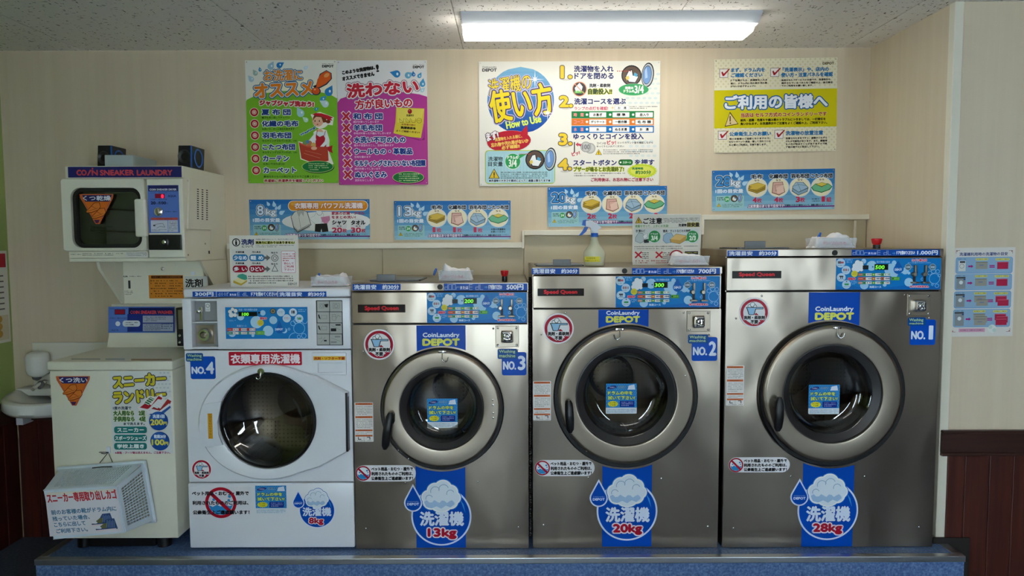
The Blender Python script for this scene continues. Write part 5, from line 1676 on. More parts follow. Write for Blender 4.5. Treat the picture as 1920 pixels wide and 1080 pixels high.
# door with rounded window
def frame_rr(outer, inner, r0, r1, y0, y1):
    bm = BM()
    def pts(b, r): return rr_pts(b[0], b[1], b[2], b[3], r, 6)
    O, I = pts(outer, r0), pts(inner, r1); n = len(O)
    L = [[bm.verts.new((x, y, z)) for x, z in q] for q, y in ((O, y1), (O, y0 + .006), ([(x + (outer[0] + outer[2] - 2 * x) * .012, z + (outer[1] + outer[3] - 2 * z) * .012) for x, z in O], y0), (I, y0), (I, y1))]
    for A, B in zip(L, L[1:] + L[:1]):
        for i in range(n): bm.faces.new((A[i], A[(i + 1) % n], B[(i + 1) % n], B[i]))
    bmesh.ops.recalc_face_normals(bm, faces=bm.faces)
    return bm
o_ = (P(121, 400, YD).x, dz(471), P(276, 400, YD).x, dz(335))
i_ = (P(134, 400, YD - .02).x, dz(465, 200, YD - .02), P(265, 400, YD - .02).x, dz(352, 200, YD - .02))
dd_ = obj('door', frame_rr(o_, i_, .012, .04, YD - .022, YD + .011), M['cream'], sd, smooth=30)
obj('window_seal', frame_rr((i_[0] + .0005, i_[1] + .0005, i_[2] - .0005, i_[3] - .0005), (i_[0] + .018, i_[1] + .016, i_[2] - .014, i_[3] - .016), .04, .03, YD - .014, YD + .008), M['rubber'], dd_, smooth=30)
gp_ = BM()
V = [gp_.verts.new((x, YD - .002, z)) for x, z in rr_pts(i_[0] + .01, i_[1] + .01, i_[2] - .01, i_[3] - .01, .03, 6)][::1]
gf = gp_.faces.new(V); gp_.normal_update()
if gf.normal.y > 0: gf.normal_flip()
obj('door_glass', gp_, M['glass'], dd_)
cav = bx(hx0, hx1, YD + .013, YD + .249, hz0, hz1)
cav.faces.ensure_lookup_table()
bmesh.ops.delete(cav, geom=[f for f in cav.faces if f.normal.y < -.5], context='FACES')
cav.normal_update()
bmesh.ops.reverse_faces(cav, faces=cav.faces)
obj('chamber', cav, M['greyd'], sd)
for zz in (425, 385):
    a_, b_ = P(205, zz, YD + .2), P(262, zz + 2, YD + .1)
    obj('shoe_rack', tube(BM(), [Vector((a_.x, YD + .22, a_.z)), Vector((a_.x - .02, YD + .1, a_.z)), Vector((a_.x, YD + .06, a_.z - .02)), Vector((b_.x, YD + .06, b_.z - .02)), Vector((b_.x, YD + .22, b_.z))], .004, 8), M['chrome'], sd, smooth=50)
obj('door_handle', pbox(251.5, 373, 272.5, 444, YD - .048, YD - .0222, .008, 3), M['cream'], dd_, smooth=40)
a = Art(YD - .0146); tri_sticker(a, 182, 364, 64, 56, 'くつ乾燥'); a.build('sticker', dd_, label='orange and purple triangular shoe sticker')
# control column
obj('control_column', pbox(276.5, 335, 344, 483, YD - .016, YD + .011, .004), M['cream'], sd)
a = Art(YD - .0166).to((0, 240), 4)
a.rect(1112, 430, 1345, 787, '5c7cc8'); a.rect(1112, 430, 1335, 474, '2a2c68'); a.text('COIN SNEAKER DRYER', 1122, 455, 1324, 468, 'e4e4ee', b=1)
a.marks(1130, 482, 1250, 490, 1, '1c2858', cw=9); a.rect(1162, 493, 1236, 527, '8c1834'); a.text('AQUA', 1260, 502, 1320, 520, '303c78', b=1)
a.marks(1130, 530, 1255, 542, 1, '1c2858', cw=9)
a.text('20', 1132, 552, 1166, 572, '141c48', b=1.6); a.text('分', 1168, 560, 1180, 572, '141c48'); a.text('/', 1184, 552, 1194, 572, '141c48', b=1); a.text('100', 1198, 552, 1244, 572, '141c48', b=1.6); a.text('円', 1246, 560, 1260, 572, '141c48')
a.marks(1240, 620, 1330, 636, 1, '283460', cw=9); a.rect(1132, 672, 1334, 690, 'c4544c'); a.marks(1175, 676, 1290, 686, 1, '5c1c20', cw=9)
a.rect(1132, 693, 1258, 780, 'c8ccd8'); a.rect(1262, 693, 1334, 780, 'c8ccd8'); a.line([(1150, 728), (1180, 720), (1222, 716), (1236, 744), (1200, 738), (1176, 750)], 2.5, '505868'); a.marks(1140, 758, 1250, 776, 2, '505868', cw=8)
a.rect(1150, 728, 1166, 736, '202430'); a.marks(1268, 700, 1330, 776, 6, '505868', cw=8, seed=5)
cp = a.build('control_panel', sd, label='blue control panel with red display')
a = Art(YD - .0186).to((0, 240), 4); a.text('0', 1210, 500, 1226, 524, 'fff', b=2); a.build('display_digits', cp, M['ledr'])
k0 = P(299, 397, YD - .0166)
obj('coin_knob', cyl(BM(), k0, .019, -.012, 0, n=28, bev=.003), M['chrome'], cp, smooth=50)
obj('knob_key', bx(k0.x - .003, k0.x + .003, k0.y - .016, k0.y - .012, k0.z - .012, k0.z + .012, .001), M['steelring'], cp)
cbx = obj('coin_box', pbox(278.5, 440, 339.5, 468.5, YD - .024, YD - .0162, .002), M['plastic'], sd)
k0 = P(309, 454, YD - .024)
obj('lock_ring', cyl(BM(), k0, .02, -.004, 0, n=28, bev=.002), M['plastic'], cbx, smooth=50)
obj('key_cylinder', cyl(BM(), k0, .009, -.009, -.0041, n=20, bev=.001), M['chrome'], cbx, smooth=50)
a = Art(YD - .0006).to((0, 240), 4)
obj('lower_rail', pbox(133, 484, 350, 490, YD - .012, YD + .011, .002), M['cream'], sd)
obj('lower_strip', pbox(129, 471.5, 276, 483.5, YD - .010, YD + .011, .002), M['cream'], sd)
a = Art(YD - .0106).to((0, 240), 4)
a.rect(940, 930, 1110, 970, 'e4e2dc'); a.marks(530, 942, 606, 954, 1, '202020', cw=8); a.marks(618, 936, 920, 960, 2, '202020', cw=9, fill=.75, seed=3); a.marks(952, 933, 1100, 962, 3, '303030', cw=8, seed=8)
a.build('notice_strip', sd)
# louvred panel on the right side (on the plane x = XD1)
def side(px, py): return PX(px, py, XD1 + .0005)
lv = BM()
q = [PX(x, y, XD1) for x, y in ((352, 335), (404, 347), (411, 421), (394, 431), (349, 429))]
A = [lv.verts.new((XD1 + .009, v.y, v.z)) for v in q]; B = [lv.verts.new((XD1 + .0005, v.y, v.z)) for v in q]
lv.faces.new(A); lv.faces.new(B[::-1])
for i in range(5): lv.faces.new((A[i], B[i], B[(i + 1) % 5], A[(i + 1) % 5]))
bmesh.ops.recalc_face_normals(lv, faces=lv.faces)
lo = obj('side_panel', lv, M['cream'], sd)
sl = BM()
for c in range(3):
    for r in range(14):
        v = PX(371 + c * 8.5, 355 + r * 4.2 + c * 1.0, XD1 + .009)
        box(sl, XD1 + .0085, XD1 + .0096, v.y - .008, v.y + .008, v.z - .0022, v.z + .0022)
o = obj('vent_slots', sl, M['dark'], lo); o['kind'] = 'stuff'
for x, y in ((352, 339), (352, 478), (384, 457)):
    v = PX(x, y, XD1)
    obj('screw', cyl(BM(), v, .004, 0, .003, axis='X', n=10), M['chrome'], sd, smooth=50)
v = PX(392, 473, XD1); obj('cable_hole', bx(XD1, XD1 + .001, v.y - .006, v.y + .006, v.z - .007, v.z + .007), M['rubber'], sd)

# bracket stand
YP = 3.14
dzt = z0 - .0005
zbk = yt + .001
st_root = thing('dryer_stand', ((XD0 + XD1) / 2, 3.25, zbk), 'cream bracket stand with tapered side plates carrying the shoe dryer', 'stand')
for nm_, xa in (('left', P(178, 495, YD).x), ('right', XD1 - .012)):
    pts = [(YD + .01, dzt), (YD + .02, dzt - .03), (YP - .005 if nm_ == 'left' else YP + .04, zbk + .0), (YDB, zbk), (YDB, dzt)]
    if nm_ == 'right': pts = [(YD + .14, dzt), (YP + .085, P(392, 537, YP + .085).z), (YDB, P(420, 533, YDB).z), (YDB, dzt)]
    m_ = BM(); A = [m_.verts.new((xa, y, z)) for y, z in pts]; B = [m_.verts.new((xa + .012, y, z)) for y, z in pts]
    m_.faces.new(A); m_.faces.new(B[::-1]); n_q = len(pts)
    for i in range(n_q): m_.faces.new((A[i], B[i], B[(i + 1) % n_q], A[(i + 1) % n_q]))
    bmesh.ops.recalc_face_normals(m_, faces=m_.faces)
    obj('side_plate', m_, M['cream'], st_root)
xpa = P(178, 495, YD).x + .0125
bp = obj('back_panel', bx(xpa, XD1 - .0125, YP, YP + .01, zbk, dzt), M['cream'], st_root)
obj('screw', bolt(BM(), P(305, 504, YP), .009), M['chrome'], bp, smooth=50)
obj('key_slot', pbox(240.5, 526, 244.5, 541, YP - .001, YP - .0002), M['grubber'], bp)
a = Art(YP - .0006).to((0, 500), 4)
a.text('AQUA', 893, 68, 958, 80, '303030', b=1); a.marks(972, 66, 1055, 80, 1, '303030', cw=9); a.marks(935, 178, 998, 214, 3, '404040', cw=7)
a.rect(1117, 64, 1376, 238, 'd88a34'); a.rect(1134, 68, 1370, 88, '4c2010'); a.marks(1142, 72, 1360, 84, 1, 'c87c34', cw=9)
a.marks(1130, 96, 1362, 232, 7, '3c2410', cw=11, h=.5, fill=.72, seed=6)
a.rect(1384, 72, 1560, 225, 'd2d4d0'); a.text('洗剤', 1392, 92, 1520, 154, '20201c', b=2, res=3); a.text('自動投入', 1392, 178, 1540, 212, '20201c', b=1.2)
a.build('notice_labels', bp, label='orange label and white detergent label')
obj('tape_tab', pbox(358, 509, 365, 516, YP - .004, YP - .0012), M['whitep'], bp)

# box and speakers on top of the dryer
zt_ = z1 + .0005
q0, q1 = P(196, 300, 3.0).x, P(249, 300, 3.0).x
b_ = obj('box', bx(q0, q1, 3.0, 3.0 + .2, zt_, P(222, 290.5, 3.0).z, .002), M['box'], loc=((q0 + q1) / 2, 3.1, zt_)); tag(b_, 'pale grey-green flat box lying on top of the shoe dryer', 'box')
b_['label'] = 'pale grey-green flat box on top of the shoe dryer between the speakers'
def speaker(px0, px1, pyt, Yc, label, dep):
    xa, xb = P(px0, 290, Yc).x, P(px1, 290, Yc).x
    zt2 = P(px0, pyt, Yc).z
    r = thing('speaker', ((xa + xb) / 2, Yc, zt_), label, 'speaker', 'small speakers on the shoe dryer')
    bm = BM(); sh = .006
    box(bm, xa, xb, Yc, Yc + dep, zt_, zt2, .003)
    for v in bm.verts: v.co.x += sh * (v.co.z - zt_) / (zt2 - zt_) * 1.0
    obj('cabinet', bm, M['plastic'], r)
    cz = zt_ + (zt2 - zt_) * .5; cx_ = (xa + xb) / 2 + sh / 2
    obj('cone', lathe(BM(), [(0, .004), (.010, .003), (.024, -.002), (.027, -.004), (.029, 0)], Vector((cx_, Yc - .001, cz)), n=28), M['grubber'], r, smooth=50)
    xs = xb + sh / 2
    obj('side_ring', lathe(BM(), [(.034, .0), (.036, .003), (.039, .003), (.041, 0)], Vector((xs + .0025, Yc + dep * .5, cz)), axis='X', n=32), M['blue'], r, smooth=50)
    obj('edge_strip', bx(xb + sh * .5 - .001, xb + sh * .5 + .003, Yc - .0015, Yc + .004, zt_ + .002, zt2 - .002), M['blue'], r)
speaker(181, 207, 272.5, 3.12, 'black speaker with blue ring on the dryer, partly behind the grey-green box', .12)
speaker(332, 357, 272.5, 3.04, 'black speaker with blue ring on the dryer, right end above the control panel', .13)

# ================================================================== basket hanging on the shoe washer
Yf, Yr = 2.50, YS - .016
FQ = [P(x, y, Yf) for x, y in ((82.5, 919.5), (218.5, 912.5), (233, 998), (101.5, 1010.5))]
RQ = [P(x, y, Yr) for x, y in ((112, 879), (270, 867), (289, 976), (131, 988))]
bk = thing('basket', tuple((RQ[2] + RQ[3]) / 2), 'pale plastic mesh basket with shoe notice hanging from the shoe washer front', 'basket')
def lerp(a_, b_, t): return a_ + (b_ - a_) * t
def bar(bm, a_, b_, w, nrm):
    d = (b_ - a_).normalized(); s_ = d.cross(nrm).normalized() * w / 2; n_ = nrm.normalized() * .0011
    vs = [bm.verts.new(v) for v in (a_ - s_ - n_, a_ + s_ - n_, a_ + s_ + n_, a_ - s_ + n_, b_ - s_ - n_, b_ + s_ - n_, b_ + s_ + n_, b_ - s_ + n_)]
    for f in ((0, 1, 2, 3), (7, 6, 5, 4), (0, 4, 5, 1), (1, 5, 6, 2), (2, 6, 7, 3), (3, 7, 4, 0)): bm.faces.new([vs[i] for i in f])
def lattice(a0, a1, b0, b1, nu, nv, name):
    """a0-a1 front edge, b0-b1 rim edge"""
    bm = BM(); nrm = (a1 - a0).cross(b0 - a0)
    m_ = .10
    for i in range(nu + 1):
        t = m_ + (1 - 2 * m_) * i / nu
        bar(bm, lerp(lerp(a0, a1, t), lerp(b0, b1, t), .1), lerp(lerp(a0, a1, t), lerp(b0, b1, t), .9), .0035, nrm)
    for j in range(nv + 1):
        u = .12 + .76 * j / nv
        bar(bm, lerp(lerp(a0, b0, u), lerp(a1, b1, u), .03), lerp(lerp(a0, b0, u), lerp(a1, b1, u), .97), .0035, nrm)
    # solid margins
    for t0, t1 in ((0, m_), (1 - m_, 1)):
        bar(bm, lerp(a0, a1, (t0 + t1) / 2), lerp(b0, b1, (t0 + t1) / 2), (a1 - a0).length * m_, nrm)
    for u0, u1 in ((0, .12), (.88, 1)):
        bar(bm, lerp(lerp(a0, b0, (u0 + u1) / 2), lerp(a1, b1, (u0 + u1) / 2), 0), lerp(lerp(a0, b0, (u0 + u1) / 2), lerp(a1, b1, (u0 + u1) / 2), 1), (b0 - a0).length * .12, nrm)
    bmesh.ops.recalc_face_normals(bm, faces=bm.faces)
    o = obj(name, bm, M['bskt'], bk); o['kind'] = 'stuff'; return o
lattice(FQ[0], FQ[1], RQ[0], RQ[1], 26, 9, 'side_mesh')
lattice(FQ[2], FQ[1], RQ[2], RQ[1], 15, 8, 'side_mesh')
lattice(FQ[3], FQ[2], RQ[3], RQ[2], 26, 9, 'side_mesh')
lattice(FQ[0], FQ[3], RQ[0], RQ[3], 15, 8, 'side_mesh')
def slab(q, y0, y1, grow=0):
    bm = BM(); c = sum(q, Vector()) / 4
    q = [v + (v - c) * grow for v in q]
    A = [bm.verts.new((v.x, y0, v.z)) for v in q]; B = [bm.verts.new((v.x, y1, v.z)) for v in q]
    bm.faces.new(A); bm.faces.new(B[::-1])
    for i in range(4): bm.faces.new((A[i], B[i], B[(i + 1) % 4], A[(i + 1) % 4]))
    bmesh.ops.bevel(bm, geom=list(bm.edges), offset=.004, segments=2, affect='EDGES')
    bmesh.ops.recalc_face_normals(bm, faces=bm.faces)
    return bm
obj('bottom', slab(FQ, Yf - .001, Yf + .008, .03), M['bskt'], bk, smooth=40)
rm = BM(); 
for i in range(4):
    a_, b_ = RQ[i], RQ[(i + 1) % 4]
    tube(rm, [lerp(a_, b_, -.02), lerp(a_, b_, 1.02)], .009, 10)
obj('rim', rm, M['bskt'], bk, smooth=60)
SG = [P(x, y, Yf - .0015) for x, y in ((88, 924), (217, 916), (229, 994.5), (106, 1004))]
obj('sign_sheet', slab(SG, Yf - .0052, Yf - .0012), M['sheet'], bk)
a = Art(Yf - .0056, ang=3.6).to((70, 860), 6.354)
a.rect(120, 408, 985, 905, 'e2e0e6')
a.text('スニーカー専用取り出しカゴ', 115, 392, 942, 505, 'c03038', b=4, sh=-.12)
for t, x0, y0, x1, y1 in (('前のお客様の靴がドラム内に', 165, 588, 940, 646), ('残っていた場合、', 182, 678, 622, 732), ('こちらに出して', 200, 748, 572, 804), ('ご利用下さい。', 226, 826, 600, 878)):
    a.text(t, x0, y0, x1, y1, '4c7ca0', b=2.2, sh=-.1)
for ox, oy in ((0, 0), (50, 62)):
    a.poly([(640 + ox, 772 + oy), (660 + ox, 748 + oy), (700 + ox, 738 + oy), (745 + ox, 708 + oy), (780 + ox, 656 + oy), (875 + ox, 652 + oy), (905 + ox, 770 + oy), (900 + ox, 784 + oy), (690 + ox, 796 + oy), (650 + ox, 788 + oy)], '38507c')
    a.poly([(645 + ox, 770 + oy), (662 + ox, 750 + oy), (700 + ox, 742 + oy), (720 + ox, 768 + oy), (700 + ox, 776 + oy)], 'e4e4ea')
    a.poly([(705 + ox, 738 + oy), (748 + ox, 706 + oy), (790 + ox, 704 + oy), (770 + ox, 768 + oy), (722 + ox, 768 + oy)], '6c6c48')
    a.poly([(645 + ox, 780 + oy), (895 + ox, 772 + oy), (898 + ox, 784 + oy), (690 + ox, 796 + oy), (650 + ox, 790 + oy)], 'e8d8dc')
    for q in range(6): a.line([(790 + ox + q * 16, 668 + oy + (q % 2) * 12), (776 + ox + q * 18, 756 + oy)], 4, '8ca4d0')
a.build('sign_print', bk, label='white notice with red and blue lettering and sneakers')
hz_ = P(203, 846, YS)
hkb = obj('adhesive_hook', pbox(199, 838, 206, 851, YS - .008, YS - .0006, .002), M['whitep'], sw)
c1, c2 = P(187, 868, Yr), P(211, 867, Yr)
kn = P(203, 848, YS - .012)
co = tube(BM(), [c1, kn, c2], .0016, 6)
tube(co, [kn, P(194, 848, YS - .016), P(186, 848, YS - .014)], .0016, 6); tube(co, [kn, P(196, 851, YS - .016), P(190, 850, YS - .014)], .0016, 6)
obj('cord', co, M['cord'], bk)
obj('cord_loop', tube(BM(), [P(173, 877.5, Yr - .03), P(190, 875.5, Yr - .03), P(210, 875, Yr - .03)], .0022, 6), M['cord'], bk)

# ================================================================== wash basin behind
Yk = 3.17
xle = P(18, 760, 3.25).x; xri = XA - .012; sx = (xle + xri) / 2
zrim = P(60, 742, 3.15).z
sk = thing('wash_basin', (sx, YW, zrim), 'small white wall-hung wash basin left of the shoe washer', 'basin')
bs = BM(); n = 40
def ringk(rx, ry, z, cy=YW - .03, back=True):
    out = []
    for i in range(n + 1):
        t = math.pi + math.pi * i / n
        out.append(bs.verts.new((sx + rx * math.cos(t), YW - .002 + ry * math.sin(t), z)))
    return out
rx = (xri - xle) / 2
R_l = [(rx * .3, .14, -.125), (rx * .45, .2, -.11), (rx * .78, .33, -.078), (rx * .96, .395, -.064), (rx, .415, -.045), (rx * .995, .412, -.006), (rx * .97, .40, 0), (rx * .9, .37, -.004), (rx * .82, .34, -.02), (rx * .6, .26, -.06), (rx * .3, .14, -.08)]
L = [ringk(a_, b_, zrim + c_) for a_, b_, c_ in R_l]
for A, B in zip(L, L[1:]):
    for i in range(n): bs.faces.new((A[i], A[i + 1], B[i + 1], B[i]))
bs.faces.new(L[-1]); bs.faces.new(L[0])
bmesh.ops.recalc_face_normals(bs, faces=bs.faces)
obj('bowl', bs, M['ceram'], sk, smooth=50)
obj('back_shelf', bx(sx - rx * .97, sx + rx * .97, YW - .10, YW - .001, zrim - .03, zrim + .004, .006), M['ceram'], sk, smooth=40)
obj('wall_bracket', pbox(30, 784, 43, 797, 3.3, YW - .001, .001), M['whitep'], sk)
fz = zrim + .004
fx = P(84, 735, YW - .06).x
fa = cyl(BM(), Vector((fx, YW - .06, fz)), .022, .0, .03, axis='Z', n=20, bev=.003)
tube(fa, [Vector((fx, YW - .06, fz + .02)), Vector((fx + .005, YW - .065, fz + .026)), Vector((fx + .01, YW - .12, fz + .022)), Vector((fx + .012, YW - .16, fz + .012))], [.014, .013, .011, .010], 12)
lev = tube(BM(), [Vector((fx - .02, YW - .062, fz + .014)), Vector((fx - .008, YW - .075, fz + .022)), Vector((fx + .014, YW - .10, fz + .022)), Vector((fx + .02, YW - .125, fz + .01))], [.009, .014, .014, .008], 12)
obj('lever', lev, M['grey'], sk, smooth=60)
obj('tap', fa, M['chrome'], sk, smooth=50)
struct('trim_16', bx(P(62, 680, YW - .01).x, P(215, 680, YW - .01).x, YW - .012, YW - .0005, zrim + .006, P(130, 642, YW - .012).z, .002), M['backpl'])
sb = thing('soap_dispenser', (P(72, 690, YW - .07).x, YW - .07, P(72, 706, YW - .07).z), 'milky inverted soap bottle with grey lever above the wash basin', 'soap dispenser')
Yq = YW - .07; s = Yq / F; c = P(72, 706, Yq); hh = (P(72, 660, Yq).z - c.z)
obj('bottle', lathe(BM(), [(0, 0), (.022, 0), (.044, hh * .12), (.050, hh * .3), (.050, hh * .8), (.044, hh * .95), (.03, hh), (0, hh)], c, 'Z', 28), M['soapb'], sb, smooth=60)
g_ = BM(); tube(g_, [c + Vector((-.006, 0, .0)), c + Vector((-.005, -.002, -.005)), c + Vector((.0, -.006, -.008))], [.022, .02, .013], 12)
obj('pump_lever', g_, M['grey'], sb, smooth=60)
obj('wall_mount', bx(c.x - .02, c.x + .02, Yq, YW - .0125, c.z + .004, c.z + .014, .003), M['grey'], sb)


# ================================================================== posters on the back wall
def poster(name, x0, y0, x1, y1, Y, label, fn, group=None, ang=0, th=.003, cat='poster', pins=True):
    c = P((x0 + x1) / 2, (y0 + y1) / 2, Y)
    w = P(x1, (y0 + y1) / 2, Y).x - P(x0, (y0 + y1) / 2, Y).x
    h_ = P((x0 + x1) / 2, y0, Y).z - P((x0 + x1) / 2, y1, Y).z
    root = thing(name, (c.x, Y, c.z), label, cat, group)
    ca, sa = math.cos(R_(ang)), math.sin(R_(ang))
    q = [(-w / 2, -h_ / 2), (w / 2, -h_ / 2), (w / 2, h_ / 2), (-w / 2, h_ / 2)]
    Q = [(c.x + x * ca - z * sa, c.z + x * sa + z * ca) for x, z in q]
    obj('sheet', prism(BM(), Q, Y, Y + th), M['sheet'], root)
    a = Art(Y - .0001, ang=ang); fn(a)
    # clip the print to the sheet
    s_ = []
    for v in a.v:
        dx, dz = v.x - c.x, v.z - c.z
        u, t = dx * ca + dz * sa, -dx * sa + dz * ca
        u = max(-w / 2, min(w / 2, u)); t = max(-h_ / 2, min(h_ / 2, t))
        s_.append(Vector((c.x + u * ca - t * sa, v.y, c.z + u * sa + t * ca)))
    a.v = s_
    a.build('print', root)
    if pins:
        f0 = None; m_ = .008
        for x, z in q:
            p_ = Vector((c.x + (x - math.copysign(m_, x)) * ca - (z - math.copysign(m_, z)) * sa, Y - .0008, c.z + (x - math.copysign(m_, x)) * sa + (z - math.copysign(m_, z)) * ca))
            if f0 is None: f0 = obj('pin', bolt(BM(), p_, .0028, 10), M['chrome'], root, smooth=60); fp = p_
            else: share(f0, p_ - fp, root)
    return root


NV, WH = '1c3a86', 'eef0f2'
YPo = YW - .006


def green_poster(a):
    a.to((440, 90), 4)
    a.rect(60, 85, 790, 1030, 'ecebe0')
    for y0, y1, c in ((150, 420, 'f2eed4'),): a.ell(430, 330, 320, 110, c)
    a.poly([(60, 405), (100, 392), (150, 368), (250, 342), (380, 328), (520, 326), (640, 336), (720, 352), (800, 385), (800, 1040), (60, 1040)], '7dbb2e')
    for x, y, r, rot, c in ((335, 130, 22, 60, '2c84c8'), (270, 140, 24, 30, '9cc4d4'), (155, 190, 18, -30, 'a8c0b0'), (190, 165, 12, -10, '3c98cc'), (125, 235, 20, -40, 'b4d0d8'), (530, 150, 14, 60, 'd0e4ec'), (705, 330, 30, 30, '2c84c8'), (660, 385, 20, 50, '3c98cc'), (680, 420, 26, -60, 'c8e0e4'), (495, 490, 28, -30, 'a8d4dc'), (535, 540, 18, -50, 'c0e0d0'), (610, 460, 13, 60, '2c9cc0'), (565, 430, 12, 0, 'b0d8e0')):
        a.drop(x, y, r, rot, c, tail=1.9)
        a.ell(x + r * .3, y - r * .2, r * .25, r * .35, 'e8f4f8', n=12)
    a.text('お洗濯に', 222, 163, 505, 246, 'e88a1e', b=2.6, o=4, oc='c8dce8', o2=5, oc2='2c5c8c', rot=1, res=3)
    a.text('オススメ', 148, 250, 588, 372, 'ec8420', b=6, o=6, oc='c8dce8', o2=6, oc2='2c5c8c', rot=3, res=3)
    a.poly([(585, 285), (600, 300), (612, 270), (640, 195), (690, 168), (728, 190), (730, 232), (690, 275), (640, 300), (618, 306)], '2c3c50')
    a.poly([(610, 292), (622, 235), (650, 195), (690, 174), (722, 192), (722, 232), (685, 266), (640, 290), (616, 300)], 'e86424')
    a.ell(612, 325, 34, 30, '2c3c50'); a.ell(610, 322, 28, 25, 'e45c24'); a.ell(602, 312, 8, 6, 'f0b070'); a.ell(690, 205, 22, 14, 'f0a060', rot=-30)
    a.text('ジャブジャブ洗おう!', 188, 390, 592, 442, 'c8323c', b=4, o=5, oc='f4f0e8', rot=-2)
    for y, x, t, x1, sub in ((482, 147, '夏 布 団', 418, '寝汗を洗い流してサッパリ!'), (568, 150, '化繊の毛布', 476, '丸洗いで、ダニの発生を防ぎます'), (656, 152, '羽毛布団', 423, 'キルティングされていれば、OK!'), (743, 154, 'こたつ布団', 452, 'キルティングされていれば、OK!'), (830, 157, 'カーテン', 406, '水洗いできればOK!'), (918, 161, 'カーペット', 460, '')):
        a.ell(x, y, 34, col='f2e2d4'); a.ell(x, y, 30, col='b82030'); a.ring(x, y, 13, 17, 'f2dccc'); a.ell(x, y, 10, col='e4c4bc')
        a.text(t, x + 56, y - 22, x1, y + 20, NV, b=2.6, o=4, oc=WH, res=2)
        if sub: a.text(sub, x + 56, y + 32, x + 56 + 16.2 * len(sub), y + 48, '244a18', b=.5, res=1)
    a.text('裏地付きのものは剥がれますのでご注意ください', 218, 956, 634, 972, '2c5418', b=.5, res=1)
    a.text('洗濯前に洗濯表示を確認してください', 222, 984, 664, 1006, 'a02838', b=1.4, o=3, oc='f0ecd8', res=1)
    # woman with laundry basket
    OUT = 'f4f2e6'
    body = [(600, 640), (640, 612), (690, 628), (706, 700), (700, 770), (735, 860), (700, 868), (600, 850)]
    a.poly(body, OUT, outline=OUT, ow=10)
    a.ell(645, 545, 62, 58, OUT); a.poly([(570, 500), (640, 480), (745, 520), (735, 580), (600, 560)], OUT)
    a.poly([(486, 706), (600, 730), (700, 735), (705, 860), (600, 862), (500, 830)], OUT, outline=OUT, ow=8)
    a.poly([(612, 612), (650, 606), (672, 640), (640, 652), (620, 640)], 'e8b490')
    a.ell(625, 545, 42, 44, 'e8b898'); a.poly([(600, 500), (590, 520), (586, 548), (596, 530), (612, 516), (650, 520), (664, 560), (690, 556), (684, 520), (650, 498)], '7c3a20'); a.ell(702, 552, 17, 14, '7c3a20')
    a.poly([(582, 498), (610, 488), (650, 490), (700, 505), (740, 522), (722, 530), (735, 545), (700, 540), (650, 512), (600, 506)], 'c82430')
    a.ell(603, 548, 4, 7, '2c1c18', n=12); a.ell(636, 548, 4, 7, '2c1c18', n=12); a.ell(622, 573, 7, 4, 'c04040', n=12); a.ell(596, 562, 7, 5, 'f0a090', n=12); a.ell(645, 562, 7, 5, 'f0a090', n=12)
    a.poly([(600, 636), (632, 628), (660, 632), (690, 630), (704, 700), (690, 760), (650, 775), (604, 740)], 'e4eef0')
    a.poly([(612, 650), (640, 668), (670, 655), (690, 700), (684, 780), (690, 850), (620, 850), (604, 760)], 'b82030')
    a.line([(614, 652), (620, 618)], 4, '9c2030'); a.line([(672, 655), (682, 622)], 4, '9c2030')
    a.poly([(602, 640), (560, 690), (515, 706), (520, 730), (575, 722), (612, 690)], 'f0f4f4'); a.poly([(690, 635), (710, 700), (650, 760), (610, 765), (606, 748), (640, 740), (676, 700)], 'f0f4f4')
    a.poly([(690, 745), (735, 730), (730, 760), (736, 790), (705, 775)], 'b82030')
    for x, y, r, c in ((530, 712, 20, '7ca060'), (560, 716, 22, 'c87850'), (592, 728, 18, 'd8b060'), (548, 704, 14, '5c8cb0')): a.ell(x, y, r, col=c, n=16)
    a.poly([(483, 706), (545, 732), (610, 740), (700, 742), (704, 846), (640, 858), (560, 852), (500, 828)], 'b8402c')
    a.poly([(483, 706), (545, 732), (610, 740), (612, 752), (545, 744), (486, 720)], 'd05c40')
    a.ell(596, 752, 22, 13, 'e8b898'); a.line([(520, 790), (640, 826)], 2.5, 'd88c74'); a.line([(530, 770), (650, 800)], 2, 'd88c74')
    a.text('Washing!', 500, 606, 602, 644, '2c6ca8', b=1.6, o=3, oc='d8ecd0', rot=28)
    a.ell(628, 895, 120, 46, '1c5428'); a.ell(623, 890, 119, 44, 'c8dc8c'); a.ell(623, 890, 115, 41, '1f7a3c')
    a.marks(555, 862, 700, 920, 4, 'd8e8b0', cw=11, h=.5, seed=3)
    a.text('DEPOT', 657, 128, 741, 145, '303030', b=1.6); a.marks(657, 114, 741, 124, 1, '606060', cw=7)


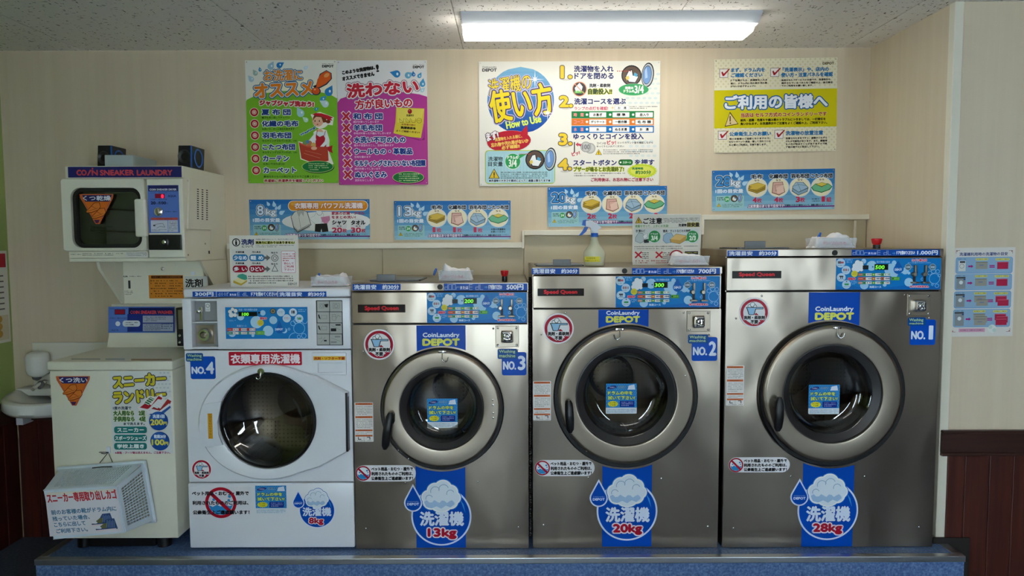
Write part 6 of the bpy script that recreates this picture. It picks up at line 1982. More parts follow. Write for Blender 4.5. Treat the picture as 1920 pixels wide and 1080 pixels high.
def pink_poster(a):
    a.to((440, 90), 4)
    a.rect(750, 85, 1470, 1050, 'e9e7e6')
    a.poly([(740, 412), (800, 384), (880, 358), (1000, 338), (1140, 330), (1280, 338), (1390, 354), (1470, 372), (1470, 1050), (740, 1050)], 'bd3f97')
    a.text('このような洗濯物は、', 806, 140, 1052, 192, '202020', b=3, rot=9)
    a.text('オススメできません', 806, 185, 1048, 240, '202020', b=3, rot=9); a.text('!', 1060, 126, 1082, 178, '202020', b=3, rot=5)
    for x, y, r, rot, c in ((1215, 195, 27, -75, '2c84c8'), (1300, 205, 24, 70, '70b4d4'), (1342, 200, 14, -10, '2c74c0'), (1385, 210, 16, 30, '50a0d0'), (1408, 270, 22, 10, '4c9ccc'), (1405, 318, 16, 50, 'b4d4dc')):
        a.drop(x, y, r, rot, c, tail=2.0); a.ell(x + r * .2, y, r * .3, r * .4, 'dcecf4', n=12)
    a.text('洗わない', 840, 236, 1378, 372, 'c8283a', b=6, o=7, oc='f2eeee', o2=5, oc2='8c6c80', rot=4, res=3)
    a.text('方が良いもの', 905, 376, 1330, 456, 'c8283a', b=3.4, o=6, oc='f2eeee', o2=4, oc2='8c5c80', rot=2, res=3)
    for y, t, x1, sub in ((512, '和 布 団', 1108, '綿が片寄ってしまいます'), (598, '羊毛布団', 1104, '羊毛が片寄ったり縮んでしまいます'), (688, '水洗い不可のもの', 1280, '縮みや変型をおこし、生地を傷めます'), (775, 'ウールもの・革製品', 1332, '生地を傷めます'), (864, 'キルティングされていない布団類', 1430, '綿が片寄ってしまいます'), (950, 'ぬいぐるみ', 1140, '変形をおこします')):
        x = 836 + (y - 512) * .03
        for w, c in ((25, 'f4e8e8'), (17, 'c02838')):
            e = 0 if w == 17 else 3
            a.line([(x - 22 - e, y - 24 - e), (x + 22 + e, y + 24 + e)], w, c); a.line([(x + 22 + e, y - 24 - e), (x - 22 - e, y + 24 + e)], w, c)
        a.text(t, x + 54, y - 22, x1, y + 22, NV, b=2.6, o=4, oc=WH)
        a.text(sub, x + 54, y + 34, x + 54 + 17.5 * len(sub), y + 50, 'ecc4e0', b=.5, res=1)
    a.poly([(1208, 640), (1400, 690), (1418, 672), (1424, 560), (1424, 690), (1380, 692)], '8c2c70')
    a.poly([(1214, 448), (1424, 456), (1418, 560), (1396, 674), (1300, 664), (1190, 638), (1206, 560)], 'ddc93e')
    a.poly([(1216, 452), (1420, 460), (1400, 530), (1220, 560)], 'e6d65c')
    a.ell(1314, 476, 16, 18, 'a01c28'); a.ell(1310, 470, 6, 6, 'd86060', n=12); a.text('洗濯表示', 1288, 498, 1344, 514, '403818', b=.6)
    for x in (1252, 1300, 1342): a.line([(x - 18, 532), (x - 12, 558), (x + 12, 558), (x + 18, 528)], 2.4, '6c6020')
    a.line([(1236, 530), (1266, 560)], 2, '6c6020'); a.line([(1286, 526), (1316, 560)], 2, '6c6020'); a.ring(1384, 545, 17, 19.5, '6c6020'); a.line([(1372, 545), (1396, 545)], 2, '6c6020')
    a.text('お洗濯の前に', 1252, 566, 1358, 586, 'a06428', b=.8, rot=-4); a.text('洗濯表示を', 1246, 588, 1358, 612, '202010', b=2, rot=-4); a.text('よくご確認ください!', 1212, 614, 1388, 640, '604c18', b=1, rot=-5)
    a.ell(1306, 976, 122, 46, '7c1c60'); a.ell(1302, 970, 119, 44, 'd4dc8c'); a.ell(1302, 970, 115, 41, '1f7a3c')
    a.marks(1232, 938, 1380, 1002, 4, 'd8e8b0', cw=11, h=.5, seed=5)
    a.text('DEPOT', 1338, 134, 1420, 151, '303030', b=1.6); a.marks(1338, 120, 1420, 130, 1, '606060', cw=7)


def door_pic(a, cx, cy, r, s=1):
    """open drum with laundry and a round glass door"""
    a.ell(cx, cy, r, r * 1.0, '1c2024'); a.ell(cx, cy, r * .88, r * .88, '5c4a40'); 
    a.poly([(cx - r * .6, cy + r * .1), (cx - r * .3, cy - r * .5), (cx + r * .05, cy - r * .6), (cx + r * .2, cy - r * .1), (cx + r * .75, cy + r * .1), (cx + r * .4, cy + r * .75), (cx - r * .3, cy + r * .7)], '20242c')
    a.poly([(cx - r * .52, cy + r * .08), (cx - r * .26, cy - r * .42), (cx + r * .02, cy - r * .5), (cx + r * .12, cy + r * .02), (cx + r * .66, cy + r * .12), (cx + r * .36, cy + r * .66), (cx - r * .24, cy + r * .6)], 'e8ecec')
    a.poly([(cx - r * .6, cy + r * .2), (cx - r * .3, cy), (cx - r * .2, cy + r * .3), (cx - r * .45, cy + r * .5)], 'e0c860'); a.poly([(cx + r * .3, cy - r * .3), (cx + r * .62, cy - r * .1), (cx + r * .5, cy + r * .15), (cx + r * .2, cy)], '50a0c8')
    a.ell(cx + r * 1.6, cy - r * .05, r * .62, r * 1.2, '181c22', rot=6); a.ell(cx + r * 1.58, cy - r * .05, r * .54, r * 1.08, 'b8bec4', rot=6); a.ell(cx + r * 1.54, cy - r * .05, r * .44, r * .92, '28303c', rot=6); a.ell(cx + r * 1.54, cy - r * .05, r * .4, r * .86, '6e96cc', rot=6); a.poly([(cx + r * 1.3, cy - r * .5), (cx + r * 1.5, cy - r * .8), (cx + r * 1.6, cy + r * .2), (cx + r * 1.36, cy + r * .3)], 'a8c4e4')


def tri_warn(a, cx, cy, r):
    a.poly([(cx - r, cy + r * .8), (cx, cy - r), (cx + r, cy + r * .8)], '20201a')
    a.poly([(cx - r * .82, cy + r * .7), (cx, cy - r * .8), (cx + r * .82, cy + r * .7)], 'e4c228')
    a.rect(cx - r * .1, cy - r * .35, cx + r * .1, cy + r * .3, '20201a'); a.ell(cx, cy + r * .5, r * .12, col='20201a', n=10)


def star(a, cx, cy, r, c='f4f8ff'):
    pts = []
    for i in range(16):
        t = 2 * math.pi * i / 16; q = r if i % 4 == 0 else (r * .45 if i % 4 == 2 else r * .14)
        pts.append((cx + q * math.cos(t), cy + q * math.sin(t)))
    a.poly(pts, c)


def howto_poster(a):
    a.to((880, 90), 4)
    a.rect(60, 90, 1440, 1040, 'e9e6dc')
    for i in range(9):
        for j in range(8):
            if i + j > 8: a.ell(1060 + i * 42 + (j % 2) * 20, 160 + j * 36, 15, 10, 'ccd9d8', n=12)
    for i in range(5):
        for j in range(5): a.ell(1190 + i * 44 + (j % 2) * 22, 700 + j * 36, 15, 10, 'd6dedb', n=12)
    a.text('DEPOT', 98, 155, 204, 176, '484848', b=2); a.text('CoinLaundry', 98, 138, 204, 151, '686868', b=.6)
    for i in range(14):
        f = i / 13
        cc_ = (int(118 + (24 - 118) * f), int(178 + (72 - 178) * f), int(214 + (158 - 214) * f))
        th = [R_(t) for t in range(0, 361, 12)]
        y0 = 142 + 500 * i / 14
        pts = []
        r = 250; cx, cy = 385, 392
        y1 = y0 + 500 / 14 + .5
        def hw(y): return math.sqrt(max(0, r * r - (y - cy) ** 2))
        pts = [(cx - hw(y0), y0), (cx + hw(y0), y0), (cx + hw((y0 + y1) / 2), (y0 + y1) / 2), (cx + hw(y1), y1), (cx - hw(y1), y1), (cx - hw((y0 + y1) / 2), (y0 + y1) / 2)]
        a.poly(pts, cc_, ly=3)
    a.text('洗濯機の', 135, 190, 470, 358, 'e4cc28', b=1.6, o=4, oc='3c2860', o2=5, oc2='c8c0dc', rot=9, sh=.1, res=3)
    a.text('使い方', 140, 258, 635, 560, 'e8d020', b=6, o=8, oc='3c2860', o2=7, oc2='c0bcd8', rot=9, res=3)
    a.text('How to Use', 272, 505, 540, 606, 'd8e860', b=2.6, rot=11, res=3)
    star(a, 492, 235, 70); star(a, 586, 488, 62)
    a.poly([(400, 625), (432, 575), (440, 650)], 'b81c30'); a.ell(297, 702, 168, 82, 'd0e0d0', rot=-4); a.ell(297, 700, 165, 79, 'b81c30', rot=-4)
    a.poly([(380, 640), (432, 578), (436, 660)], 'b81c30')
    a.text('まず!', 122, 622, 222, 700, 'f0e8ec', b=3, o=4, oc='302c34', rot=12)
    a.text('洗濯物を入れる前に、', 190, 648, 396, 700, 'ecc060', b=1, rot=8); a.text('忘れ物や汚れ等がないか', 162, 682, 444, 742, 'ecc060', b=1.6, rot=7); a.text('必ず確認!!', 242, 722, 378, 762, 'ecc060', b=1.6, rot=6)
    a.rect(118, 768, 644, 1018, 'b8cc58', r=26); a.rect(124, 774, 638, 1012, 'a6d0da', r=22)
    for i in range(22): a.poly([(126 + i * 24, 1008), (134 + i * 24, 1008), (max(128, 134 + i * 24 - 0) + 0, 800), (126 + i * 24, 800)], 'b0d6de')
    a.text('洗濯物', 142, 816, 250, 848, '2c3c40', b=.8); a.text('目安量', 142, 853, 250, 887, '2c3c40', b=.8)
    a.ell(326, 852, 60, col='d0e4d0'); a.ell(326, 850, 56, col='2c9c58'); a.poly([(370, 800), (436, 792), (376, 830)], '2c9c58')
    a.text('ドラムの', 286, 810, 366, 832, 'ecf6ec', b=1.4); a.text('3/4', 296, 838, 354, 890, 'ecf6ec', b=2)
    door_pic(a, 492, 838, 72); a.line([(374, 796), (460, 796)], 3, 'c04848')
    tri_warn(a, 186, 946, 42)
    a.marks(236, 926, 582, 982, 4, '20343c', cw=11, h=.6, seed=2)
    a.text('●洗濯物の大きさや素材によって、適量は異なります●', 148, 986, 606, 1004, '1c3c58', b=.9, o=2.5, oc='e8f0f0', res=1)
    # the four steps
    for t, x0, y0, x1, y1 in (('1.', 688, 140, 766, 224), ('2.', 680, 364, 770, 440), ('3.', 676, 646, 766, 724), ('4.', 672, 836, 762, 912)):
        a.ell((x0 + x1) / 2, y1 + 14, 34, 8, 'cfccc2'); a.text(t, x0, y0, x1, y1, 'ecc838', b=6, o=4, oc='403028', o2=3, oc2='b0aca4', res=3)
    a.text('洗濯物を入れ', 786, 134, 1080, 178, '25306c', b=2, res=3); a.text('ドアを閉める', 790, 188, 1080, 232, '25306c', b=2, res=3)
    a.ell(826, 308, 55, col='d88c6c'); a.ell(826, 308, 49, col='3c3438'); a.poly([(790, 300), (826, 262), (850, 290), (840, 330), (800, 334)], 'e4e8e8'); a.line([(792, 272), (862, 344)], 6, 'd88c6c')
    a.text('自動投入', 790, 320, 862, 340, '78c060', b=1)
    a.text('洗剤・柔軟剤', 900, 268, 1056, 294, '34343c', b=1.6, o=3, oc='f2f2ee'); a.text('自動投入!!', 892, 306, 1068, 346, '384830', b=2.5, o=3, oc='dce060')
    door_pic(a, 1216, 206, 76)
    for i in range(7): a.rect(1108 + i * 16, 170, 1116 + i * 16, 177, 'c04040')
    a.ell(1232, 314, 116, 46, 'c4dcc4'); a.ell(1232, 312, 112, 43, '2f9c5c'); a.text('適量は', 1168, 290, 1230, 308, 'ecf6ec', b=1.2); a.text('ドラムの', 1158, 314, 1236, 334, 'ecf6ec', b=1.2); a.text('3/4', 1240, 284, 1306, 338, 'ecf6ec', b=2.2)
    a.text('洗濯コースを選ぶ', 788, 378, 1172, 422, '25306c', b=2, res=3)
    a.text('ランプの点灯を確認!', 788, 440, 1040, 466, 'c84c6c', b=.9); star(a, 1074, 448, 26, 'e0b880'); a.rect(1092, 434, 1196, 464, 'f4f4f0', outline='70706c', ow=1.5); a.text('お　湯', 1114, 440, 1176, 459, '303030', b=.6)
    a.marks(1204, 434, 1406, 458, 2, '505050', cw=11, h=.6)
    for y0, y1, c, t, cells in ((474, 526, '1e7c44', '時　間', ('お急ぎ', '標 準', '念入り')), (528, 580, 'd8782c', 'コース', ('デリケート', '一般衣類', '毛 布 類')), (584, 636, '1c6cb0', '水　温', ('水', 'ぬるま湯', 'お　湯'))):
        a.rect(766, y0, 1384, y1, c); a.text(t, 784, y0 + 14, 856, y1 - 12, 'e89090', b=1)
        for i, (x0, x1) in enumerate(((900, 1026), (1074, 1200), (1246, 1376))):
            a.rect(x0, y0 + 9, x1, y1 - 7, 'f2f2ee', r=3); a.ell(x0 - 18, (y0 + y1) / 2, 9, col='f0f0e8', n=14)
            w_ = min(100, 22 * len(cells[i])); xm = (x0 + x1) / 2
            a.text(cells[i], xm - w_ / 2, y0 + 16, xm + w_ / 2, y1 - 15, '282828', b=1)
    a.text('ゆっくりとコインを投入', 782, 642, 1306, 684, '25306c', b=2, res=3)
    a.rect(784, 706, 792, 786, '303030'); a.poly([(796, 724), (816, 706), (816, 716), (846, 722), (836, 738), (816, 730), (816, 740)], 'c85064')
    for cx in (906, 874):
        a.ell(cx, 746 + (6 if cx > 900 else -4), 39, col='707070'); a.ell(cx, 746 + (6 if cx > 900 else -4), 36, col='c8c8c4'); a.ring(cx, 746 + (6 if cx > 900 else -4), 30, 32, '9a9a98')
    a.text('100', 848, 724, 902, 760, '88888c', b=2)
    a.text('ピッ!', 766, 770, 830, 812, 'c03048', b=1.6, rot=14)
    a.text('コインは', 956, 706, 1024, 722, '404040', b=.5); a.text('ピッ!', 1034, 694, 1098, 724, 'c83c54', b=1.6); a.text('というカウント音を確認しながら', 1112, 702, 1378, 718, '404040', b=.5, res=1)
    a.text('ゆっくりと入れてください', 956, 730, 1160, 745, '404040', b=.5, res=1)
    tri_warn(a, 970, 782, 24); a.marks(1004, 758, 1372, 800, 3, '505050', cw=11, h=.55, seed=6)
    a.text('スタートボタン', 780, 840, 1104, 880, '25306c', b=2, res=3); a.rect(1118, 836, 1226, 880, '24602c', r=20); a.rect(1142, 842, 1220, 874, '2c7c38', r=14); a.ell(1134, 858, 7, col='f0f0e8', n=12); a.text('スタート', 1152, 850, 1212, 866, 'e0f0d8', b=.8); a.text('を押す', 1242, 836, 1386, 878, '25306c', b=2, res=3)
    a.text('ブザーが鳴るとお洗濯終了!', 782, 892, 1158, 926, '586c20', b=1.6, o=3, oc='d8e060')
    a.marks(786, 932, 1168, 966, 2, '505050', cw=11, h=.6, seed=7)
    pts = []
    for i in range(52):
        t = 2 * math.pi * i / 52; q = 1 if i % 2 else .88
        pts.append((1296 + 116 * q * math.cos(t), 922 + 56 * q * math.sin(t)))
    a.poly(pts, 'c8d838'); a.ell(1296, 922, 88, 36, 'dce05c'); a.text('洗濯時間', 1220, 896, 1302, 912, '3c8044', b=1.2); a.text('約30分', 1246, 918, 1362, 946, '2c7c3c', b=1.4)
    a.text('ご利用後は、お忘れ物にご注意下さい', 912, 974, 1378, 1000, 'a82c48', b=1.2)


def yellow_poster(a):
    a.to((1310, 90), 5.4)
    a.rect(130, 80, 1430, 1075, 'e6dfc4')
    pts, fc = [], []
    for i in range(52):
        for j in range(37):
            if (i + j) % 2 == 0 and not 11 < j < 27:
                x, y = 150 + i * 25, 100 + j * 26; n = len(pts)
                pts += [(x - 12, y), (x, y - 12), (x + 12, y), (x, y + 12)]; fc.append((n, n + 1, n + 2, n + 3))
    a.add(pts, fc, 'd9cda6')
    a.rect(130, 422, 1430, 802, 'd0c410')
    a.text('DEPOT', 1256, 144, 1370, 166, '6c6444', b=2.4); a.marks(1256, 128, 1370, 138, 1, '8c8464', cw=9)
    for x, y, tl in ((210, 212, 0), (726, 202, 0), (196, 840, 0), (768, 830, 0)):
        a.rect(x, y, x + 88, y + 88, '30302c'); a.rect(x + 4, y + 4, x + 84, y + 84, 'ece4e0')
        a.poly([(x + 18, y + 34), (x + 32, y + 26), (x + 44, y + 48), (x + 100, y - 4), (x + 104, y + 8), (x + 46, y + 72), (x + 32, y + 72)], 'a01c24')
    B = '2470a8'
    for t, x0, y0, x1, y1 in (('まず、ドラム内を', 330, 202, 668, 242), ('ご確認ください', 330, 254, 644, 294), ('「洗濯表示」や、店内の', 852, 196, 1316, 236), ('使い方・注意パネルを確認', 836, 248, 1356, 290), ('公衆衛生上のお願い', 312, 848, 732, 888), ('洗濯物の放置注意', 882, 838, 1258, 880)):
        a.text(t, x0, y0, x1, y1, B, b=2.4, res=2)
    for i, (t, x0, y0, x1) in enumerate((('ドアを開けたら、洗濯物を入れる', 324, 316, 694), ('前に、ドラム内に忘れ物や汚れ等', 324, 347, 692), ('がないか必ずチェック!!', 324, 377, 572), ('当店はセルフサービスのお店です。洗濯表示や、', 838, 312, 1342), ('掲示されているパネルをご確認の上、自己責任', 838, 342, 1356), ('でのご利用をお願い致します。', 838, 371, 1158),
            ('他のお客様のご迷惑となりますので、', 310, 908, 722), ('おむつやペット用品・著しく汚れている', 308, 938, 728), ('もの等のご利用は、お断り致します。', 308, 970, 690), ('放置されたままですと、盗難やいたずら', 882, 902, 1300), ('される可能性があります。また、順番待', 882, 932, 1300), ('ちの方が取出すことがありますので終', 882, 961, 1300), ('了後は速やかに取出して下さい。', 882, 990, 1222))):
        a.text(t, x0, y0, x1, y0 + 19, '2c281c', b=1.3, res=1)
    a.text('ご利用の皆様へ', 268, 478, 1302, 610, 'e6ecf6', b=7, o=11, oc='1c5c98', res=3)
    a.poly([(262, 796), (316, 646), (404, 772)], '443818'); a.poly([(272, 786), (316, 662), (394, 766)], 'e4cc98'); a.rect(312, 690, 324, 745, '504020'); a.ell(320, 762, 8, col='504020', n=12)
    a.text('当店は セルフ方式のコインランドリーです', 428, 652, 1294, 694, 'a02c38', b=2, o=2.5, oc='ecd8a0')
    a.text('紛失・盗難・色落ちや縮み等のトラブルにつきましては、一切責任を', 424, 712, 1284, 738, '28280c', b=1.6, res=1)
    a.text('負いかねます。お洗濯表示やご注意をよくご確認の上、ご利用下さい。', 424, 748, 1300, 774, '28280c', b=1.6, res=1)


def cap_sign(kind):
    """capacity boards; coordinates of the 13kg board's close-up"""
    def fn(a, ox=0, oy=0, kx=1.0):
        x0, y0, x1, y1 = 1092, 55, 1845, 308
        for i in range(8):
            f = i / 7; a.rect(x0 - 6, y0 - 6 + (y1 - y0 + 12) * i / 8, x1 + 6, y0 - 6 + (y1 - y0 + 12) * (i + 1) / 8 + .5, (int(30 + 120 * f), int(108 + 88 * f), int(180 + 36 * f)), ly=1)
        for x, y, r, rot in ((1210, 86, 10, -30), (1246, 90, 12, -10), (1276, 108, 11, 30), (1290, 140, 13, 60), (1258, 112, 8, 10)):
            a.drop(x, y, r, rot, 'b4d8ea', tail=2.2)
        num = {'8': '8', '13': '13', '20': '20', '28': '28'}[kind]
        fc_ = '3c8cd0' if kind in ('28', '20') else 'd4e8f6'
        xa = 1140 if kind == '8' else 1120
        a.text(num, xa, 94, 1204 if kind != '8' else 1178, 152, fc_, b=2.4, o=4.6, oc='1c3048', o2=2.6, oc2='eef6fa', res=3)
        a.text('kg', 1208 if kind != '8' else 1196, 116, 1264 if kind != '8' else 1256, 162, 'e4eef4', b=2, o=3, oc='1c3048', o2=2, oc2='eef6fa', res=3)
        a.text('1回の目安量', 1114, 174, 1282, 197, 'e8f0f6', b=1.3, o=1, oc='6c9cc8')
        a.rect(1116, 214, 1288, 292, '98c8cc', r=6)
        a.marks(1124, 222, 1160, 246, 2, '205040', cw=10, h=.9); a.ell(1184, 236, 17, col='2c9c50', n=18); a.text('3/4', 1174, 228, 1195, 244, 'd8f0d8', b=.8)
        door_pic(a, 1228, 232, 22); tri_warn(a, 1134, 272, 13); a.marks(1154, 264, 1280, 288, 3, '20404c', cw=7, seed=4)
        a.rect(1310, 284, 1846, 292, '6c2878')
        a.text('上記数量はあくまで目安です', 1312, 271, 1534, 291, 'f0e4f0', b=.8, o=2.4, oc='5c2068', res=1)
        a.text('洗濯物の大きさや素材によって、適量は異なります', 1540, 273, 1784, 284, '203040', b=.5, res=1); a.marks(1792, 270, 1832, 280, 1, '406080', cw=8)
        if kind == '8':
            a.ell(1576, 194, 282, 62, 'e8e8e4')
            a.rect(1336, 66, 1830, 124, 'dc8c20', r=28, outline='f0e8d8', ow=4); a.rect(1350, 72, 1816, 92, 'e8a83c', r=9)
            a.text('衣類専用 パワフル洗濯機', 1374, 76, 1800, 112, 'f4e8e8', b=1.6, o=3, oc='c06c28')
            a.poly([(1350, 164), (1372, 136), (1400, 122), (1424, 120), (1456, 134), (1478, 216), (1440, 240), (1392, 264), (1366, 236)], '4c4c48'); a.poly([(1354, 164), (1374, 138), (1400, 125), (1424, 124), (1452, 136), (1474, 214), (1438, 236), (1392, 258), (1370, 232)], 'd8d8d0')
            for q in range(5): a.line([(1370, 226 + q * 8), (1394, 250 + q * 4), (1470, 210 + q * 5)], 1.6, '4c4c48')
            a.poly([(1384, 128), (1402, 168), (1414, 140), (1430, 162), (1434, 124)], 'b0b0a8'); a.line([(1402, 168), (1412, 236)], 1.6, '605c58')
            a.poly([(1466, 176), (1500, 158), (1514, 128), (1540, 126), (1556, 150), (1540, 214), (1510, 216)], 'e6e8e4', outline='8c908c', ow=1.5); a.ring(1530, 138, 16, 18, '8c908c', a0=0, a1=180)
            a.poly([(1538, 168), (1594, 158), (1596, 182), (1572, 216), (1548, 196)], 'd890b0'); a.marks(1542, 168, 1592, 200, 4, 'c06890', cw=7)
            a.poly([(1504, 210), (1578, 206), (1586, 258), (1546, 262), (1542, 240), (1536, 262), (1500, 258)], '2c2c28')
            a.text('家族の衣類・タオル', 1606, 132, 1812, 152, 'b03c58', b=1); a.text('をまとめ洗い!', 1606, 158, 1756, 176, 'b03c58', b=1)
            for x, w1, n_ in ((1654, 'シャツ', '20'), (1772, 'タオル', '30')):
                a.ell(x, 218, 48, 42, 'dcdcdc'); a.text(w1, x - 44, 188, x + 44, 214, '202024', b=1.8); a.text('なら', x - 16, 219, x + 14, 228, '403840', b=.6)
                a.text(n_, x - 44, 234, x + 16, 264, 'c42c50', b=2.2, res=3); a.text('枚', x + 20, 240, x + 46, 264, 'c42c50', b=1)
            return
        cnt = {'13': '1', '20': '2', '28': '4'}[kind]
        for i, (cx, nm, nw) in enumerate(((1367, '毛布', 70), (1499, '化繊布団', 112), (1632, '羽毛布団', 110), (1765, 'こたつ布団', 130))):
            a.ell(cx, 166, 66, 61, 'd8dce0'); a.ell(cx, 166, 60, 56, 'ece4c4')
            a.text(nm, cx - nw / 2, 84, cx + nw / 2, 110, '202428', b=1.6, o=2.4, oc='e8f0f4'); a.text('なら', cx - 15, 116, cx + 15, 126, '403c40', b=.5)
            if i == 0:
                for q in (0, 1, 2): a.poly([(cx - 54, 176 + 8 * q), (cx - 48, 150 + 8 * q), (cx + 6, 134 + 8 * q), (cx + 54, 150 + 8 * q), (cx + 52, 172 + 8 * q), (cx + 2, 194 + 8 * q)][::1] if q < 2 else [(cx - 54, 176), (cx - 10, 150), (cx + 54, 152), (cx + 2, 176)], ('4c3c1c', 'a88c28', 'd8b848')[q])
                a.poly([(cx - 50, 152), (cx + 6, 136), (cx + 54, 150), (cx - 2, 172)], 'd8b848')
                a.line([(cx - 52, 170), (cx, 190), (cx + 52, 168)], 2.4, '4c3c1c'); a.line([(cx - 52, 182), (cx, 202), (cx + 50, 180)], 2.4, '4c3c1c')
            if i == 1:
                a.poly([(cx - 34, 134), (cx + 26, 132), (cx + 42, 196), (cx + 6, 216), (cx - 40, 200)], '6c3830'); a.poly([(cx - 31, 137), (cx + 24, 135), (cx + 38, 194), (cx + 6, 211), (cx - 36, 197)], 'dcb0a0'); a.line([(cx - 22, 152), (cx + 30, 148), (cx - 16, 190), (cx - 22, 152)], 2, '7c4840'); a.poly([(cx - 12, 170), (cx + 30, 150), (cx + 36, 196), (cx - 6, 206)], 'e8c4b4')
            if i == 2:
                a.poly([(cx - 46, 160), (cx - 26, 134), (cx + 20, 136), (cx + 52, 170), (cx + 46, 196), (cx - 10, 218), (cx - 50, 192)], '3c5464'); a.poly([(cx - 43, 160), (cx - 25, 137), (cx + 18, 139), (cx + 48, 170), (cx - 8, 196), (cx - 44, 172)], 'a0bcd0'); a.poly([(cx - 46, 176), (cx - 8, 200), (cx + 46, 176), (cx + 43, 194), (cx - 10, 214), (cx - 46, 190)], '88a8c0'); a.line([(cx - 40, 160), (cx - 6, 150), (cx + 34, 158)], 2, '4c6878'); a.line([(cx - 16, 140), (cx + 6, 190)], 2, '4c6878')
            if i == 3:
                a.poly([(cx - 66, 170), (cx - 40, 146), (cx + 40, 146), (cx + 66, 166), (cx + 50, 186), (cx, 204), (cx - 50, 190)], '2c7048'); a.poly([(cx - 60, 169), (cx - 38, 148), (cx + 38, 148), (cx + 60, 166), (cx + 44, 182), (cx, 198), (cx - 46, 186)], '6cb888'); a.poly([(cx - 38, 152), (cx, 138), (cx + 38, 150), (cx, 168)], '5c4c1c'); a.poly([(cx - 33, 151), (cx, 140), (cx + 33, 150), (cx, 163)], 'd8c450')
            if kind == '13' and i == 3:
                a.text('大型の洗濯機を', cx - 48, 234, cx + 46, 246, '28303c', b=.6); a.text('お使いください', cx - 48, 250, cx + 46, 262, '28303c', b=.6)
            elif i == 3:
                a.marks(cx - 60, 236, cx - 8, 262, 2, '28303c', cw=9, h=.7); a.text('1', cx + 2, 228, cx + 18, 258, 'c42c50', b=2.4, res=3); a.text('組', cx + 30, 232, cx + 58, 260, 'c42c50', b=1)
            else:
                c_ = '3' if (kind == '28' and i == 2) else cnt
                a.text(c_, cx - 24, 228, cx - 2 if c_ != '1' else cx - 10, 258, 'c42c50', b=2.4, res=3); a.text('枚', cx + 2, 232, cx + 30, 260, 'c42c50', b=1)
    return fn


poster('poster', 462.5, 113.5, 633, 344, YPo, 'green and white poster with a woman in red headscarf, left of the pink one', green_poster)
poster('poster', 633.6, 114, 801.5, 347, YPo, 'pink and white poster with red crosses and a yellow paper note', pink_poster)
poster('poster', 898.5, 115.5, 1237, 348.5, YPo, 'large white instruction poster with blue circle and four numbered steps under the ceiling light', howto_poster)
poster('poster', 1339, 110, 1569, 285, YPo, 'beige and yellow notice poster with four red check marks', yellow_poster, ang=.75)
KG = 'capacity boards on the back wall'
def cap(kind, x0, y0, x1, y1, Y, label, ang):
    # map the close-up coordinates of the 13kg board to this board
    kx, ky = (1845 - 1092) / (x1 - x0), (308 - 55) / (y1 - y0)
    def fn(a):
        a.to((x0 - 1092 / kx, y0 - 55 / ky), kx, ky)
        sh = math.tan(R_(ang)); 
        pxo = a.px
        a.px = lambda x, y: (pxo(x, y)[0], pxo(x, y)[1] - (pxo(x, y)[0] - (x0 + x1) / 2) * sh)
        oang = a.ang
        a.ang = 0
        cap_sign(kind)(a)
        a.ang = oang
    poster('capacity_board', x0, y0, x1, y1, Y, label, fn, KG, ang=ang, cat='sign')
cap('8', 468, 374, 693.5, 449, YPo, 'blue board marked 8kg with shirts and an orange heading, behind the detergent board', 0)
cap('13', 739, 376.5, 957.5, 449.5, YPo, 'blue board marked 13kg, in the middle between the 8kg and 20kg boards', 0)
cap('20', 1027, 350, 1250.5, 424, YPo, 'blue board marked 20kg behind the spray bottle and caution board', .55)
cap('28', 1335, 318, 1565, 394, YPo, 'blue board marked 28kg below the yellow notice poster', .8)

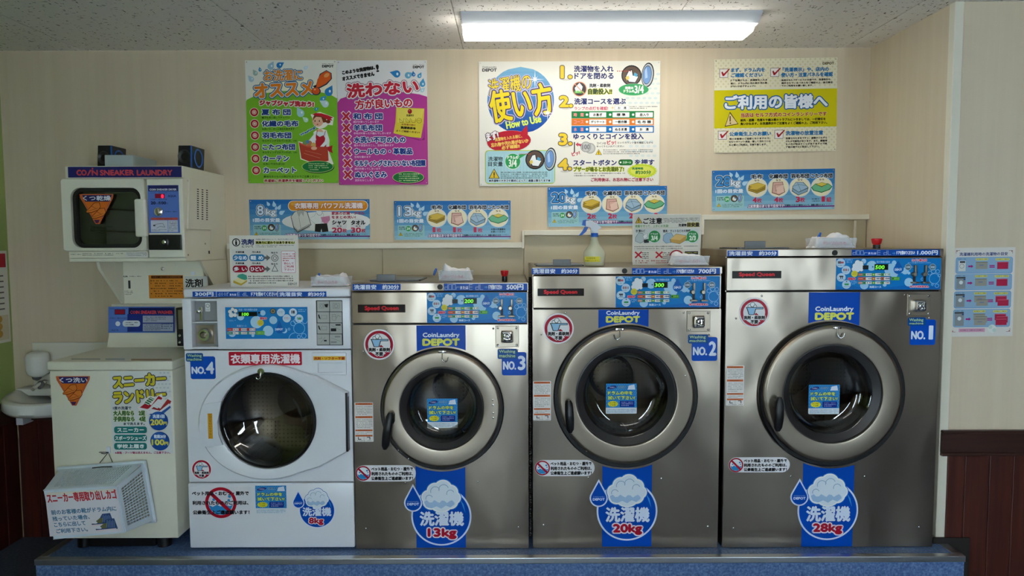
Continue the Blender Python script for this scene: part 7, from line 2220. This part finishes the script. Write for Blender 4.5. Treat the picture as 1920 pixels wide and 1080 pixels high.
# notice on the wall at the right
def right_notice(a):
    a.to((1740, 440), 3.857)
    a.rect(140, 80, 660, 750, 'dfd9d2')
    a.text('洗濯機利用時の洗濯物の目安', 228, 128, 576, 152, '4c5480', b=1)
    for i, (y0, y1) in enumerate(((162, 280), (284, 400), (408, 532), (538, 668))):
        xo = -i * 6
        a.rect(200 + xo, y0, 612 + xo, y1, '5c98c8', r=16); a.rect(203 + xo, y0 + 3, 609 + xo, y1 - 3, '8fb0cc', r=14)
        a.marks(214 + xo, y0 + 10, 276 + xo, y0 + 20, 1, '203048', cw=7)
        if i == 0:
            a.rect(220, 190, 272, 264, 'dcdcd4'); a.ring(244, 228, 14, 17, '8a8a86', n=20); a.rect(230, 192, 268, 204, '303438')
        else:
            a.rect(210 + xo, y0 + 24, 276 + xo, y1 - 8, '8c9294'); a.rect(210 + xo, y0 + 22, 276 + xo, y0 + 32, '34383c'); a.ell(244 + xo, (y0 + y1) / 2 + 4, 14, col='dce0e0', n=18); a.rect(262 + xo, y0 + 34, 276 + xo, y0 + 44, '2c4c7c')
        ym = (y0 + y1) / 2 + 8
        a.poly([(290 + xo, ym - 6), (312 + xo, ym - 6), (312 + xo, ym - 12), (328 + xo, ym), (312 + xo, ym + 12), (312 + xo, ym + 6), (290 + xo, ym + 6)], 'a8287c')
        a.rect(344 + xo, y0 + 8, 434 + xo, y0 + 24, 'd8d070', r=4); a.rect(488 + xo, y0 + 8, 590 + xo, y0 + 24, 'd8d070', r=4)
        a.marks(352 + xo, y0 + 11, 426 + xo, y0 + 21, 1, '50502c', cw=9); a.marks(496 + xo, y0 + 11, 582 + xo, y0 + 21, 1, '50502c', cw=9)
        a.rect(444 + xo, ym - 10, 482 + xo, ym - 2, 'a8287c'); a.rect(444 + xo, ym + 2, 482 + xo, ym + 10, 'a8287c')
        n_ = (1, 1, 2, 3)[i]
        for q in range(n_):
            o = q * 14; yy = y0 + 34 + q * (18 if n_ == 3 else 26)
            hh = 52 if n_ == 1 else 46
            yy = min(yy, y1 - 6 - hh)
            xx = 346 + xo + (o if q != 2 else 4)
            a.rect(xx, yy, xx + 84, yy + hh, '9c988a'); a.rect(xx, yy, xx + 84, yy + 5, '7c786c'); a.rect(xx + 24, yy + hh * .4, xx + 56, yy + hh * .55, '7880a0')
            xx = 500 + xo + (o if q != 2 else 6)
            a.rect(xx, yy, xx + 80, yy + hh, 'b82c4c'); a.rect(xx, yy, xx + 80, yy + 6, 'c85c70'); a.line([(xx + 8, yy + 14), (xx + 72, yy + 10)], 2, '8c1c38')
    a.rect(222, 678, 410, 704, 'd49cb4', r=3); a.marks(234, 684, 396, 698, 1, '703050', cw=11)
    a.ell(462, 680, 30, 30, 'e2e4de'); a.ell(450, 668, 14, col='c4d8cc', n=16); a.ell(478, 690, 14, col='c4d8cc', n=16)
    for x, y, dx, dy in ((204, 114, 1, 1), (612, 114, -1, 1), (172, 704, 1, -1), (592, 700, -1, -1)):
        a.line([(x, y + 22 * dy), (x, y), (x + 26 * dx, y)], 3, 'a07868'); a.ell(x + 6 * dx, y + 6 * dy, 4, col='a04040', n=10)


poster('notice_sheet', 1783.5, 464.5, 1901, 631, YR - .0015, 'white paper notice with four light blue rows on the right wall', right_notice, th=.001, pins=False, cat='notice', ang=.5)

# poster on the left wall: only its far edge is in view
y1_ = PX(15.5, 560, XL).y
z_t, z_b = PX(10, 470, XL).z, PX(14, 641, XL).z
pl_ = thing('wall_notice', (XL, y1_ - .3, (z_t + z_b) / 2), 'white and red notice at the left edge on the green wall', 'notice')
obj('sheet', bx(XL + .0005, XL + .003, y1_ - .6, y1_, z_b, z_t), M['sheet'], pl_)
a = Art(0, place=lambda x, y: Vector((XL + .0032, y1_ - .6 + x, z_b + y))); a.dir = Vector((1, 0, 0)); a.U = Vector((0, 1, 0)); a.V = Vector((0, 0, 1))
H = z_t - z_b
a.rect(.02, H * .82, .59, H * .97, 'b83038'); a.rect(.02, H * .03, .59, H * .3, 'd8ccb0')
for i in range(3):
    for j in range(5): a.ell(.08 + j * .11, H * (.1 + i * .08), .03, .02, 'c89848', n=12)
for i in range(7):
    a.rect(.05, H * (.36 + i * .06), .57, H * (.375 + i * .06), '706860')
a.build('print', pl_)
